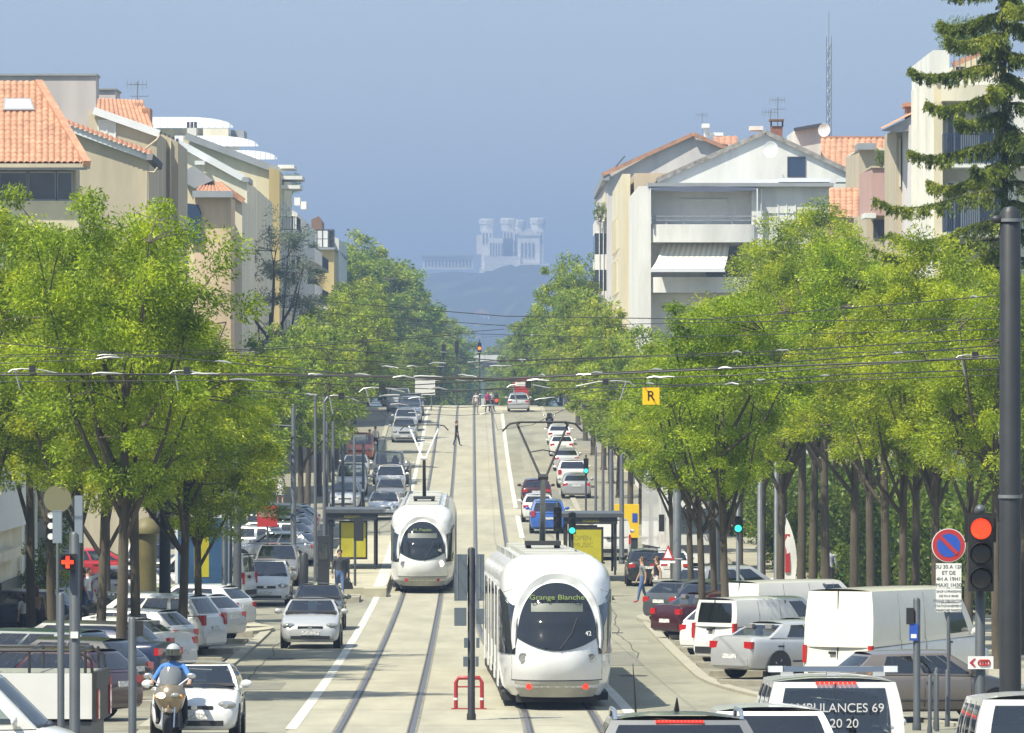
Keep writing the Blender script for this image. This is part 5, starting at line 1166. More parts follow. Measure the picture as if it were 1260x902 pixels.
# ---- spruce and cedar: tiers of drooping boughs
def conifer(seed, H, z0, nb, blen, droop, lm, bark, ln, wd, dens, tr=0.22, flat=False, tip=0.12):
    rng = np.random.default_rng(seed); m = MB(); m.tube([(0, 0, 0), (0, 0, H*0.5), (0, 0, H)], [tr, tr*0.6, 0.02], 8)
    C, A = [], []
    for k in range(nb):
        t = (k+0.5)/nb; z = z0 + (H-z0)*t**1.05; a = k*2.399 + rng.uniform(-0.35, 0.35); L = blen*((1-t)**0.8+tip)*rng.uniform(0.75, 1.2)
        di = np.array([math.cos(a), math.sin(a), 0.0]); pts = []
        for j in range(9):
            s = j/8; zz = z + L*(0.10*s - droop*s*s*1.1 + droop*0.85*s**3.2*1.05) if not flat else z + L*(0.22*s - 0.1*s*s)
            pts.append(np.array([di[0]*L*s, di[1]*L*s, zz]))
        m.tube([Vector(p) for p in pts], [max(0.008, 0.05*(1-j/8.5)) for j in range(9)], 5, cap=False)
        for j in range(1, 9):
            for sub in range(dens):
                f = rng.uniform(0, 1); p = pts[j-1]*(1-f) + pts[j]*f; s = (j-1+f)/8; n = 34
                perp = np.array([-di[1], di[0], 0]); side = rng.choice([-1, 1]); sp = rng.uniform(0, 1)
                hang = rng.uniform(0.15, 0.8)*(1.0-0.45*s)*0.75 if not flat else 0.08
                off = perp*side*sp*L*0.17*(1-0.5*s); u = rng.uniform(0, 1, n)
                q = p + off*u[:, None] + np.outer(u, np.array([0, 0, -hang])) + rng.normal(size=(n, 3))*0.028*(3 if flat else 1)
                C.append(q); A.append(unit(np.tile(off*0.6 + np.array([0, 0, -hang]) + di*0.12, (n, 1)) + rng.normal(size=(n, 3))*(0.16 if not flat else 0.4)))
    C = np.concatenate(C); A = np.concatenate(A); n = len(C); sd = unit(np.cross(A, rng.normal(size=(n, 3))))
    v, f = leaf_quads(C, A, sd, ln*rng.uniform(0.7, 1.3, n), wd*rng.uniform(0.7, 1.3, n))
    return m.mesh('trunk', bark, 60), np_mesh('crown', v, f, lm)
sp = conifer(5, 21.5, 8.5, 46, 4.9, 0.75, NEEDLE, BARKD, 0.13, 0.035, 17)
tree(sp, (px(1236, 185), 185, gz(185)), 'dark spruce with long drooping boughs in front of the tall white block', None, 1.0, 1.0, rz=0.4, name='spruce_tree')
cd = make_tree(9, H=17.5, rx=3.9, trunk_h=4.0, tr=0.22, nclump=75, nleaf=170, ln=0.26, wd=0.06, cl=0.85, lm=CEDAR, bark=BARKD, lump=0.9, egg=0.3)
tree(cd, (px(333, 405), 405, gz(405)), 'blue green cedar standing before the cream gable', None, 1.0, 1.0, name='cedar_tree')
# ---- shrubs and hedges
def shrub(seed, rx, ry, H, n, lm, ln, wd):
    rng = np.random.default_rng(seed); k = 40
    c = np.stack([rng.uniform(-1, 1, k)*rx, rng.uniform(-1, 1, k)*ry, rng.uniform(0.1, 0.85, k)*H], 1)
    idx = rng.integers(0, k, n); q = c[idx] + unit(rng.normal(size=(n, 3)))*(rng.uniform(0, 1, n)**0.5)[:, None]*min(rx, H)*0.34
    q[:, 2] = np.abs(q[:, 2]); ax = unit(rng.normal(size=(n, 3)) + np.array([0, 0, 0.3])); sd = unit(np.cross(ax, rng.normal(size=(n, 3))))
    v, f = leaf_quads(q, ax, sd, ln*rng.uniform(.7, 1.3, n), wd*rng.uniform(.7, 1.3, n)); m = MB()
    for i in range(10): m.tube([(0.2*c[i][0], 0.2*c[i][1], 0), (c[i][0]*0.6, c[i][1]*0.6, c[i][2]*0.6), tuple(c[i])], [0.03, 0.02, 0.008], 4)
    return m.mesh('stems', BARK, 0), np_mesh('foliage', v, f, lm)
def place_shrub(pr, loc, label, group=None, s=1.0, rz=0.0):
    r = thing('shrub', label, 'shrub', loc, rz, group); r.scale = (s, s, s); ob('stems', pr[0], r); ob('foliage', pr[1], r)
SH1 = shrub(1, 1.6, 1.2, 3.0, 6000, LIME, 0.17, 0.08); SH2 = shrub(2, 2.4, 1.2, 3.4, 7000, HEDGE, 0.17, 0.08); SH3 = shrub(3, 0.7, 0.6, 2.4, 1800, LIME, 0.13, 0.06)
for i, (x, d) in enumerate([(992, 262), (1010, 264), (1035, 258)]): place_shrub(SH1, (px(x, d), d, gz(d)+0.1), 'bright lime green shrub in the square behind the tree trunks', 'lime green shrubs in the square', 1.0+0.1*i, i)
for i, (x, d) in enumerate([(1005, 272), (1035, 270), (1065, 268), (1095, 262), (1120, 256), (1145, 250), (1170, 244), (1195, 238), (1222, 232), (1250, 226), (1080, 250), (1110, 240), (1160, 228), (1130, 232), (1190, 220), (1215, 212), (1062, 244), (970, 290), (940, 300)]): place_shrub(SH2, (px(x, d), d, gz(d)+0.1), 'dark green hedge shrub behind the white panel van', 'hedge shrubs of the square', 1.15+0.1*(i % 4), i*1.7)
place_shrub(SH3, G(57, 778) + Vector((0, 0, 0.6)), 'yellow green potted shrub on the pavement beside the signal', None, 1.0); place_shrub(SH3, (px(58, 212), 212, gz(212)+1.2), 'slender yellow green shrub behind the potted one', None, 1.15, 1)
for x, y in ((735, 270), (728, 368)): place_shrub(SH3, (px(x+4, 499.3), 499.3, pz(y+3, 499.3)), 'trailing plants on the balcony of the lilac gable building', 'balcony plants of the lilac building', 0.75)
place_shrub(SH3, P(1085, 206, 302), 'small plant on the pink roof terrace', None, 0.4)
for x, y, s in ((350, 239, 0.9), (372, 325, 1.0), (378, 358, 1.1)): place_shrub(SH2, P(x, y, 515 if y < 300 else 545), 'green plants spilling over an upper balcony of the white block', 'balcony plants of the white block', s*0.55)
place_shrub(SH2, P(1185, 66, 256), 'dark potted tree on the roof terrace of the tall white block', None, 0.45); place_shrub(SH2, P(1210, 75, 257), 'second potted tree on the roof terrace of the tall white block', None, 0.4)
# ================================================================== traffic
def on(kind, pm, x, y, label, face='on', group=None, u_mid=None, cat='car', dx=0.0, rz=0.0, **kw):
    """vehicle whose near end touches the street at photo row y, centred on photo column x"""
    d0 = GD(y); d = d0 + CT[kind]['L']/2; X = px(x, d0)
    return car(kind, pm, (X, d, gz(d)+0.012), (STREET if face == 'on' else math.pi + STREET) + rz, label, group, cat, **kw)
def park(kind, pm, x, y, ang, label, group=None, cat='car', side=-1, h=0.03, **kw):
    """diagonal parking: (x, y) is where the near rear corner touches the ground; ang is the heading of the nose"""
    g = G(x, y); L, W = CT[kind]['L'], CT[kind]['W']; f = Vector((math.sin(ang), -math.cos(ang), 0)); n = Vector((-f.y, f.x, 0)); n = n if n.y > 0 else -n
    c = g + f*(L/2) + n*(W/2)
    return car(kind, pm, (c.x, c.y, gz(c.y)+h), ang, label, group, cat, **kw)
# oncoming lane
on('hatch', WHITE, 238, 912, 'white hatchback driving right behind the motorcyclist')
on('sedan', SILVER, 381, 799, 'silver saloon leading the oncoming lane with round headlamps', lit=False)
on('hatch', DGREY, 390, 776, 'dark grey hatchback following close behind the silver saloon')
on('minivan', WHITE, 326, 746, 'white minivan coming round the kerb island')
on('minivan', GREY, 339, 722, 'blue grey minivan behind the white minivan')
on('hatch', WHITE, 472, 640, 'white hatchback waiting first in the queue beyond the shelter')
for k, (kd, pm, x, y, lb) in enumerate([('hatch', GREY, 480, 622, 'grey hatchback second in the queue beyond the shelter'), ('minivan', WHITE, 480, 608, 'white minivan third in the queue beyond the shelter'), ('medvan', DGREY, 478, 597, 'tall dark grey van in the queue behind a white minivan'),
        ('suv', LGREY, 497, 545, 'light grey off-roader on the slope near the crest'), ('minivan', SILVER, 499, 531, 'silver minivan close behind the light grey off-roader'), ('medvan', WHITE, 503, 521, 'white van near the crest of the avenue'), ('suv', DGREY, 507, 512, 'dark car just below the white sign panel'), ('medvan', LGREY, 490, 508, 'pale van at the crest beside the white sign panel')]):
    on(kd, pm, x, y, lb, detail=k < 3)
# outgoing lane
on('minivan', BLUE, 674, 657, 'blue minivan driving away beside the tram shelter', 'away', lit=False)
on('hatch', WHITE, 662, 643, 'white hatchback driving away ahead of the blue minivan', 'away')
on('hatch', MAROON, 660, 622, 'dark red hatchback driving away up the avenue', 'away')
on('estate', SILVER, 638, 507, 'silver car driving over the crest below the red panel', 'away', detail=False)
on('smallvan', WHITE, 752, 690, 'white delivery van beside the yellow advertising panel', 'away', rear_glass=False, side_glass=False, cat='van')
on('hatch', BLACK, 797, 722, 'black hatchback waiting at the crossing beside two walking women', 'away')
on('hatch', WHITE, 824, 722, 'white hatchback waiting behind the two walking women', 'away')
# right lane, waiting traffic near the camera
def near(kind, pm, x, d, label, rz=math.pi, **kw): return car(kind, pm, (px(x, d), d, gz(d)+0.01), rz+STREET, label, **kw)
ge = near('crossover', GREY, 829, 66, 'grey estate car with lit brake strip and roof rails waiting in the road')
near('minivan', WHITE, 940, 79, 'white people carrier waiting between the grey estate and the ambulance')
amb = near('medvan', WHITE, 1016, 84.5, 'white ambulance van with blue light bar and lettered rear window', cat='ambulance', name='ambulance')
near('smallvan', WHITE, 1272, 72, 'white van roof at the corner below the red traffic light', cat='van')
# details on the grey estate: rails, aerial, brake strip
c = CT['estate']
for sd in (-1, 1): MB().tube([(sd*0.65, -0.25, 1.55), (sd*0.65, -0.1, 1.64), (sd*0.645, 1.35, 1.62), (sd*0.64, 1.72, 1.52)], 0.022, 6).build('roof_rail', CHROME, ge, 50)
MB().tube([(0.0, 1.0, 1.62), (0, 1.12, 1.75)], [0.03, 0.006], 6).build('aerial', BLACKP, ge, 0)
for k in range(13): MB().box(-0.245+0.038*k, -0.245+0.038*k+0.03, 1.78, 1.84, 1.50, 1.525).build('brake_lamp', REDLIT, ge, 0)
MB().tube([(0.42, 1.0, 1.60), (0.45, 1.05, 2.1)], [0.012, 0.004], 5).build('aerial', BLACKP, ge, 0)
# ambulance light bar and lettering
MB().box(-0.82, 0.82, 1.55, 1.80, 1.985, 2.055).build('light_bar', mat('light_bar_blue', (0.10, 0.13, 0.19), 0.2, coat=0.8), amb, 0)
for sd in (-0.6, 0, 0.6): MB().box(sd-0.08, sd+0.08, 1.58, 1.76, 1.93, 1.985).build('light_bar_foot', WHITEP, amb, 0)
for sd in (-1, 1): MB().box(sd*0.66, sd*0.84, 1.53, 1.82, 1.98, 2.06).build('beacon', mat('beacon_clear', (0.6, 0.63, 0.66), 0.15, coat=0.8), amb, 0)
for k in range(9): MB().box(-0.27+0.06*k, -0.225+0.06*k, 2.22, 2.29, 1.835, 1.86).build('brake_lamp', REDLIT, amb, 0)
def lettering(s, size, loc, rot, m, par, nm='lettering', ax='CENTER'):
    cu = bpy.data.curves.new(nm, 'FONT'); cu.body = s; cu.size = size; cu.align_x = ax; cu.extrude = 0.002
    to = bpy.data.objects.new(nm, cu); col.objects.link(to); dg = bpy.context.evaluated_depsgraph_get(); dg.update()
    me = bpy.data.meshes.new_from_object(to.evaluated_get(dg)); bpy.data.objects.remove(to); me.materials.clear(); me.materials.append(m)
    o = ob(nm, me, par); o.location = loc; o.rotation_euler = rot; o['kind'] = 'stuff'; return o
lettering('AMBULANCES 69', 0.165, (0.0, 2.425, 1.47), (R(100), 0, math.pi), WHITEP, amb); lettering('20 20 20', 0.165, (0.0, 2.445, 1.27), (R(100), 0, math.pi), WHITEP, amb)
# left diagonal parking
AL = R(-112)
for i, (kd, pm, x, y, lb) in enumerate([
    ('estate', MAROON, 128, 890, 'dark red estate car parked nose-in, first in the left row'), ('hatch', BLACK, 150, 868, 'black hatchback parked next to the dark red estate'), ('estate', mat('paint_teal', (0.02, 0.05, 0.06), 0.3, coat=0.7), 118, 856, 'dark teal estate roof behind the dark red estate'),
    ('sedan', NAVY, 194, 848, 'navy saloon parked beside the white saloon tail'), ('sedan', WHITE, 208, 832, 'white saloon with its boot towards the road beside the navy one'), ('hatch', LGREY, 214, 818, 'blue grey hatchback with tall tail lamps in the left row'), ('suv', WHITE, 250, 808, 'white car with round badge on its tailgate in the left row'),
    ('hatch', SILVER, 273, 792, 'silver hatchback parked near the end of the left row'), ('hatch', WHITE, 289, 778, 'white hatchback with bright red tail lamps at the end of the left row'), ('estate', DGREY, 168, 842, 'charcoal estate parked beneath the forked ash'), ('minivan', DGREY, 226, 800, 'dark grey minivan roof behind the blue grey hatchback')]):
    park(kd, pm, x, y, AL + R((i*37) % 7 - 3), lb)
for i, (kd, pm, x, y, a, lb) in enumerate([('hatch', SILVER, 120, 762, -60, 'silver hatchback on the pavement side behind the red cross signal'), ('suv', WHITE, 150, 722, 5, 'white off-roader in front of the dark shopfronts'), ('hatch', RED, 62, 724, 100, 'red hatchback beside the low cream building'), ('hatch', WHITE, 205, 752, -100, 'white car roof behind the yellow notice column'), ('estate', GREY, 238, 745, -108, 'grey estate parked beyond the first left row'), ('smallvan', WHITE, 300, 748, -104, 'white van parked beyond the first left row'), ('hatch', NAVY, 88, 790, -100, 'dark blue hatchback parked behind the tree by the signal')]):
    park(kd, pm, x, y, R(a), lb, h=0.12)
# left parking beside the platform
for i, (kd, pm, x, y, lb) in enumerate([('hatch', SILVER, 384, 697, 'pale silver hatchback side-on beside the lamp post'), ('estate', DGREY, 372, 684, 'dark estate parked behind the pale silver hatchback'), ('estate', SILVER, 375, 676, 'silver estate in the parking beside the platform'), ('hatch', BLACK, 377, 669, 'black hatchback in the parking beside the platform'), ('estate', GREY, 379, 663, 'grey estate in the parking beside the platform'), ('hatch', WHITE, 381, 657, 'white hatchback far back in the parking beside the platform'), ('estate', LGREY, 342, 690, 'light grey estate behind the blue grey minivan'), ('suv', DGREY, 330, 678, 'dark off-roader parked far from the road by the pavement')]):
    park(kd, pm, x, y, R(-108), lb, detail=i < 3)
for kd, pm, x, y, lb in [('smallvan', WHITE, 432, 611, 'white van parked beside the kerb beyond the shelter'), ('hatch', LGREY, 437, 589, 'grey hatchback parked up the kerb from the white van'), ('smallvan', ORANGEP, 443, 568, 'orange van parked at the kerb under the left trees'), ('hatch', SILVER, 424, 628, 'silver hatchback parked half behind the shelter')]:
    on(kd, pm, x, y, lb, detail=False)
# right diagonal parking
AR = R(128)
for i, (kd, pm, x, y, lb) in enumerate([('sedan', MAROON, 838, 789, 'maroon saloon parked tail to the road beside a slim tree'), ('hatch', DGREY, 832, 770, 'dark grey hatchback parked behind the maroon saloon'), ('hatch', WHITE, 884, 811, 'white hatchback parked between the slim trees'), ('smallvan', WHITE, 905, 822, 'small white van with black wheel parked next to the white hatchback'),
        ('sedan', SILVER, 926, 838, 'silver saloon parked tail out beside the white panel van'), ('hatch', LGREY, 982, 832, 'grey hatchback with tall red lamps between silver saloon and panel van'), ('estate', BLACK, 868, 775, 'black estate roof behind the maroon saloon'), ('minivan', SILVER, 860, 757, 'silver minivan beyond the maroon saloon'), ('medvan', WHITE, 930, 800, 'white van with roof rack behind the parked hatchbacks')]):
    park(kd, pm, x, y, AR + R((i*53) % 9 - 4), lb, rear_glass=(kd != 'medvan'), side_glass=('van' not in kd or kd == 'minivan'))
bv = park('bigvan', CREAM, 1066, 858, R(142), 'large cream white panel van parked across the right-hand bays', cat='van', rear_glass=False, side_glass=False)
bv.scale = (1.0, 0.9, 1.0)
c_ = G(1140, 888); car('hatch', BEIGE, (c_.x, c_.y, c_.z+0.03), R(105), 'taupe grey car side-on in front of the cream panel van')
for kd, pm, x, y, lb in [('hatch', WHITE, 691, 562, 'white hatchback parked at the right kerb up the slope'), ('hatch', SILVER, 697, 580, 'silver hatchback parked behind a white one on the right kerb'), ('suv', WHITE, 704, 601, 'white off-roader parked at the right kerb'), ('hatch', LGREY, 709, 614, 'light grey hatchback parked at the right kerb by the shelter'), ('hatch', WHITE, 688, 548, 'white car parked highest on the right kerb')]:
    on(kd, pm, x, y, lb, 'away', detail=False)
# white van nose and tipper at the left corner
car('medvan', WHITE, (px(-80, 88), 88, gz(88)), R(87), 'white van cab with black mirror at the corner beside the tipper', cat='van')
d = 108; tp = thing('tipper_truck', 'white tipper truck with black load cage behind the van cab', 'truck', (px(-2, d), d, gz(d)-0.05), R(-93))
b = MB(); b.box(-0.95, 0.95, -0.4, 1.75, 0.85, 1.62); b.build('load_box', WHITE, tp, 0)
b = MB(); 
for sx in (-0.92, 0.92):
    for y_ in (-0.35, 0.65, 1.6): b.tube([(sx, y_, 1.6), (sx, y_, 2.0)], 0.025, 6)
    b.tube([(sx, -0.35, 2.0), (sx, 1.45, 2.0), (sx, 1.7, 1.85), (sx, 1.72, 1.6)], 0.03, 6)
for y_ in (-0.35, 0.65, 1.5): b.tube([(-0.92, y_, 2.0), (0.92, y_, 2.0)], 0.025, 6)
b.build('load_cage', BLACKP, tp, 50); MB().box(-0.98, 0.98, 1.72, 1.80, 0.8, 1.64).build('tailboard', BLACKP, tp, 0)
MB().box(-0.9, 0.9, -2.3, 1.7, 0.45, 0.8).build('chassis', DTRIM, tp, 0)
b = MB(); b.prism([(-2.5, 0.5), (-2.5, 1.05), (-2.15, 1.2), (-1.7, 1.95), (-0.55, 1.98), (-0.5, 0.5)], -0.92, 0.92, 'x'); b.build('cab', WHITE, tp, 30)
MB().add([(-0.8, -2.12, 1.27), (0.8, -2.12, 1.27), (0.72, -1.77, 1.88), (-0.72, -1.77, 1.88)], [(0, 1, 2, 3)]).build('windscreen', GLASS, tp, 0)
for sd in (-1, 1):
    MB().box(sd*0.915, sd*0.93, -1.6, -0.75, 1.2, 1.8).build('side_window', GLASS, tp, 0); MB().box(sd*0.75, sd*0.95, 1.78, 1.83, 0.85, 1.35).build('tail_light', REDLENS, tp, 0)
    for y_ in (-1.7, 1.0): MB().lathe([(0.18, -0.1), (0.33, -0.1), (0.33, 0.1), (0.18, 0.1)], (sd*0.8, y_, 0.33), 'x', 20).build('wheel', RUBBER, tp, 40)
# white lorry behind the trunks
d = 262; lo = thing('lorry', 'white lorry with dark windscreen standing behind the slim trunks', 'truck', (px(853, d), d, gz(d)), R(6))
MB().box(-1.2, 1.2, 1.9, 7.5, 1.0, 3.6).build('cargo_box', WHITE, lo, 0); b = MB(); b.prism([(0, 0.6), (-0.05, 1.5), (0.15, 2.9), (1.8, 3.0), (1.8, 0.6)], -1.15, 1.15, 'x'); b.build('cab', WHITE, lo, 30)
MB().add([(-1.0, -0.06, 1.62), (1.0, -0.06, 1.62), (0.95, 0.08, 2.65), (-0.95, 0.08, 2.65)], [(0, 1, 2, 3)]).build('windscreen', GLASS, lo, 0)
MB().box(-0.9, 0.9, -0.03, 0.05, 0.8, 1.25).build('grille', DTRIM, lo, 0); MB().box(-1.15, 1.15, -0.12, 0.3, 0.4, 0.75).build('bumper', WHITEP, lo, 0); MB().box(-1.1, 1.1, 0.3, 7.4, 0.6, 0.95).build('chassis', DTRIM, lo, 0)
for sd in (-1, 1):
    for y_ in (1.0, 5.8): MB().lathe([(0.25, -0.14), (0.48, -0.14), (0.48, 0.14), (0.25, 0.14)], (sd*0.98, y_, 0.48), 'x', 20).build('wheel', RUBBER, lo, 40)
    MB().box(sd*0.75, sd*1.05, -0.14, -0.05, 0.85, 1.05).build('headlight', CLEARL, lo, 0); MB().box(sd*1.2, sd*1.42, 0.0, 0.12, 1.7, 2.4).build('mirror', BLACKP, lo, 0)

# ---- two-wheelers
def motorbike(loc, rz, label, pm, lit=True, name='motorcycle', group=None, full=True):
    r = thing(name, label, 'motorcycle', loc, rz, group)
    for y_, nm in ((-0.72, 'front_wheel'), (0.70, 'rear_wheel')):
        w = MB().lathe([(0.20, -0.06), (0.28, -0.07), (0.305, -0.03), (0.31, 0), (0.305, 0.03), (0.28, 0.07), (0.20, 0.06)], (0, y_, 0.31), 'x', 22).build(nm, RUBBER, r, 50); MB().lathe([(0.205, -0.05), (0.205, 0.05), (0.05, 0.03), (0.05, -0.03)], (0, y_, 0.31), 'x', 18).build('rim', ALLOY, w, 40)
    for sd in (-1, 1): MB().tube([(sd*0.10, -0.72, 0.31), (sd*0.10, -0.45, 0.95)], 0.028, 6).build('fork', CHROME, r, 50)
    MB().ball((0, -0.70, 0.62), 0.15, 6, sz=(0.7, 1.7, 0.45)).build('mudguard', pm, r, 60)
    # fairing: shield shape
    b = MB(); rows = []
    for z, w, y0 in ((0.48, 0.10, -0.52), (0.62, 0.20, -0.60), (0.78, 0.27, -0.68), (0.92, 0.30, -0.70), (1.04, 0.26, -0.62), (1.12, 0.20, -0.52)):
        rows.append([(w*math.sin(a), y0 + 0.34*(1-math.cos(a)), z) for a in [(-1.5+3.0*k/14) for k in range(15)]])
    b.grid(rows); b.build('fairing', pm, r, 60)
    b = MB(); rows = []
    for z, w, y0 in ((1.10, 0.20, -0.545), (1.22, 0.215, -0.50), (1.34, 0.19, -0.44), (1.42, 0.12, -0.39)): rows.append([(w*math.sin(a), y0 + 0.22*(1-math.cos(a)), z) for a in [(-1.35+2.7*k/10) for k in range(11)]])
    b.grid(rows); b.build('windshield', mat('smoked_screen', (0.16, 0.17, 0.18), 0.08, spec=0.9), r, 60)
    for sd in (-1, 1):
        MB().ball((sd*0.13, -0.67, 0.90), 0.085, 6, sz=(1.1, 0.6, 0.62)).build('headlight', LAMPLIT if (lit and sd == -1) else CLEARL, r, 60)
        m_ = MB(); m_.tube([(sd*0.18, -0.5, 1.08), (sd*0.36, -0.42, 1.22)], 0.014, 5); m_.ball((sd*0.40, -0.42, 1.25), 0.075, 6, sz=(1.2, 0.4, 0.75)); m_.build('mirror', CHROME, r, 60)
        MB().tube([(sd*0.05, -0.36, 1.02), (sd*0.30, -0.30, 1.06), (sd*0.40, -0.20, 1.03)], 0.018, 6).build('handlebar', BLACKP, r, 50)
        MB().ball((sd*0.23, -0.62, 0.88), 0.05, 5, sz=(0.8, 0.8, 0.8)).build('indicator', ORANGE, r, 60)
    MB().ball((0, -0.12, 0.88), 0.24, 8, sz=(0.75, 1.25, 0.6)).build('fuel_tank', pm, r, 60); MB().ball((0, 0.45, 0.80), 0.25, 8, sz=(0.7, 1.7, 0.36)).build('saddle', BLACKP, r, 60)
    b = MB(); b.box(-0.16, 0.16, -0.4, 0.3, 0.30, 0.72); b.tube([(0.17, 0, 0.3), (0.2, 0.75, 0.36)], 0.05, 8); b.build('engine', DTRIM, r, 40)
    return r
bike = motorbike((px(210, 117), 117.6, gz(117.6)), STREET - R(4), 'bronze touring motorcycle with lit headlamp ridden ahead of the white hatchback', paint('bronze', (0.30, 0.24, 0.16), 0.25, 0.6))
for i, (x, y) in enumerate([(500, 596), (676, 532), (808, 640), (818, 648), (826, 642), (424, 600)]):
    motorbike(G(x, y), [0.1, 3.1, 1.9, 2.1, 1.6, 0.2][i], ['scooter threading past the queue beyond the shelter', 'scooter standing at the right kerb near the crest', 'dark scooter parked on the pavement behind the slim poles', 'second dark scooter parked behind the slim poles', 'dark scooter parked beside the pavement pole', 'scooter parked in front of the white van beyond the shelter'][i], BLACK, lit=False)
# ================================================================== street furniture
def Lz(o, loc): o.location = loc; return o
def post(name, label, base, h, r, m, cat='post', group=None, rtop=None, cap=True, rz=0.0):
    t = thing(name, label, cat, base, rz, group)
    b = MB(); b.lathe([(r*1.25, 0), (r*1.25, 0.12), (r, 0.16), (rtop or r, h), ((rtop or r)*0.6, h+r*0.5), (0.001, h+r*0.6)], n=14); b.build('shaft', m, t, 40); return t
YEL = mat('yellow_print', (0.45, 0.41, 0.02), 0.5, var=0.25, vscale=1.2); SREDM = mat('sign_red', (0.42, 0.03, 0.03), 0.45); SBLUE = mat('sign_blue', (0.02, 0.08, 0.42), 0.45); SWHITE = mat('sign_white', (0.74, 0.74, 0.72), 0.5); SBLACK = mat('sign_black', (0.02, 0.02, 0.02), 0.5); SYEL = mat('sign_yellow', (0.85, 0.50, 0.01), 0.5)
REDON = mat('signal_red', (0.8, 0.05, 0.01), 0.3, emit=(1.0, 0.055, 0.015), es=0.75); GREENON = mat('signal_green', (0.02, 0.6, 0.4), 0.3, emit=(0.05, 1.0, 0.65), es=0.9); ORON = mat('signal_orange', (0.8, 0.2, 0.01), 0.3, emit=(1.0, 0.2, 0.02), es=0.8); LENSOFF = mat('signal_lens_off', (0.02, 0.02, 0.022), 0.25)
def signal_head(par, c, w, lamps, h=None, side=-1, back=True, hood=True):
    """three-lamp head facing the camera; c = centre of the top lamp, lamps = list of materials"""
    n = len(lamps); p = w*0.98; x, y, z = c
    b = MB(); b.box(x-w*0.5, x+w*0.5, y, y+0.22, z-p*(n-1)-w*0.5, z+w*0.5); hd = b.build('signal_housing', SBLACK, par, 0)
    if back: MB().box(x-w*0.62, x+w*0.62, y+0.10, y+0.115, z-p*0.55, z+w*0.62).build('backboard', SBLACK, hd, 0)
    for k, m in enumerate(lamps):
        zc = z-p*k; MB().lathe([(w*0.42, 0.0), (w*0.38, -0.03), (0.001, -0.045)], (x, y+0.005, zc), 'y', 18).build('lens', m, hd, 50)
        if hood:
            v = MB(); rows = []
            for a in [math.pi*(-0.12+1.24*j/12) for j in range(13)]: rows.append([(x+w*0.45*math.cos(a), y, zc+w*0.45*math.sin(a)), (x+w*0.45*math.cos(a), y-w*0.55*max(0.25, math.sin(a)), zc+w*0.45*math.sin(a))])
            v.grid(rows); v.build('visor', SBLACK, hd, 50)
    return hd
# big dark catenary pole on the right
dP = 97; bp = (px(1243, dP), dP, gz(dP)); hP = pz(262, dP) - bp[2]
t = post('catenary_pole', 'thick charcoal overhead line pole at the corner with pale bands', bp, hP, 0.17, DARKM, 'pole', rtop=0.16)
for y_ in (273, 613): MB().lathe([(0.185, 0), (0.185, 0.05)], (0, 0, pz(y_, dP)-bp[2]), 'z', 14).build('band', GALV, t, 40)
MB().ball((-0.21, -0.05, pz(270, dP)-bp[2]), 0.075, 6, sz=(1.3, 1, 0.9)).build('insulator', DARKM, t, 50)
# traffic light, no parking sign, posts at the right corner
d = 75; t = post('traffic_light', 'traffic light showing red with white arrow plate on a grey post at the right corner', (px(1206, d), d, gz(d)), pz(628, d)-gz(d), 0.06, GREYM, 'traffic light')
zc = pz(650, d)-gz(d); signal_head(t, (-0.01, -0.28, zc), 0.30, [REDON, LENSOFF, LENSOFF])
MB().ball((0, 0, pz(628, d)-gz(d)), 0.07, 6).build('finial', GREYM, t, 50)
pl = MB().box(-0.15, 0.15, -0.09, -0.075, -0.075, 0.075).build('direction_plate', SWHITE, t, 0); pl.location = (0, 0, pz(815, d)-gz(d))
MB().add([(-0.135, -0.095, 0), (-0.08, -0.095, 0.05), (-0.055, -0.095, 0.05), (-0.095, -0.095, 0), (-0.055, -0.095, -0.05), (-0.08, -0.095, -0.05)], [(0, 1, 2, 3), (0, 3, 4, 5)]).build('arrow', SREDM, pl, 0)
q = MB(); [q.tube([(0.04+sx*0.035+0.035*math.cos(a), -0.094, 0.033*math.sin(a)) for a in [2*math.pi*k/12 for k in range(13)]], 0.009, 4, cap=False) for sx in (-1, 0, 1)]; q = q.build('emblem', SREDM, pl, 0); q['kind'] = 'stuff'
d = 127; gb = (px(1167, d), d, gz(d)); t = post('no_parking_sign', 'round red and blue no parking sign above three white text plates', gb, pz(652, d)-gz(d), 0.035, GREYM, 'sign')
zc = pz(671, d)-gz(d)
MB().lathe([(0.34, 0), (0.34, -0.02)], (0, -0.05, zc), 'y', 32).build('sign_edge', SWHITE, t, 0); MB().lathe([(0.325, 0), (0.325, -0.02)], (0, -0.055, zc), 'y', 32).build('sign_rim', SREDM, t, 0); MB().lathe([(0.235, 0), (0.235, -0.02)], (0, -0.06, zc), 'y', 32).build('sign_disc', SBLUE, t, 0)
MB().bar((-0.17, -0.083, zc+0.17), (0.17, -0.083, zc-0.17), 0.01, 0.075).build('sign_bar', SREDM, t, 0)
def text_plate(par, w, z0, z1, lines, size, y=-0.05):
    p = MB().box(-w/2, w/2, y-0.015, y, z0, z1).build('text_plate', SWHITE, par, 0)
    for i, s in enumerate(lines): lettering(s, size, (0, y-0.018, z1 - (z1-z0)*(i+0.85)/len(lines)), (R(90), 0, 0), SBLACK, p)
text_plate(t, 0.51, pz(723, d)-gz(d), pz(693, d)-gz(d), ['DU 30 A 12H', 'ET DE', '14H A 19H15', 'MAXI 1H30'], 0.105); text_plate(t, 0.51, pz(741, d)-gz(d), pz(724, d)-gz(d), ['SAUF LIVRAISONS', 'DE 7H A 9H30', 'DISQUE OBLIGATOIRE'], 0.062); text_plate(t, 0.51, pz(753, d)-gz(d), pz(742, d)-gz(d)-0.005, ['STATIONNEMENT', 'MARCHE MARDI'], 0.07)
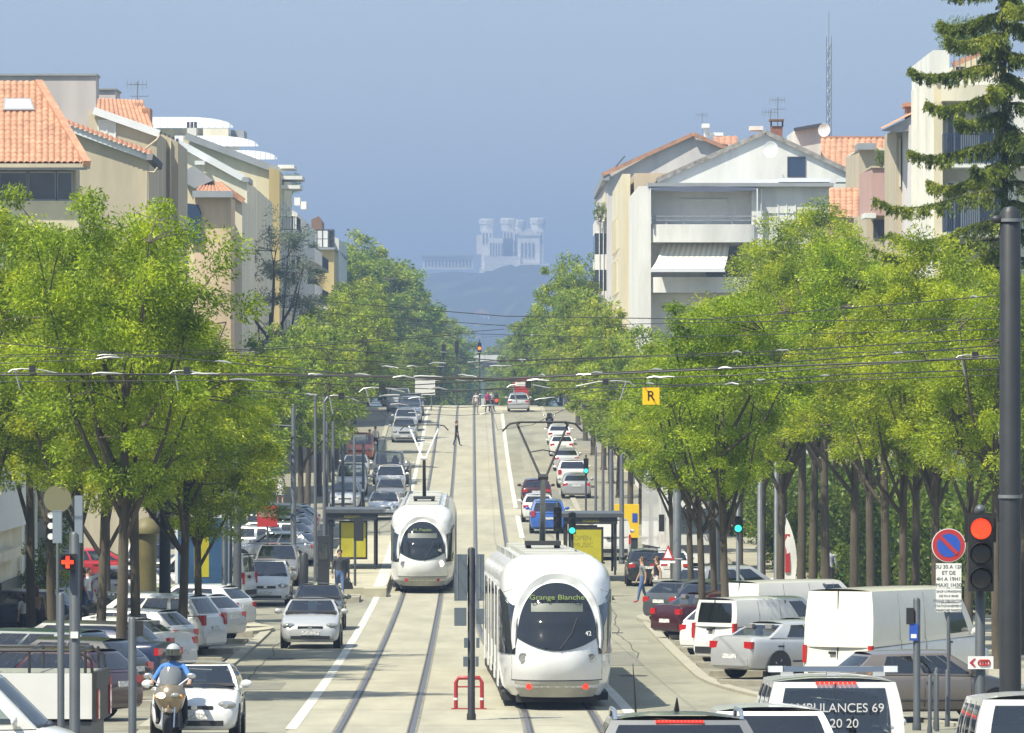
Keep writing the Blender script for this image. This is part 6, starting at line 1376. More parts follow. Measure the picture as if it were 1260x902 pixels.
d = 123.5; t = post('signal_post', 'grey post with blue plate and black pedestrian signal seen side-on', (px(1128, d), d, gz(d)), pz(738, d)-gz(d), 0.07, GREYM)
MB().box(-0.20, -0.06, -0.1, 0.12, pz(768, d)-gz(d), pz(748, d)-gz(d)).build('signal_box', SBLACK, t, 0); p = MB().box(-0.15, 0.02, -0.09, -0.075, pz(788, d)-gz(d), pz(767, d)-gz(d)).build('blue_plate', SBLUE, t, 0)
MB().box(-0.12, -0.01, -0.096, -0.091, pz(785, d)-gz(d), pz(780, d)-gz(d)).build('plate_print', SWHITE, p, 0)
for i, (x, y0) in enumerate([(1144, 860), (1156, 846), (1158, 862), (1176, 838), (1166, 868)]):
    post('bollard', 'slim grey bollard on the right corner pavement', (px(x, 122), 122+i*0.8, gz(122)), 1.1, 0.04, GREYM, 'bollard', 'slim bollards on the right corner')
# left corner: red cross signal
d = 99; bl = (px(92, d), d, gz(d)); t = post('tram_signal', 'grey post with red cross signal and side heads over the tipper', bl, pz(658, d)-gz(d), 0.085, GREYM, 'traffic light')
h = signal_head(t, (-0.09, -0.25, pz(691, d)-gz(d)), 0.25, [LENSOFF], hood=True, back=False)
x0, z0 = -0.09, pz(691, d)-gz(d); b = MB(); b.box(x0-0.095, x0+0.095, -0.31, -0.30, z0-0.03, z0+0.03); b.box(x0-0.03, x0+0.03, -0.312, -0.301, z0-0.095, z0+0.095); b.build('red_cross', REDON, h, 0)
MB().box(-0.34, -0.20, -0.1, 0.1, pz(668, d)-gz(d), pz(628, d)-gz(d)).build('side_head', mat('signal_grey', (0.20, 0.24, 0.29), 0.5), t, 0); MB().box(0.0, 0.12, -0.05, 0.1, pz(668, d)-gz(d), pz(610, d)-gz(d)).build('side_head', mat('signal_grey', (0.2, 0.24, 0.29)), t, 0)
for k in range(3): MB().lathe([(0.05, 0), (0.05, -0.06)], (-0.37, -0.02, pz(634+13*k, d)-gz(d)), 'y', 10).build('lens', WHITEP, t, 40)
MB().box(-0.06, 0.06, -0.11, -0.09, pz(785, d)-gz(d), pz(777, d)-gz(d)).build('sticker', SWHITE, t, 0)
dS = 150; t2 = post('round_sign', 'olive back of a round sign on a post among the left trees', (px(71, dS), dS, gz(dS)), pz(600, dS)-gz(dS), 0.04, GREYM, 'sign'); MB().lathe([(0.33, 0), (0.33, -0.03)], (0, -0.05, pz(614, dS)-gz(dS)), 'y', 24).build('sign_back', mat('sign_back_olive', (0.22, 0.21, 0.12), 0.5, 0.3), t2, 0)
d = 106; post('pedestrian_post', 'short grey post with black pedestrian head beside the red cross signal', (px(75, d), d, gz(d)), pz(732, d)-gz(d), 0.06, GREYM)
d = 116; t = post('grey_post', 'plain grey post with rounded cap in front of the parked cars', (px(163, d), d, gz(d)), pz(762, d)-gz(d), 0.075, GREYM); MB().box(0.07, 0.2, -0.05, 0.1, pz(782, d)-gz(d), pz(764, d)-gz(d)).build('signal_box', SBLACK, t, 0)
# central signal post
d = 129; c0 = S(0, d); t = post('signal_post', 'dark post with grey signal cabinets seen from behind between the two tracks', (px(580, d), d, gz(d)), pz(676, d)-gz(d), 0.075, DARKM)
SG = mat('signal_back_grey', (0.10, 0.125, 0.15), 0.45, var=0.15, vscale=3)
for (xa, xb, ya, yb) in ((559, 575, 682, 739), (586, 596, 682, 739), (559, 574, 748, 770), (586, 596, 749, 768), (571, 576, 785, 797), (586, 590, 785, 797), (570, 576, 808, 820), (585, 589, 808, 820)):
    o = MB().box((xa-580)/F*d, (xb-580)/F*d, -0.1, 0.12, pz(yb, d)-gz(d), pz(ya, d)-gz(d)).build('signal_cabinet', SG, t, 0)
    if yb-ya > 30: MB().box((xa+3-580)/F*d, (xa+4.5-580)/F*d, -0.112, -0.1, pz(yb, d)-gz(d)+0.03, pz(ya, d)-gz(d)-0.03).build('cabinet_edge', GALV, o, 0)
# red hoop barrier
d = GD(873); t = thing('hoop_barrier', 'red steel hoop barrier with white bands beside the signal post', 'barrier', (px(577, d), d, gz(d)))
RB = mat('barrier_red', (0.33, 0.025, 0.03), 0.4); w_ = 16/F*d; hh = 39/F*d
MB().tube([(-w_, 0, 0), (-w_, 0, hh*0.85), (-w_*0.8, 0, hh), (w_*0.8, 0, hh), (w_, 0, hh*0.85), (w_, 0, 0)], 0.045, 10).build('hoop', RB, t, 50); MB().tube([(-w_, 0, hh*0.72), (w_, 0, hh*0.72)], 0.02, 6).build('crossbar', RB, t, 50)
for sd in (-1, 1): MB().lathe([(0.049, 0), (0.049, 0.05)], (sd*w_, 0, hh*0.30), 'z', 12).build('white_band', WHITEP, t, 0)
MB().box(-w_-0.1, w_+0.1, -0.08, 0.08, 0, 0.03).build('base_plate', RB, t, 0)
# ---- left-hand posts and lamps
def lamp(x, y, ytop, r, label, arm=0, m=GREYM, group=None, d=None):
    d = d or GD(y); t = post('lamp_post', label, (px(x, d), d, gz(d)), pz(ytop, d)-gz(d), r, m, 'lamp post', group, rtop=r*0.8)
    if arm: b = MB(); z = pz(ytop, d)-gz(d)-0.8; b.tube([(0, 0, z), (arm, 0, z+0.05)], 0.05, 6); b.build('arm', m, t, 40); MB().ball((arm, 0, z+0.03), 0.16, 6, sz=(1.6, 0.8, 0.5)).build('lantern', m, t, 60)
    return t
lamp(292, 776, 560, 0.14, 'grey steel pole at the end of the left parking row'); lamp(361, 716, 500, 0.12, 'grey lamp post with side arm beside the parked hatchback', -0.8)
lamp(203, 800, 590, 0.18, 'thick dark pole between the ash trunks', m=DARKM); lamp(276, 770, 560, 0.09, 'slim grey pole beside the steel pole on the left'); lamp(284, 764, 600, 0.06, 'thin grey pole behind the steel pole on the left')
for x, y0, lb in ((388, 488, 'thin tall mast at the end of the left platform'), (399, 488, 'second thin tall mast at the end of the left platform')): lamp(x, 716, y0, 0.07, lb)
for i, (x, y, y0) in enumerate([(410, 650, 520), (422, 640, 530), (436, 630, 540), (447, 625, 545), (402, 660, 520)]): lamp(x, y, y0, 0.09, 'slim grey pole in the row beyond the left shelter', group='slim poles beyond the left shelter')
t = lamp(505, 640, 575, 0.05, 'short post at the far end of the left platform'); 
post('waste_bollard', 'dark grey service bollard at the platform end', G(374, 726), 1.35, 0.17, DARKM, 'bollard'); 
d = 240; t = thing('ticket_machine', 'dark ticket machine cabinet at the end of the left platform', 'ticket machine', S(-3.75, d, 0.28)); MB().box(-0.22, 0.22, -0.3, 0.3, 0, 1.9).build('cabinet', DARKM, t, 0); MB().box(-0.17, 0.17, -0.315, -0.3, 1.0, 1.6).build('screen', GLASS, t, 0)
t = thing('litter_bin', 'dark litter bin beside the ticket machine', 'bin', S(-3.1, 243, 0.28)); MB().lathe([(0.28, 0), (0.3, 0.9), (0.32, 0.95), (0.2, 1.0)], n=14).build('body', DARKM, t, 40); MB().box(-0.2, 0.2, -0.32, -0.28, 0.7, 0.82).build('slot', SBLACK, t, 0)
t = thing('info_post', 'grey info post with dark panel on the left platform', 'sign', S(-2.55, 240, 0.28)); MB().tube([(0, 0, 0), (0, 0, 2.6)], 0.05, 8).build('shaft', GREYM, t, 40); MB().box(-0.05, 0.32, -0.05, 0.05, 1.7, 2.6).build('panel', DARKM, t, 0)
lamp(505, 702, 634, 0.06, 'slim post near the front of the stopped tram', d=249); 
def shelter(base, w, dep, ads, label, flip=1):
    t = thing('tram_shelter', label, 'shelter', base, STREET); t.scale = (0.88, 0.9, 0.9)
    MB().box(-w/2-0.2, w/2+0.3, -0.2, dep, 2.55, 2.72).build('roof', GREYM, t, 0); MB().box(-w/2, w/2, -0.12, -0.04, 2.25, 2.55).build('fascia', DARKM, t, 0)
    for x in (-w/2+0.1, w/2-0.1):
        for y in (0.1, dep-0.2): MB().box(x-0.05, x+0.05, y-0.05, y+0.05, 0, 2.55).build('post', DARKM, t, 0)
    for k in range(3): MB().box(-flip*w/2+0.02*flip, -flip*w/2+0.05*flip, 0.3+k*(dep-0.6)/3, 0.2+(k+1)*(dep-0.6)/3, 0.2, 2.3).build('glass_panel', mat('shelter_glass', (0.10, 0.13, 0.14), 0.05, spec=0.9), t, 0)
    MB().box(-w/2+0.3, w/2-0.5, dep*0.5, dep*0.5+0.4, 0.42, 0.48).build('bench', DARKM, t, 0)
    p = MB().box(-w/2+ads[0], -w/2+ads[0]+1.3, 0.25, 0.4, 0.45, 2.2).build('advert_frame', SBLACK, t, 0); MB().box(-w/2+ads[0]+0.08, -w/2+ads[0]+1.22, 0.235, 0.25, 0.55, 2.12).build('poster', YEL, p, 0)
    l_ = lettering('HORAIRES', 0.16, (0, -0.125, 2.34), (R(90), 0, 0), YEL, t)
    return t
shelter(S(-3.0, 258, 0.28), 2.3, 6, (0.55,), 'dark tram shelter with yellow poster on the left platform')
shelter(S(6.6, 252, 0.28), 2.4, 6, (0.2,), 'dark tram shelter behind the yellow advertising panel on the right platform', -1)
# free standing yellow panel, right
d = 236; t = thing('advertising_panel', 'free-standing yellow advertising panel in black frame behind the near tram', 'advertising panel', (px(722, d), d, gz(d)+0.25)); MB().box(-0.62, 0.62, -0.08, 0.08, 0.0, 2.35).build('frame', SBLACK, t, 0); p = MB().box(-0.54, 0.54, -0.095, -0.08, 0.3, 2.25).build('poster', YEL, t, 0)
l_ = lettering('OPEN', 0.26, (-0.5, -0.098, 1.85), (R(90), 0, 0), mat('poster_ink', (0.25, 0.22, 0.03)), p, ax='LEFT'); l_ = lettering('MUSIC', 0.26, (-0.5, -0.098, 1.6), (R(90), 0, 0), mat('poster_ink', (0.25, 0.22, 0.03)), p, ax='LEFT')
t = post('traffic_light', 'traffic light showing green beside the yellow advertising panel', (px(704, 228), 228, gz(228)), 3.3, 0.05, DARKM, 'traffic light'); signal_head(t, (0, -0.25, 3.15), 0.26, [LENSOFF, LENSOFF, GREENON], back=False)
t = post('traffic_light', 'dark signal heads back to back beside the blue minivan', (px(686, 230), 230, gz(230)), 3.6, 0.06, DARKM, 'traffic light'); signal_head(t, (0, -0.25, 3.3), 0.3, [LENSOFF, LENSOFF, LENSOFF], back=False)
t = post('traffic_light', 'traffic light showing green between the grove trunks', (px(908, 214), 214, gz(214)), 4.5, 0.06, GALV, 'traffic light'); signal_head(t, (0, -0.25, pz(640, 214)-gz(214)), 0.28, [LENSOFF, GREENON], back=False)
t = post('traffic_light', 'traffic light showing amber among the ash leaves', (px(887, 205), 205, gz(205)), 5.4, 0.06, DARKM, 'traffic light'); signal_head(t, (0, -0.25, pz(599, 205)-gz(205)), 0.24, [LENSOFF, ORON, LENSOFF], back=False)
t = post('traffic_light', 'small traffic light showing green by the right parked cars', (px(721, 330), 330, gz(330)), 3.2, 0.05, DARKM, 'traffic light'); signal_head(t, (0, -0.25, 2.9), 0.26, [LENSOFF, LENSOFF, GREENON], back=False)
for i, (x, y, y0, r, lb) in enumerate([(765, 694, 560, 0.11, 'thick grey pole beside the white delivery van'), (833, 766, 540, 0.15, 'tall pale grey pole carrying the warning triangle'), (881, 770, 560, 0.13, 'grey pole in front of the white lorry'), (935, 735, 580, 0.11, 'bright steel pole beside the feather flag'), (955, 735, 570, 0.09, 'thin steel pole in the square'), (792, 680, 590, 0.05, 'thin dark pole behind the yellow box'), (742, 660, 560, 0.08, 'grey pole in the right row behind the shelter'), (733, 640, 550, 0.07, 'slim grey pole in the right row above the shelter'), (752, 655, 555, 0.13, 'wide dark pole on the right pavement')]):
    lamp(x, y, y0, r, lb, m=GALV if i in (1, 3, 4) else GREYM)
d = 206; t = thing('warning_sign', 'red bordered warning triangle on the pale grey pole', 'sign', (px(822, d), d-0.3, pz(684, d)), R(-48)); tri = [(0.0, 0.36), (-0.28, -0.12), (0.28, -0.12)]
MB().prism(tri, -0.01, 0.01, 'y').build('triangle', SREDM, t, 0); MB().prism([(0, 0.25), (-0.18, -0.06), (0.18, -0.06)], -0.02, 0.0, 'y').build('triangle_face', SWHITE, t, 0); MB().box(-0.35, 0.35, -0.02, 0.0, -0.22, -0.15).build('plate', SWHITE, t, 0); MB().tube([(0, 0.05, -0.1), (0.3, 0.35, -0.1)], 0.03, 6).build('bracket', GALV, t, 0)
t = thing('utility_cabinet', 'pale green utility cabinet at the kerb corner beside the slim tree', 'cabinet', G(817, 762)); MB().box(-0.35, 0.35, -0.25, 0.25, 0, 1.25).build('body', mat('cabinet_green', (0.30, 0.32, 0.25), 0.6, var=0.2, vscale=3), t, 0); MB().box(-0.38, 0.38, -0.28, 0.28, 1.25, 1.31).build('lid', mat('cabinet_lid', (0.4, 0.41, 0.36), 0.6), t, 0)
t = thing('mail_box', 'yellow mail box on the pavement behind the black hatchback', 'mail box', (px(771, 285), 285, gz(285)+0.1)); MB().box(-0.55, 0.55, -0.3, 0.3, 0.5, 2.0).build('body', mat('mail_yellow', (0.75, 0.50, 0.01), 0.5), t, 0); MB().box(0.25, 0.48, -0.315, -0.3, 1.2, 1.6).build('slot', SBLUE, t, 0); MB().box(-0.5, 0.5, -0.25, 0.25, 0, 0.5).build('plinth', DARKM, t, 0)
b = MB(); rows = []
for k in range(9): z = 0.4+2.6*k/8; w = 0.55*math.sin(math.pi*(0.25+0.7*k/8))**0.8; rows.append([(0, 0, z), (w*0.5, 0.04*math.sin(k), z), (w, 0.0, z)])
t = thing('feather_flag', 'white and red feather flag standing in the square', 'flag', (px(962, 232), 232, gz(232)+0.12)); b.grid(rows); b.build('cloth', SWHITE, t, 60); MB().tube([(0, 0, 0), (0, 0, 2.4), (0.15, 0, 3.0), (0.3, 0, 3.1)], 0.02, 5).build('pole', GALV, t, 40); MB().box(0.12, 0.3, -0.02, 0.02, 0.9, 2.3).build('print', SREDM, t, 0); MB().lathe([(0.3, 0), (0.3, 0.12)], n=12).build('foot', SREDM, t, 0)
# notice column, poster panel, left pavement
d = 190; t = thing('notice_column', 'olive yellow notice column with domed cap on the left pavement', 'advertising column', (px(180, d), d, gz(d)+0.12)); MB().lathe([(0.36, 0), (0.36, 0.5), (0.31, 0.55), (0.31, 3.0), (0.42, 3.05), (0.42, 3.2), (0.25, 3.45), (0.001, 3.55)], n=20).build('column', mat('column_olive', (0.15, 0.13, 0.05), 0.6, var=0.3, vscale=2), t, 40); MB().box(-0.36, -0.33, -0.35, -0.1, 0.4, 3.0).build('edge_strip', SYEL, t, 0)
d = 214; t = thing('poster_panel', 'blue and yellow framed poster panel on the left pavement', 'advertising panel', (px(250, d), d, gz(d)+0.12)); MB().box(-0.95, 0.95, -0.08, 0.08, 0.7, 3.3).build('frame', WTRIM, t, 0); p = MB().box(-0.85, 0.85, -0.1, -0.08, 0.8, 3.2).build('poster', mat('poster_blue', (0.03, 0.09, 0.19), 0.5, var=0.4, vscale=1.5), t, 0); MB().box(-0.3, 0.2, -0.11, -0.1, 1.2, 2.6).build('poster_print', YEL, p, 0)
for sx in (-0.8, 0.8): MB().box(sx-0.06, sx+0.06, -0.05, 0.05, 0, 0.7).build('leg', GREYM, t, 0)
t = thing('glass_recycling_bin', 'pale green recycling container between the trunks on the left', 'container', (px(232, 205), 205, gz(205)+0.12)); MB().box(-1.3, 1.3, -0.6, 0.6, 0.1, 1.1).build('body', mat('pale_lime_plastic', (0.50, 0.53, 0.36), 0.6, var=0.15, vscale=2), t, 0); MB().box(-1.35, 1.35, -0.65, 0.65, 1.1, 1.18).build('lid', mat('pale_lime_lid', (0.62, 0.64, 0.48), 0.6), t, 0)
t = thing('red_sign_board', 'small red menu board above the blue grey minivan', 'sign', (px(329, 262), 262, gz(262)+0.0)); MB().box(-0.42, 0.42, -0.05, 0.05, 1.9, 2.75).build('board', SREDM, t, 0); MB().box(-0.36, 0.36, -0.06, -0.05, 2.3, 2.6).build('print', mat('board_print', (0.5, 0.25, 0.22), 0.5, var=0.5, vscale=9), t, 0); MB().tube([(0, 0, 0), (0, 0, 1.9)], 0.05, 6).build('leg', GREYM, t, 0)
# ---- crest: sign panels
d = 505; t = thing('sign_panel', 'blank white traffic sign panel at the crest', 'sign', (px(523, d), d, gz(d))); MB().box(-0.8, 0.8, -0.05, 0.05, pz(486, d)-gz(d), pz(462, d)-gz(d)).build('panel', SWHITE, t, 0)
for sx in (-0.5, 0.5): MB().tube([(sx, 0, 0), (sx, 0, pz(486, d)-gz(d))], 0.05, 6).build('leg', GALV, t, 40)
d = 540; t = thing('billboard', 'red advertising panel at the crest above the silver car', 'advertising panel', (px(641, d), d, gz(d))); MB().box(-0.65, 0.65, -0.08, 0.08, pz(500, d)-gz(d), pz(464, d)-gz(d)).build('panel', SREDM, t, 0); MB().box(-0.5, 0.5, -0.09, -0.08, pz(475, d)-gz(d), pz(470, d)-gz(d)).build('print', SWHITE, t, 0); MB().box(-0.15, 0.15, -0.06, 0.06, 0, pz(500, d)-gz(d)).build('leg', DARKM, t, 0)
for i, (x, y0, lb) in enumerate([(546, 420, 'traffic light on a pole left of the tracks at the crest'), (562, 416, 'traffic light nearest the tracks at the crest'), (590, 418, 'traffic light with amber lamp right of the tracks at the crest'), (611, 482, 'low red signal box beside the tracks at the crest')]):
    d = 545; t = post('traffic_light', lb, (px(x, d), d, gz(d)), pz(y0, d)-gz(d), 0.06, DARKM, 'traffic light'); signal_head(t, (0, -0.3, pz(y0+6, d)-gz(d)), 0.34, [LENSOFF, ORON if i == 2 else (REDON if i == 3 else LENSOFF), LENSOFF], back=False, hood=False)

# ================================================================== overhead lines
WIRE = mat('overhead_wire', (0.035, 0.037, 0.04), 0.6, 0.3); FIT = mat('wire_fitting', (0.34, 0.35, 0.35), 0.4, 0.4)
def wire(pts, r, label, fits=(), group='overhead wires across the junction', name='overhead_wire', sag=0.0, m=None):
    pts = [Vector(p) for p in pts]; dense = []
    for a, c in zip(pts, pts[1:]):
        n = 10
        for k in range(n): t = k/n; q = a.lerp(c, t); q.z -= sag*4*t*(1-t); dense.append(q)
    dense.append(pts[-1]); r0 = pts[0]
    t = thing(name, label, 'overhead wire', r0, 0, group)
    o = MB().tube([p - r0 for p in dense], r*0.72, 5).build('cable', m or WIRE, t, 60)
    for f in fits:
        i = f*(len(dense)-1); k = min(len(dense)-2, int(i)); p = dense[k].lerp(dense[k+1], i-k) - r0; dr = (dense[k+1]-dense[k]).normalized()
        L_ = random.uniform(0.12, 0.28); b = MB(); b.tube([p - dr*L_, p - dr*L_*0.5 + Vector((0, 0, 0.015)), p + Vector((0, 0, random.uniform(0.0, 0.03))), p + dr*L_*0.5 + Vector((0, 0, 0.01)), p + dr*L_], [0.009, 0.016, 0.019, 0.015, 0.009], 6)
        b.build('insulator', FIT, t, 50)
    return t
Pw = lambda x, y, d: P(x, y, d)
W1 = 'thin overhead span wire across the junction'
spans = [([(-60, 417, 112), (255, 444, 104), (460, 463, 100)], 0.013, (0.55, 0.97)), ([(-60, 462, 100), (330, 460, 100), (620, 466, 100), (930, 452, 99), (1237, 440, 97)], 0.020, (0.03, 0.12, 0.2, 0.3, 0.42, 0.58, 0.72)),
    ([(-60, 450, 105), (200, 438, 105), (360, 428, 108), (560, 412, 115)], 0.010, (0.25,)), ([(300, 480, 108), (440, 490, 104), (640, 476, 102)], 0.012, (0.3, 0.6)),
    ([(380, 369, 140), (620, 389, 135), (874, 393, 118), (1237, 363, 97)], 0.013, (0.97,)), ([(380, 384, 140), (640, 402, 130), (900, 396, 110), (1237, 392, 97)], 0.010, ()),
    ([(380, 428, 130), (620, 444, 120), (935, 433, 106), (1237, 416, 97)], 0.013, (0.36, 0.64, 0.7)), ([(420, 470, 115), (640, 464, 112), (780, 457, 108), (920, 450, 104), (1237, 424, 97)], 0.014, (0.15, 0.3, 0.42, 0.55, 0.9)),
    ([(430, 478, 118), (630, 467, 114), (845, 474, 108), (1040, 461, 102), (1237, 454, 97)], 0.014, (0.2, 0.45, 0.62, 0.72)), ([(-60, 458, 98), (420, 463, 98), (660, 469, 98), (900, 462, 97.5), (1237, 436, 97)], 0.013, (0.1, 0.33, 0.5, 0.66)),
    ([(1100, 430, 97), (1180, 395, 97), (1237, 345, 97)], 0.008, ()), ([(-60, 440, 118), (260, 436, 118), (520, 448, 122), (760, 440, 118), (1237, 430, 97)], 0.009, (0.15, 0.52)), ([(-60, 470, 103), (300, 468, 103), (560, 480, 104), (820, 476, 101), (1237, 461, 97)], 0.010, (0.25, 0.48, 0.8)), ([(380, 398, 150), (560, 410, 145), (760, 416, 130), (1237, 405, 97)], 0.009, (0.5,)), ([(400, 446, 160), (520, 452, 160), (640, 450, 160), (760, 440, 150)], 0.012, (0.3, 0.6)), ([(430, 496, 150), (540, 488, 150), (660, 492, 150), (760, 478, 150)], 0.012, (0.25, 0.7)), ([(470, 440, 220), (580, 446, 220), (700, 436, 220)], 0.014, (0.5,)), ([(480, 462, 260), (590, 470, 260), (700, 460, 260)], 0.014, (0.4, 0.7)), ([(340, 470, 108), (480, 452, 112), (640, 470, 110)], 0.011, (0.2, 0.5, 0.8)), ([(0, 437, 104), (300, 430, 106), (620, 405, 130)], 0.009, ())]
for i, (pts, r, fits) in enumerate(spans): wire([Pw(*p) for p in pts], r, 'thick dark overhead cable spanning the whole junction' if i == 1 else W1, fits)
# tram contact wires running along the tracks
for nm, uf in (('left', lambda d: 0.0), ('right', ur_track)):
    wire([S(uf(d_), d_, 6.28) for d_ in (126, 160, 215, 300, 400, 500, 560)], 0.010, 'contact wire above the %s' % ('track with the stopped tram' if nm == 'left' else 'track with the near tram'), (), None, 'contact_wire')
for d_ in (165, 205, 300, 345, 390, 430, 470, 505):
    wire([S(-9.5, d_, 7.6), S(-3, d_, 7.0), S(1.4, d_, 6.75), S(6, d_, 7.0), S(13, d_, 7.6)], 0.012, 'thin span wire hung across the tracks further up the avenue', (0.42, 0.55), 'span wires further up the avenue', 'span_wire')
# trolleybus booms and brackets: curved pull-off arms
for i, (x, y, d) in enumerate([(650, 474, 108), (470, 478, 110), (420, 488, 110), (745, 470, 106), (1200, 438, 97.5), (230, 457, 100), (40, 455, 100)]):
    t = thing('pull_off_arm', 'curved grey pull-off arm clamped to the overhead wires', 'wire fitting', P(x, y, d), 0, 'pull-off arms on the overhead wires'); w = random.uniform(0.22, 0.5); sg = random.choice((-1, 1)); r_k = random.uniform(0.3, 1.0)
    MB().tube([(-w*sg, 0, -0.10*r_k), (-w*0.3*sg, 0, 0.0), (w*0.4*sg, 0, 0.03*r_k), (w*0.8*sg, 0, 0.0), (w*sg, 0, -0.10*r_k)], 0.011, 6).build('arm', FIT, t, 50); MB().box(-0.05, 0.05, -0.03, 0.03, -0.05, 0.07).build('clamp', DARKM, t, 0); MB().tube([(w*0.7*sg, 0, 0), (w*0.5*sg, 0, -0.3)], 0.012, 5).build('dropper', FIT, t, 0)
d = 108; t = thing('hanging_sign', 'square yellow sign with black letter R hung from the wires', 'sign', P(801, 487, d)); MB().box(-0.145, 0.145, -0.01, 0.01, -0.15, 0.15).build('plate', SYEL, t, 0); lettering('R', 0.24, (0, -0.014, -0.08), (R(90), 0, 0), SBLACK, t)
for sx in (-0.1, 0.1): MB().tube([(sx, 0, 0.14), (sx, 0, 0.30)], 0.008, 4).build('hanger', WIRE, t, 0)
# ================================================================== people
SKIN = mat('skin', (0.48, 0.29, 0.20), 0.6, var=0.1, vscale=8); HAIRD = mat('hair_dark', (0.025, 0.018, 0.012), 0.6); HAIRB = mat('hair_brown', (0.10, 0.055, 0.025), 0.6)
_fab = {}
def fabric(n, c): return mat('fabric_' + n, c, 0.9, var=0.25, vscale=9, coord='obj')
def person(loc, rz, label, top, low, shoe, hair=HAIRD, h=1.72, pose='walk', long_hair=False, skirt=False, bare_legs=False, sleeves=True, group=None, seat=False):
    r = thing('person', label, 'person', loc, rz, group); k = h/1.72
    # joints, person faces -Y
    if pose == 'walk': hipR, hipL = (0.17, -0.02), (-0.16, 0.08)
    else: hipR, hipL = (0.03, 0.0), (-0.03, 0.02)
    V = []; E = []; Rr = []; reg = []
    def v(p, rad, par=None):
        V.append(Vector(p)*k); Rr.append(rad*k); i = len(V)-1
        if par is not None: E.append((par, i))
        return i
    pel = v((0, 0, 0.95), 0.135); wa = v((0, 0, 1.10), 0.12, pel); ch = v((0, 0.0, 1.30), 0.145, wa); nk = v((0, 0.0, 1.44), 0.06, ch); hd0 = v((0, -0.01, 1.53), 0.068, nk); hd1 = v((0, -0.02, 1.62), 0.088, hd0); hd2 = v((0, -0.015, 1.69), 0.06, hd1)
    for s in (-1, 1):
        if pose == 'sit':
            hp = v((s*0.09, 0, 0.90), 0.10, pel); kn = v((s*0.24, -0.42, 0.82), 0.075, hp); an = v((s*0.24, -0.22, 0.42), 0.05, kn); toe = v((s*0.25, -0.38, 0.36), 0.04, an)
        else:
            st = hipR if s > 0 else hipL; hp = v((s*0.09, 0, 0.88), 0.10, pel); kn = v((s*0.10, -st[0]*0.55-0.02, 0.49), 0.066, hp); an = v((s*0.10, -st[0]+st[1]*0.8, 0.09+max(0, st[1])*0.4), 0.043, kn); toe = v((s*0.11, -st[0]+st[1]*0.8-0.17, 0.045), 0.036, an)
        sh = v((s*0.19, 0.0, 1.38), 0.062, ch)
        if pose == 'sit': el = v((s*0.32, -0.16, 1.16), 0.048, sh); wr = v((s*0.34, -0.40, 1.10), 0.034, el); ha = v((s*0.34, -0.47, 1.09), 0.036, wr)
        elif pose == 'phone' and s > 0: el = v((s*0.26, -0.04, 1.12), 0.046, sh); wr = v((s*0.12, -0.22, 1.25), 0.034, el); ha = v((s*0.10, -0.27, 1.30), 0.036, wr)
        else:
            sw = (0.10 if s < 0 else -0.12) if pose == 'walk' else 0.0
            el = v((s*0.25, -sw*0.5+0.03, 1.12), 0.046, sh); wr = v((s*0.27, -sw-0.04, 0.88), 0.032, el); ha = v((s*0.265, -sw-0.06, 0.79), 0.036, wr)
        for f in range(4): v((V[ha].x/k + (f-1.5)*0.017, V[ha].y/k - 0.015 - 0.012*f, V[ha].z/k - (0.085 - 0.008*abs(f-1.5))*(1 if pose != 'sit' else 0.3)), 0.010, ha)
        v((V[ha].x/k - s*0.045, V[ha].y/k - 0.03, V[ha].z/k - 0.03), 0.011, ha)
    me = bpy.data.meshes.new('body'); me.from_pydata([tuple(p) for p in V], E, []); o = bpy.data.objects.new('body', me); col.objects.link(o)
    m = o.modifiers.new('skin', 'SKIN'); ss = o.modifiers.new('sub', 'SUBSURF'); ss.levels = 1; ss.render_levels = 1
    sv = me.skin_vertices[0].data
    for i, rad in enumerate(Rr): sv[i].radius = (rad, rad*(0.72 if i in (wa, ch) else 1.0)); 
    for i in (pel, wa, ch): sv[i].radius = (Rr[i]*1.12, Rr[i]*0.78)
    sv[0].use_root = True
    dg = bpy.context.evaluated_depsgraph_get(); dg.update(); nm = bpy.data.meshes.new_from_object(o.evaluated_get(dg)); bpy.data.objects.remove(o)
    nm.materials.clear(); [nm.materials.append(x) for x in (SKIN, top, low, shoe)]
    idx = []
    for p in nm.polygons:
        c = p.center/k; ax = abs(c.x)
        arm = ax > 0.205 and c.z > 0.7 and pose != 'sit' or (pose == 'sit' and ax > 0.22 and c.z > 1.02)
        if c.z > 1.455: i = 0
        elif arm: i = (1 if (sleeves and (c.z > (0.90 if sleeves == 'long' else 1.15))) else 0)
        elif c.z > 1.0: i = 1
        elif pose == 'sit': i = 3 if c.z < 0.44 else 2
        elif c.z > 0.11: i = 2 if not (bare_legs and c.z < 0.5) else 0
        else: i = 3
        if pose == 'phone' and c.y < -0.12 and c.z > 1.1: i = 0
        idx.append(i)
    nm.polygons.foreach_set('material_index', idx); nm.shade_smooth(); body = ob('body', nm, r)
    b = MB(); b.ball((0, 0.012*k, 1.645*k), 0.105*k, 8, sz=(0.92, 1.05, 0.98))
    for i in range(len(b.v)):
        x, y, z = b.v[i]
        if y < -0.055*k and z < 1.68*k: b.v[i] = (x, -0.055*k, z)
        if z < 1.58*k: b.v[i] = (b.v[i][0]*0.9, max(b.v[i][1], 0.0), z)
    if long_hair: b.ball((0, 0.07*k, 1.50*k), 0.10*k, 6, sz=(0.95, 0.5, 1.5))
    b.build('hair', hair, r, 60)
    b = MB(); b.ball((0, -0.105*k, 1.615*k), 0.018*k, 4, sz=(0.8, 1.2, 1.3)); b.build('nose', SKIN, r, 60)
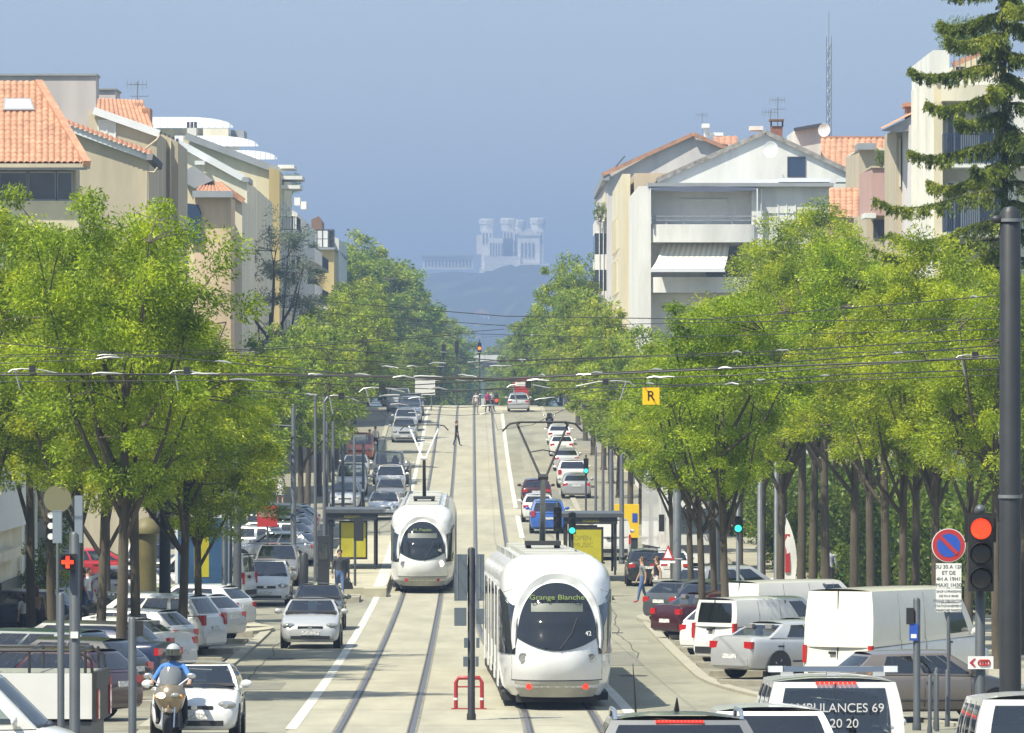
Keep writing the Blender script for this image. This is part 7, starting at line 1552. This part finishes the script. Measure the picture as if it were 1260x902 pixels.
    for s in (-1, 1): MB().ball((s*0.032*k, -0.095*k, 1.64*k), 0.011*k, 4).build('eye', HAIRD, r, 60); MB().ball((s*0.088*k, 0.0, 1.62*k), 0.022*k, 4, sz=(0.4, 0.8, 1.3)).build('ear', SKIN, r, 60)
    MB().box(-0.025*k, 0.025*k, -0.098*k, -0.085*k, 1.575*k, 1.583*k).build('mouth', mat('lips', (0.32, 0.10, 0.08)), r, 0)
    if skirt:
        b = MB(); b.lathe([(0.15*k, 1.05*k), (0.18*k, 0.9*k), (0.24*k, 0.55*k), (0.235*k, 0.55*k), (0.14*k, 1.04*k)], n=18); b.build('skirt', low, r, 60)
    return r
WT = fabric('white', (0.72, 0.72, 0.72)); JEAN = fabric('jeans', (0.09, 0.15, 0.30)); BLK = fabric('black', (0.02, 0.02, 0.022)); GRY = fabric('grey', (0.22, 0.22, 0.22)); MAG = fabric('magenta', (0.42, 0.03, 0.18)); LTR = fabric('pale_trouser', (0.62, 0.58, 0.58)); BLU = fabric('blue_shirt', (0.07, 0.21, 0.55)); SHB = mat('shoe_black', (0.02, 0.02, 0.02), 0.5); SHR = mat('shoe_red', (0.4, 0.05, 0.08), 0.5); LB = fabric('pale_blue', (0.50, 0.54, 0.66)); TAN = fabric('tan', (0.30, 0.2, 0.13)); CHAR = fabric('charcoal_jacket', (0.05, 0.055, 0.06))
m_ = person(G(418, 740) + Vector((0, 0, 0.1)), 0.1, 'man in dark jacket and blue jeans carrying a black bag past the platform end', CHAR, JEAN, SHB, h=1.78, sleeves='long')
b = MB(); b.box(-0.18, 0.18, -0.09, 0.09, 0, 0.28); b.tube([(-0.1, 0, 0.28), (-0.06, 0, 0.46), (0.06, 0, 0.46), (0.1, 0, 0.28)], 0.014, 5)
hb = thing('handbag', 'black bag with two handles carried by the man at the platform', 'bag', G(418, 740) + Vector((0.29, -0.05, 0.45)), 0.1); MB().prism([(-0.2, 0), (0.2, 0), (0.17, 0.2), (0.1, 0.27), (-0.1, 0.27), (-0.17, 0.2)], -0.09, 0.09, 'y').build('pouch', mat('bag_leather', (0.015, 0.015, 0.016), 0.5), hb, 30); MB().tube([(-0.1, 0, 0.26), (-0.06, 0, 0.43), (0.06, 0, 0.43), (0.1, 0, 0.26)], 0.014, 6).build('handle', mat('bag_leather', (0.015,)*3), hb, 50)
person(G(790, 742), R(-80), 'woman in grey top and jeans with red shoes crossing the road', GRY, JEAN, SHR, HAIRB, 1.66, long_hair=True)
person(G(808, 742), R(-75), 'woman in black vest and pale trousers crossing the road', BLK, LTR, SHR, HAIRB, 1.68, long_hair=True, sleeves=False)
person(G(562, 549), R(70), 'person in dark clothes crossing the tram tracks up the slope', BLK, BLK, SHB, h=1.75, sleeves='long')
person((px(1020, 236), 236, gz(236)+0.12), math.pi, 'man in white shirt and dark trousers walking away through the square', LB, BLK, SHB, h=1.78, sleeves='long')
person((px(345, 345), 345, gz(345)+0.12), 0.2, 'woman in white dress with dark shoulder bag on the left pavement', WT, WT, SHB, h=1.68, skirt=True, bare_legs=True, sleeves=False)
person(G(30, 795) + Vector((0, 0, 0.1)), math.pi+0.5, 'girl with ponytail in white T-shirt near the low cream building', WT, BLK, SHB, HAIRB, 1.45, long_hair=True)
person(G(45, 792) + Vector((0, 0, 0.1)), math.pi, 'person in brown patterned top beside the girl in white', TAN, BLK, SHB, HAIRB, 1.6, long_hair=True)
person(G(58, 775) + Vector((0, 0, 0.1)), math.pi, 'person in black top standing behind the potted shrub', BLK, BLK, SHB, h=1.8, sleeves='long')
person(G(104, 765) + Vector((0, 0, 0.1)), math.pi, 'woman in magenta top on the pavement behind the signal', MAG, BLK, SHB, HAIRB, 1.66)
person((px(108, 203), 203, gz(203)+0.12), 1.2, 'man in white shirt beside the white off-roader', WT, JEAN, SHB, h=1.75)
wmn = person((px(1071, 100), 100, gz(100)), R(-100), 'long-haired woman in white top passing behind the ambulance', WT, JEAN, SHB, HAIRB, 1.72, long_hair=True)
for i, (x, y) in enumerate([(586, 509), (600, 508), (605, 507)]): person(G(x, y), 0.4*i, ['pedestrian in pale clothes standing beside the tracks at the crest', 'pedestrian in pink at the crest of the avenue', 'pedestrian in white at the crest of the avenue'][i], [LTR, MAG, WT][i], [GRY, BLK, BLK][i], SHB, h=1.72)
for i, (x, y) in enumerate([(455, 560), (462, 556)]): person(G(x, y), 0.3, ['pedestrian in black on the left kerb up the slope', 'pedestrian with a white top on the left kerb up the slope'][i], [BLK, WT][i], BLK, SHB)
# motorcyclist
rd = person((bike.location.x, bike.location.y + 0.32, bike.location.z - 0.02), bike.rotation_euler.z, 'motorcyclist in blue T-shirt, dark trousers and silver black helmet', BLU, BLK, SHB, h=1.78, pose='sit')
b = MB(); b.ball((0, -0.01, 1.70), 0.145, 10, sz=(0.95, 1.08, 1.0)); b.build('helmet', mat('helmet_silver', (0.5, 0.5, 0.5), 0.2, 0.3, coat=1.0), rd, 60)
b = MB(); rows = []
for z in (1.62, 1.68, 1.74): rows.append([(0.142*math.sin(a), -0.01-0.160*math.cos(a), z) for a in [(-1.25+2.5*j/10) for j in range(11)]])
b.grid(rows); b.build('helmet_visor', GLASS, rd, 60); b = MB(); b.lathe([(0.125, 1.53), (0.145, 1.58), (0.147, 1.63), (0.13, 1.64)], (0, 0, 0), 'z', 18); b.build('helmet_trim', BLACKP, rd, 60)
# ================================================================== air between the street and the hill
hz = MB().box(-5200, 5200, -300, 8200, -12, 170).build('haze', [], smooth=0)
hm = bpy.data.materials.new('haze_air'); hm.use_nodes = True; t = hm.node_tree; t.nodes.clear()
ho = t.nodes.new('ShaderNodeOutputMaterial'); hv = t.nodes.new('ShaderNodeVolumePrincipled')
hv.inputs['Color'].default_value = (0.33, 0.46, 0.71, 1); hv.inputs['Density'].default_value = 0.00036; hv.inputs['Anisotropy'].default_value = 0.0
t.links.new(hv.outputs['Volume'], ho.inputs['Volume'])
hz.data.materials.clear(); hz.data.materials.append(hm); hz['kind'] = 'stuff'
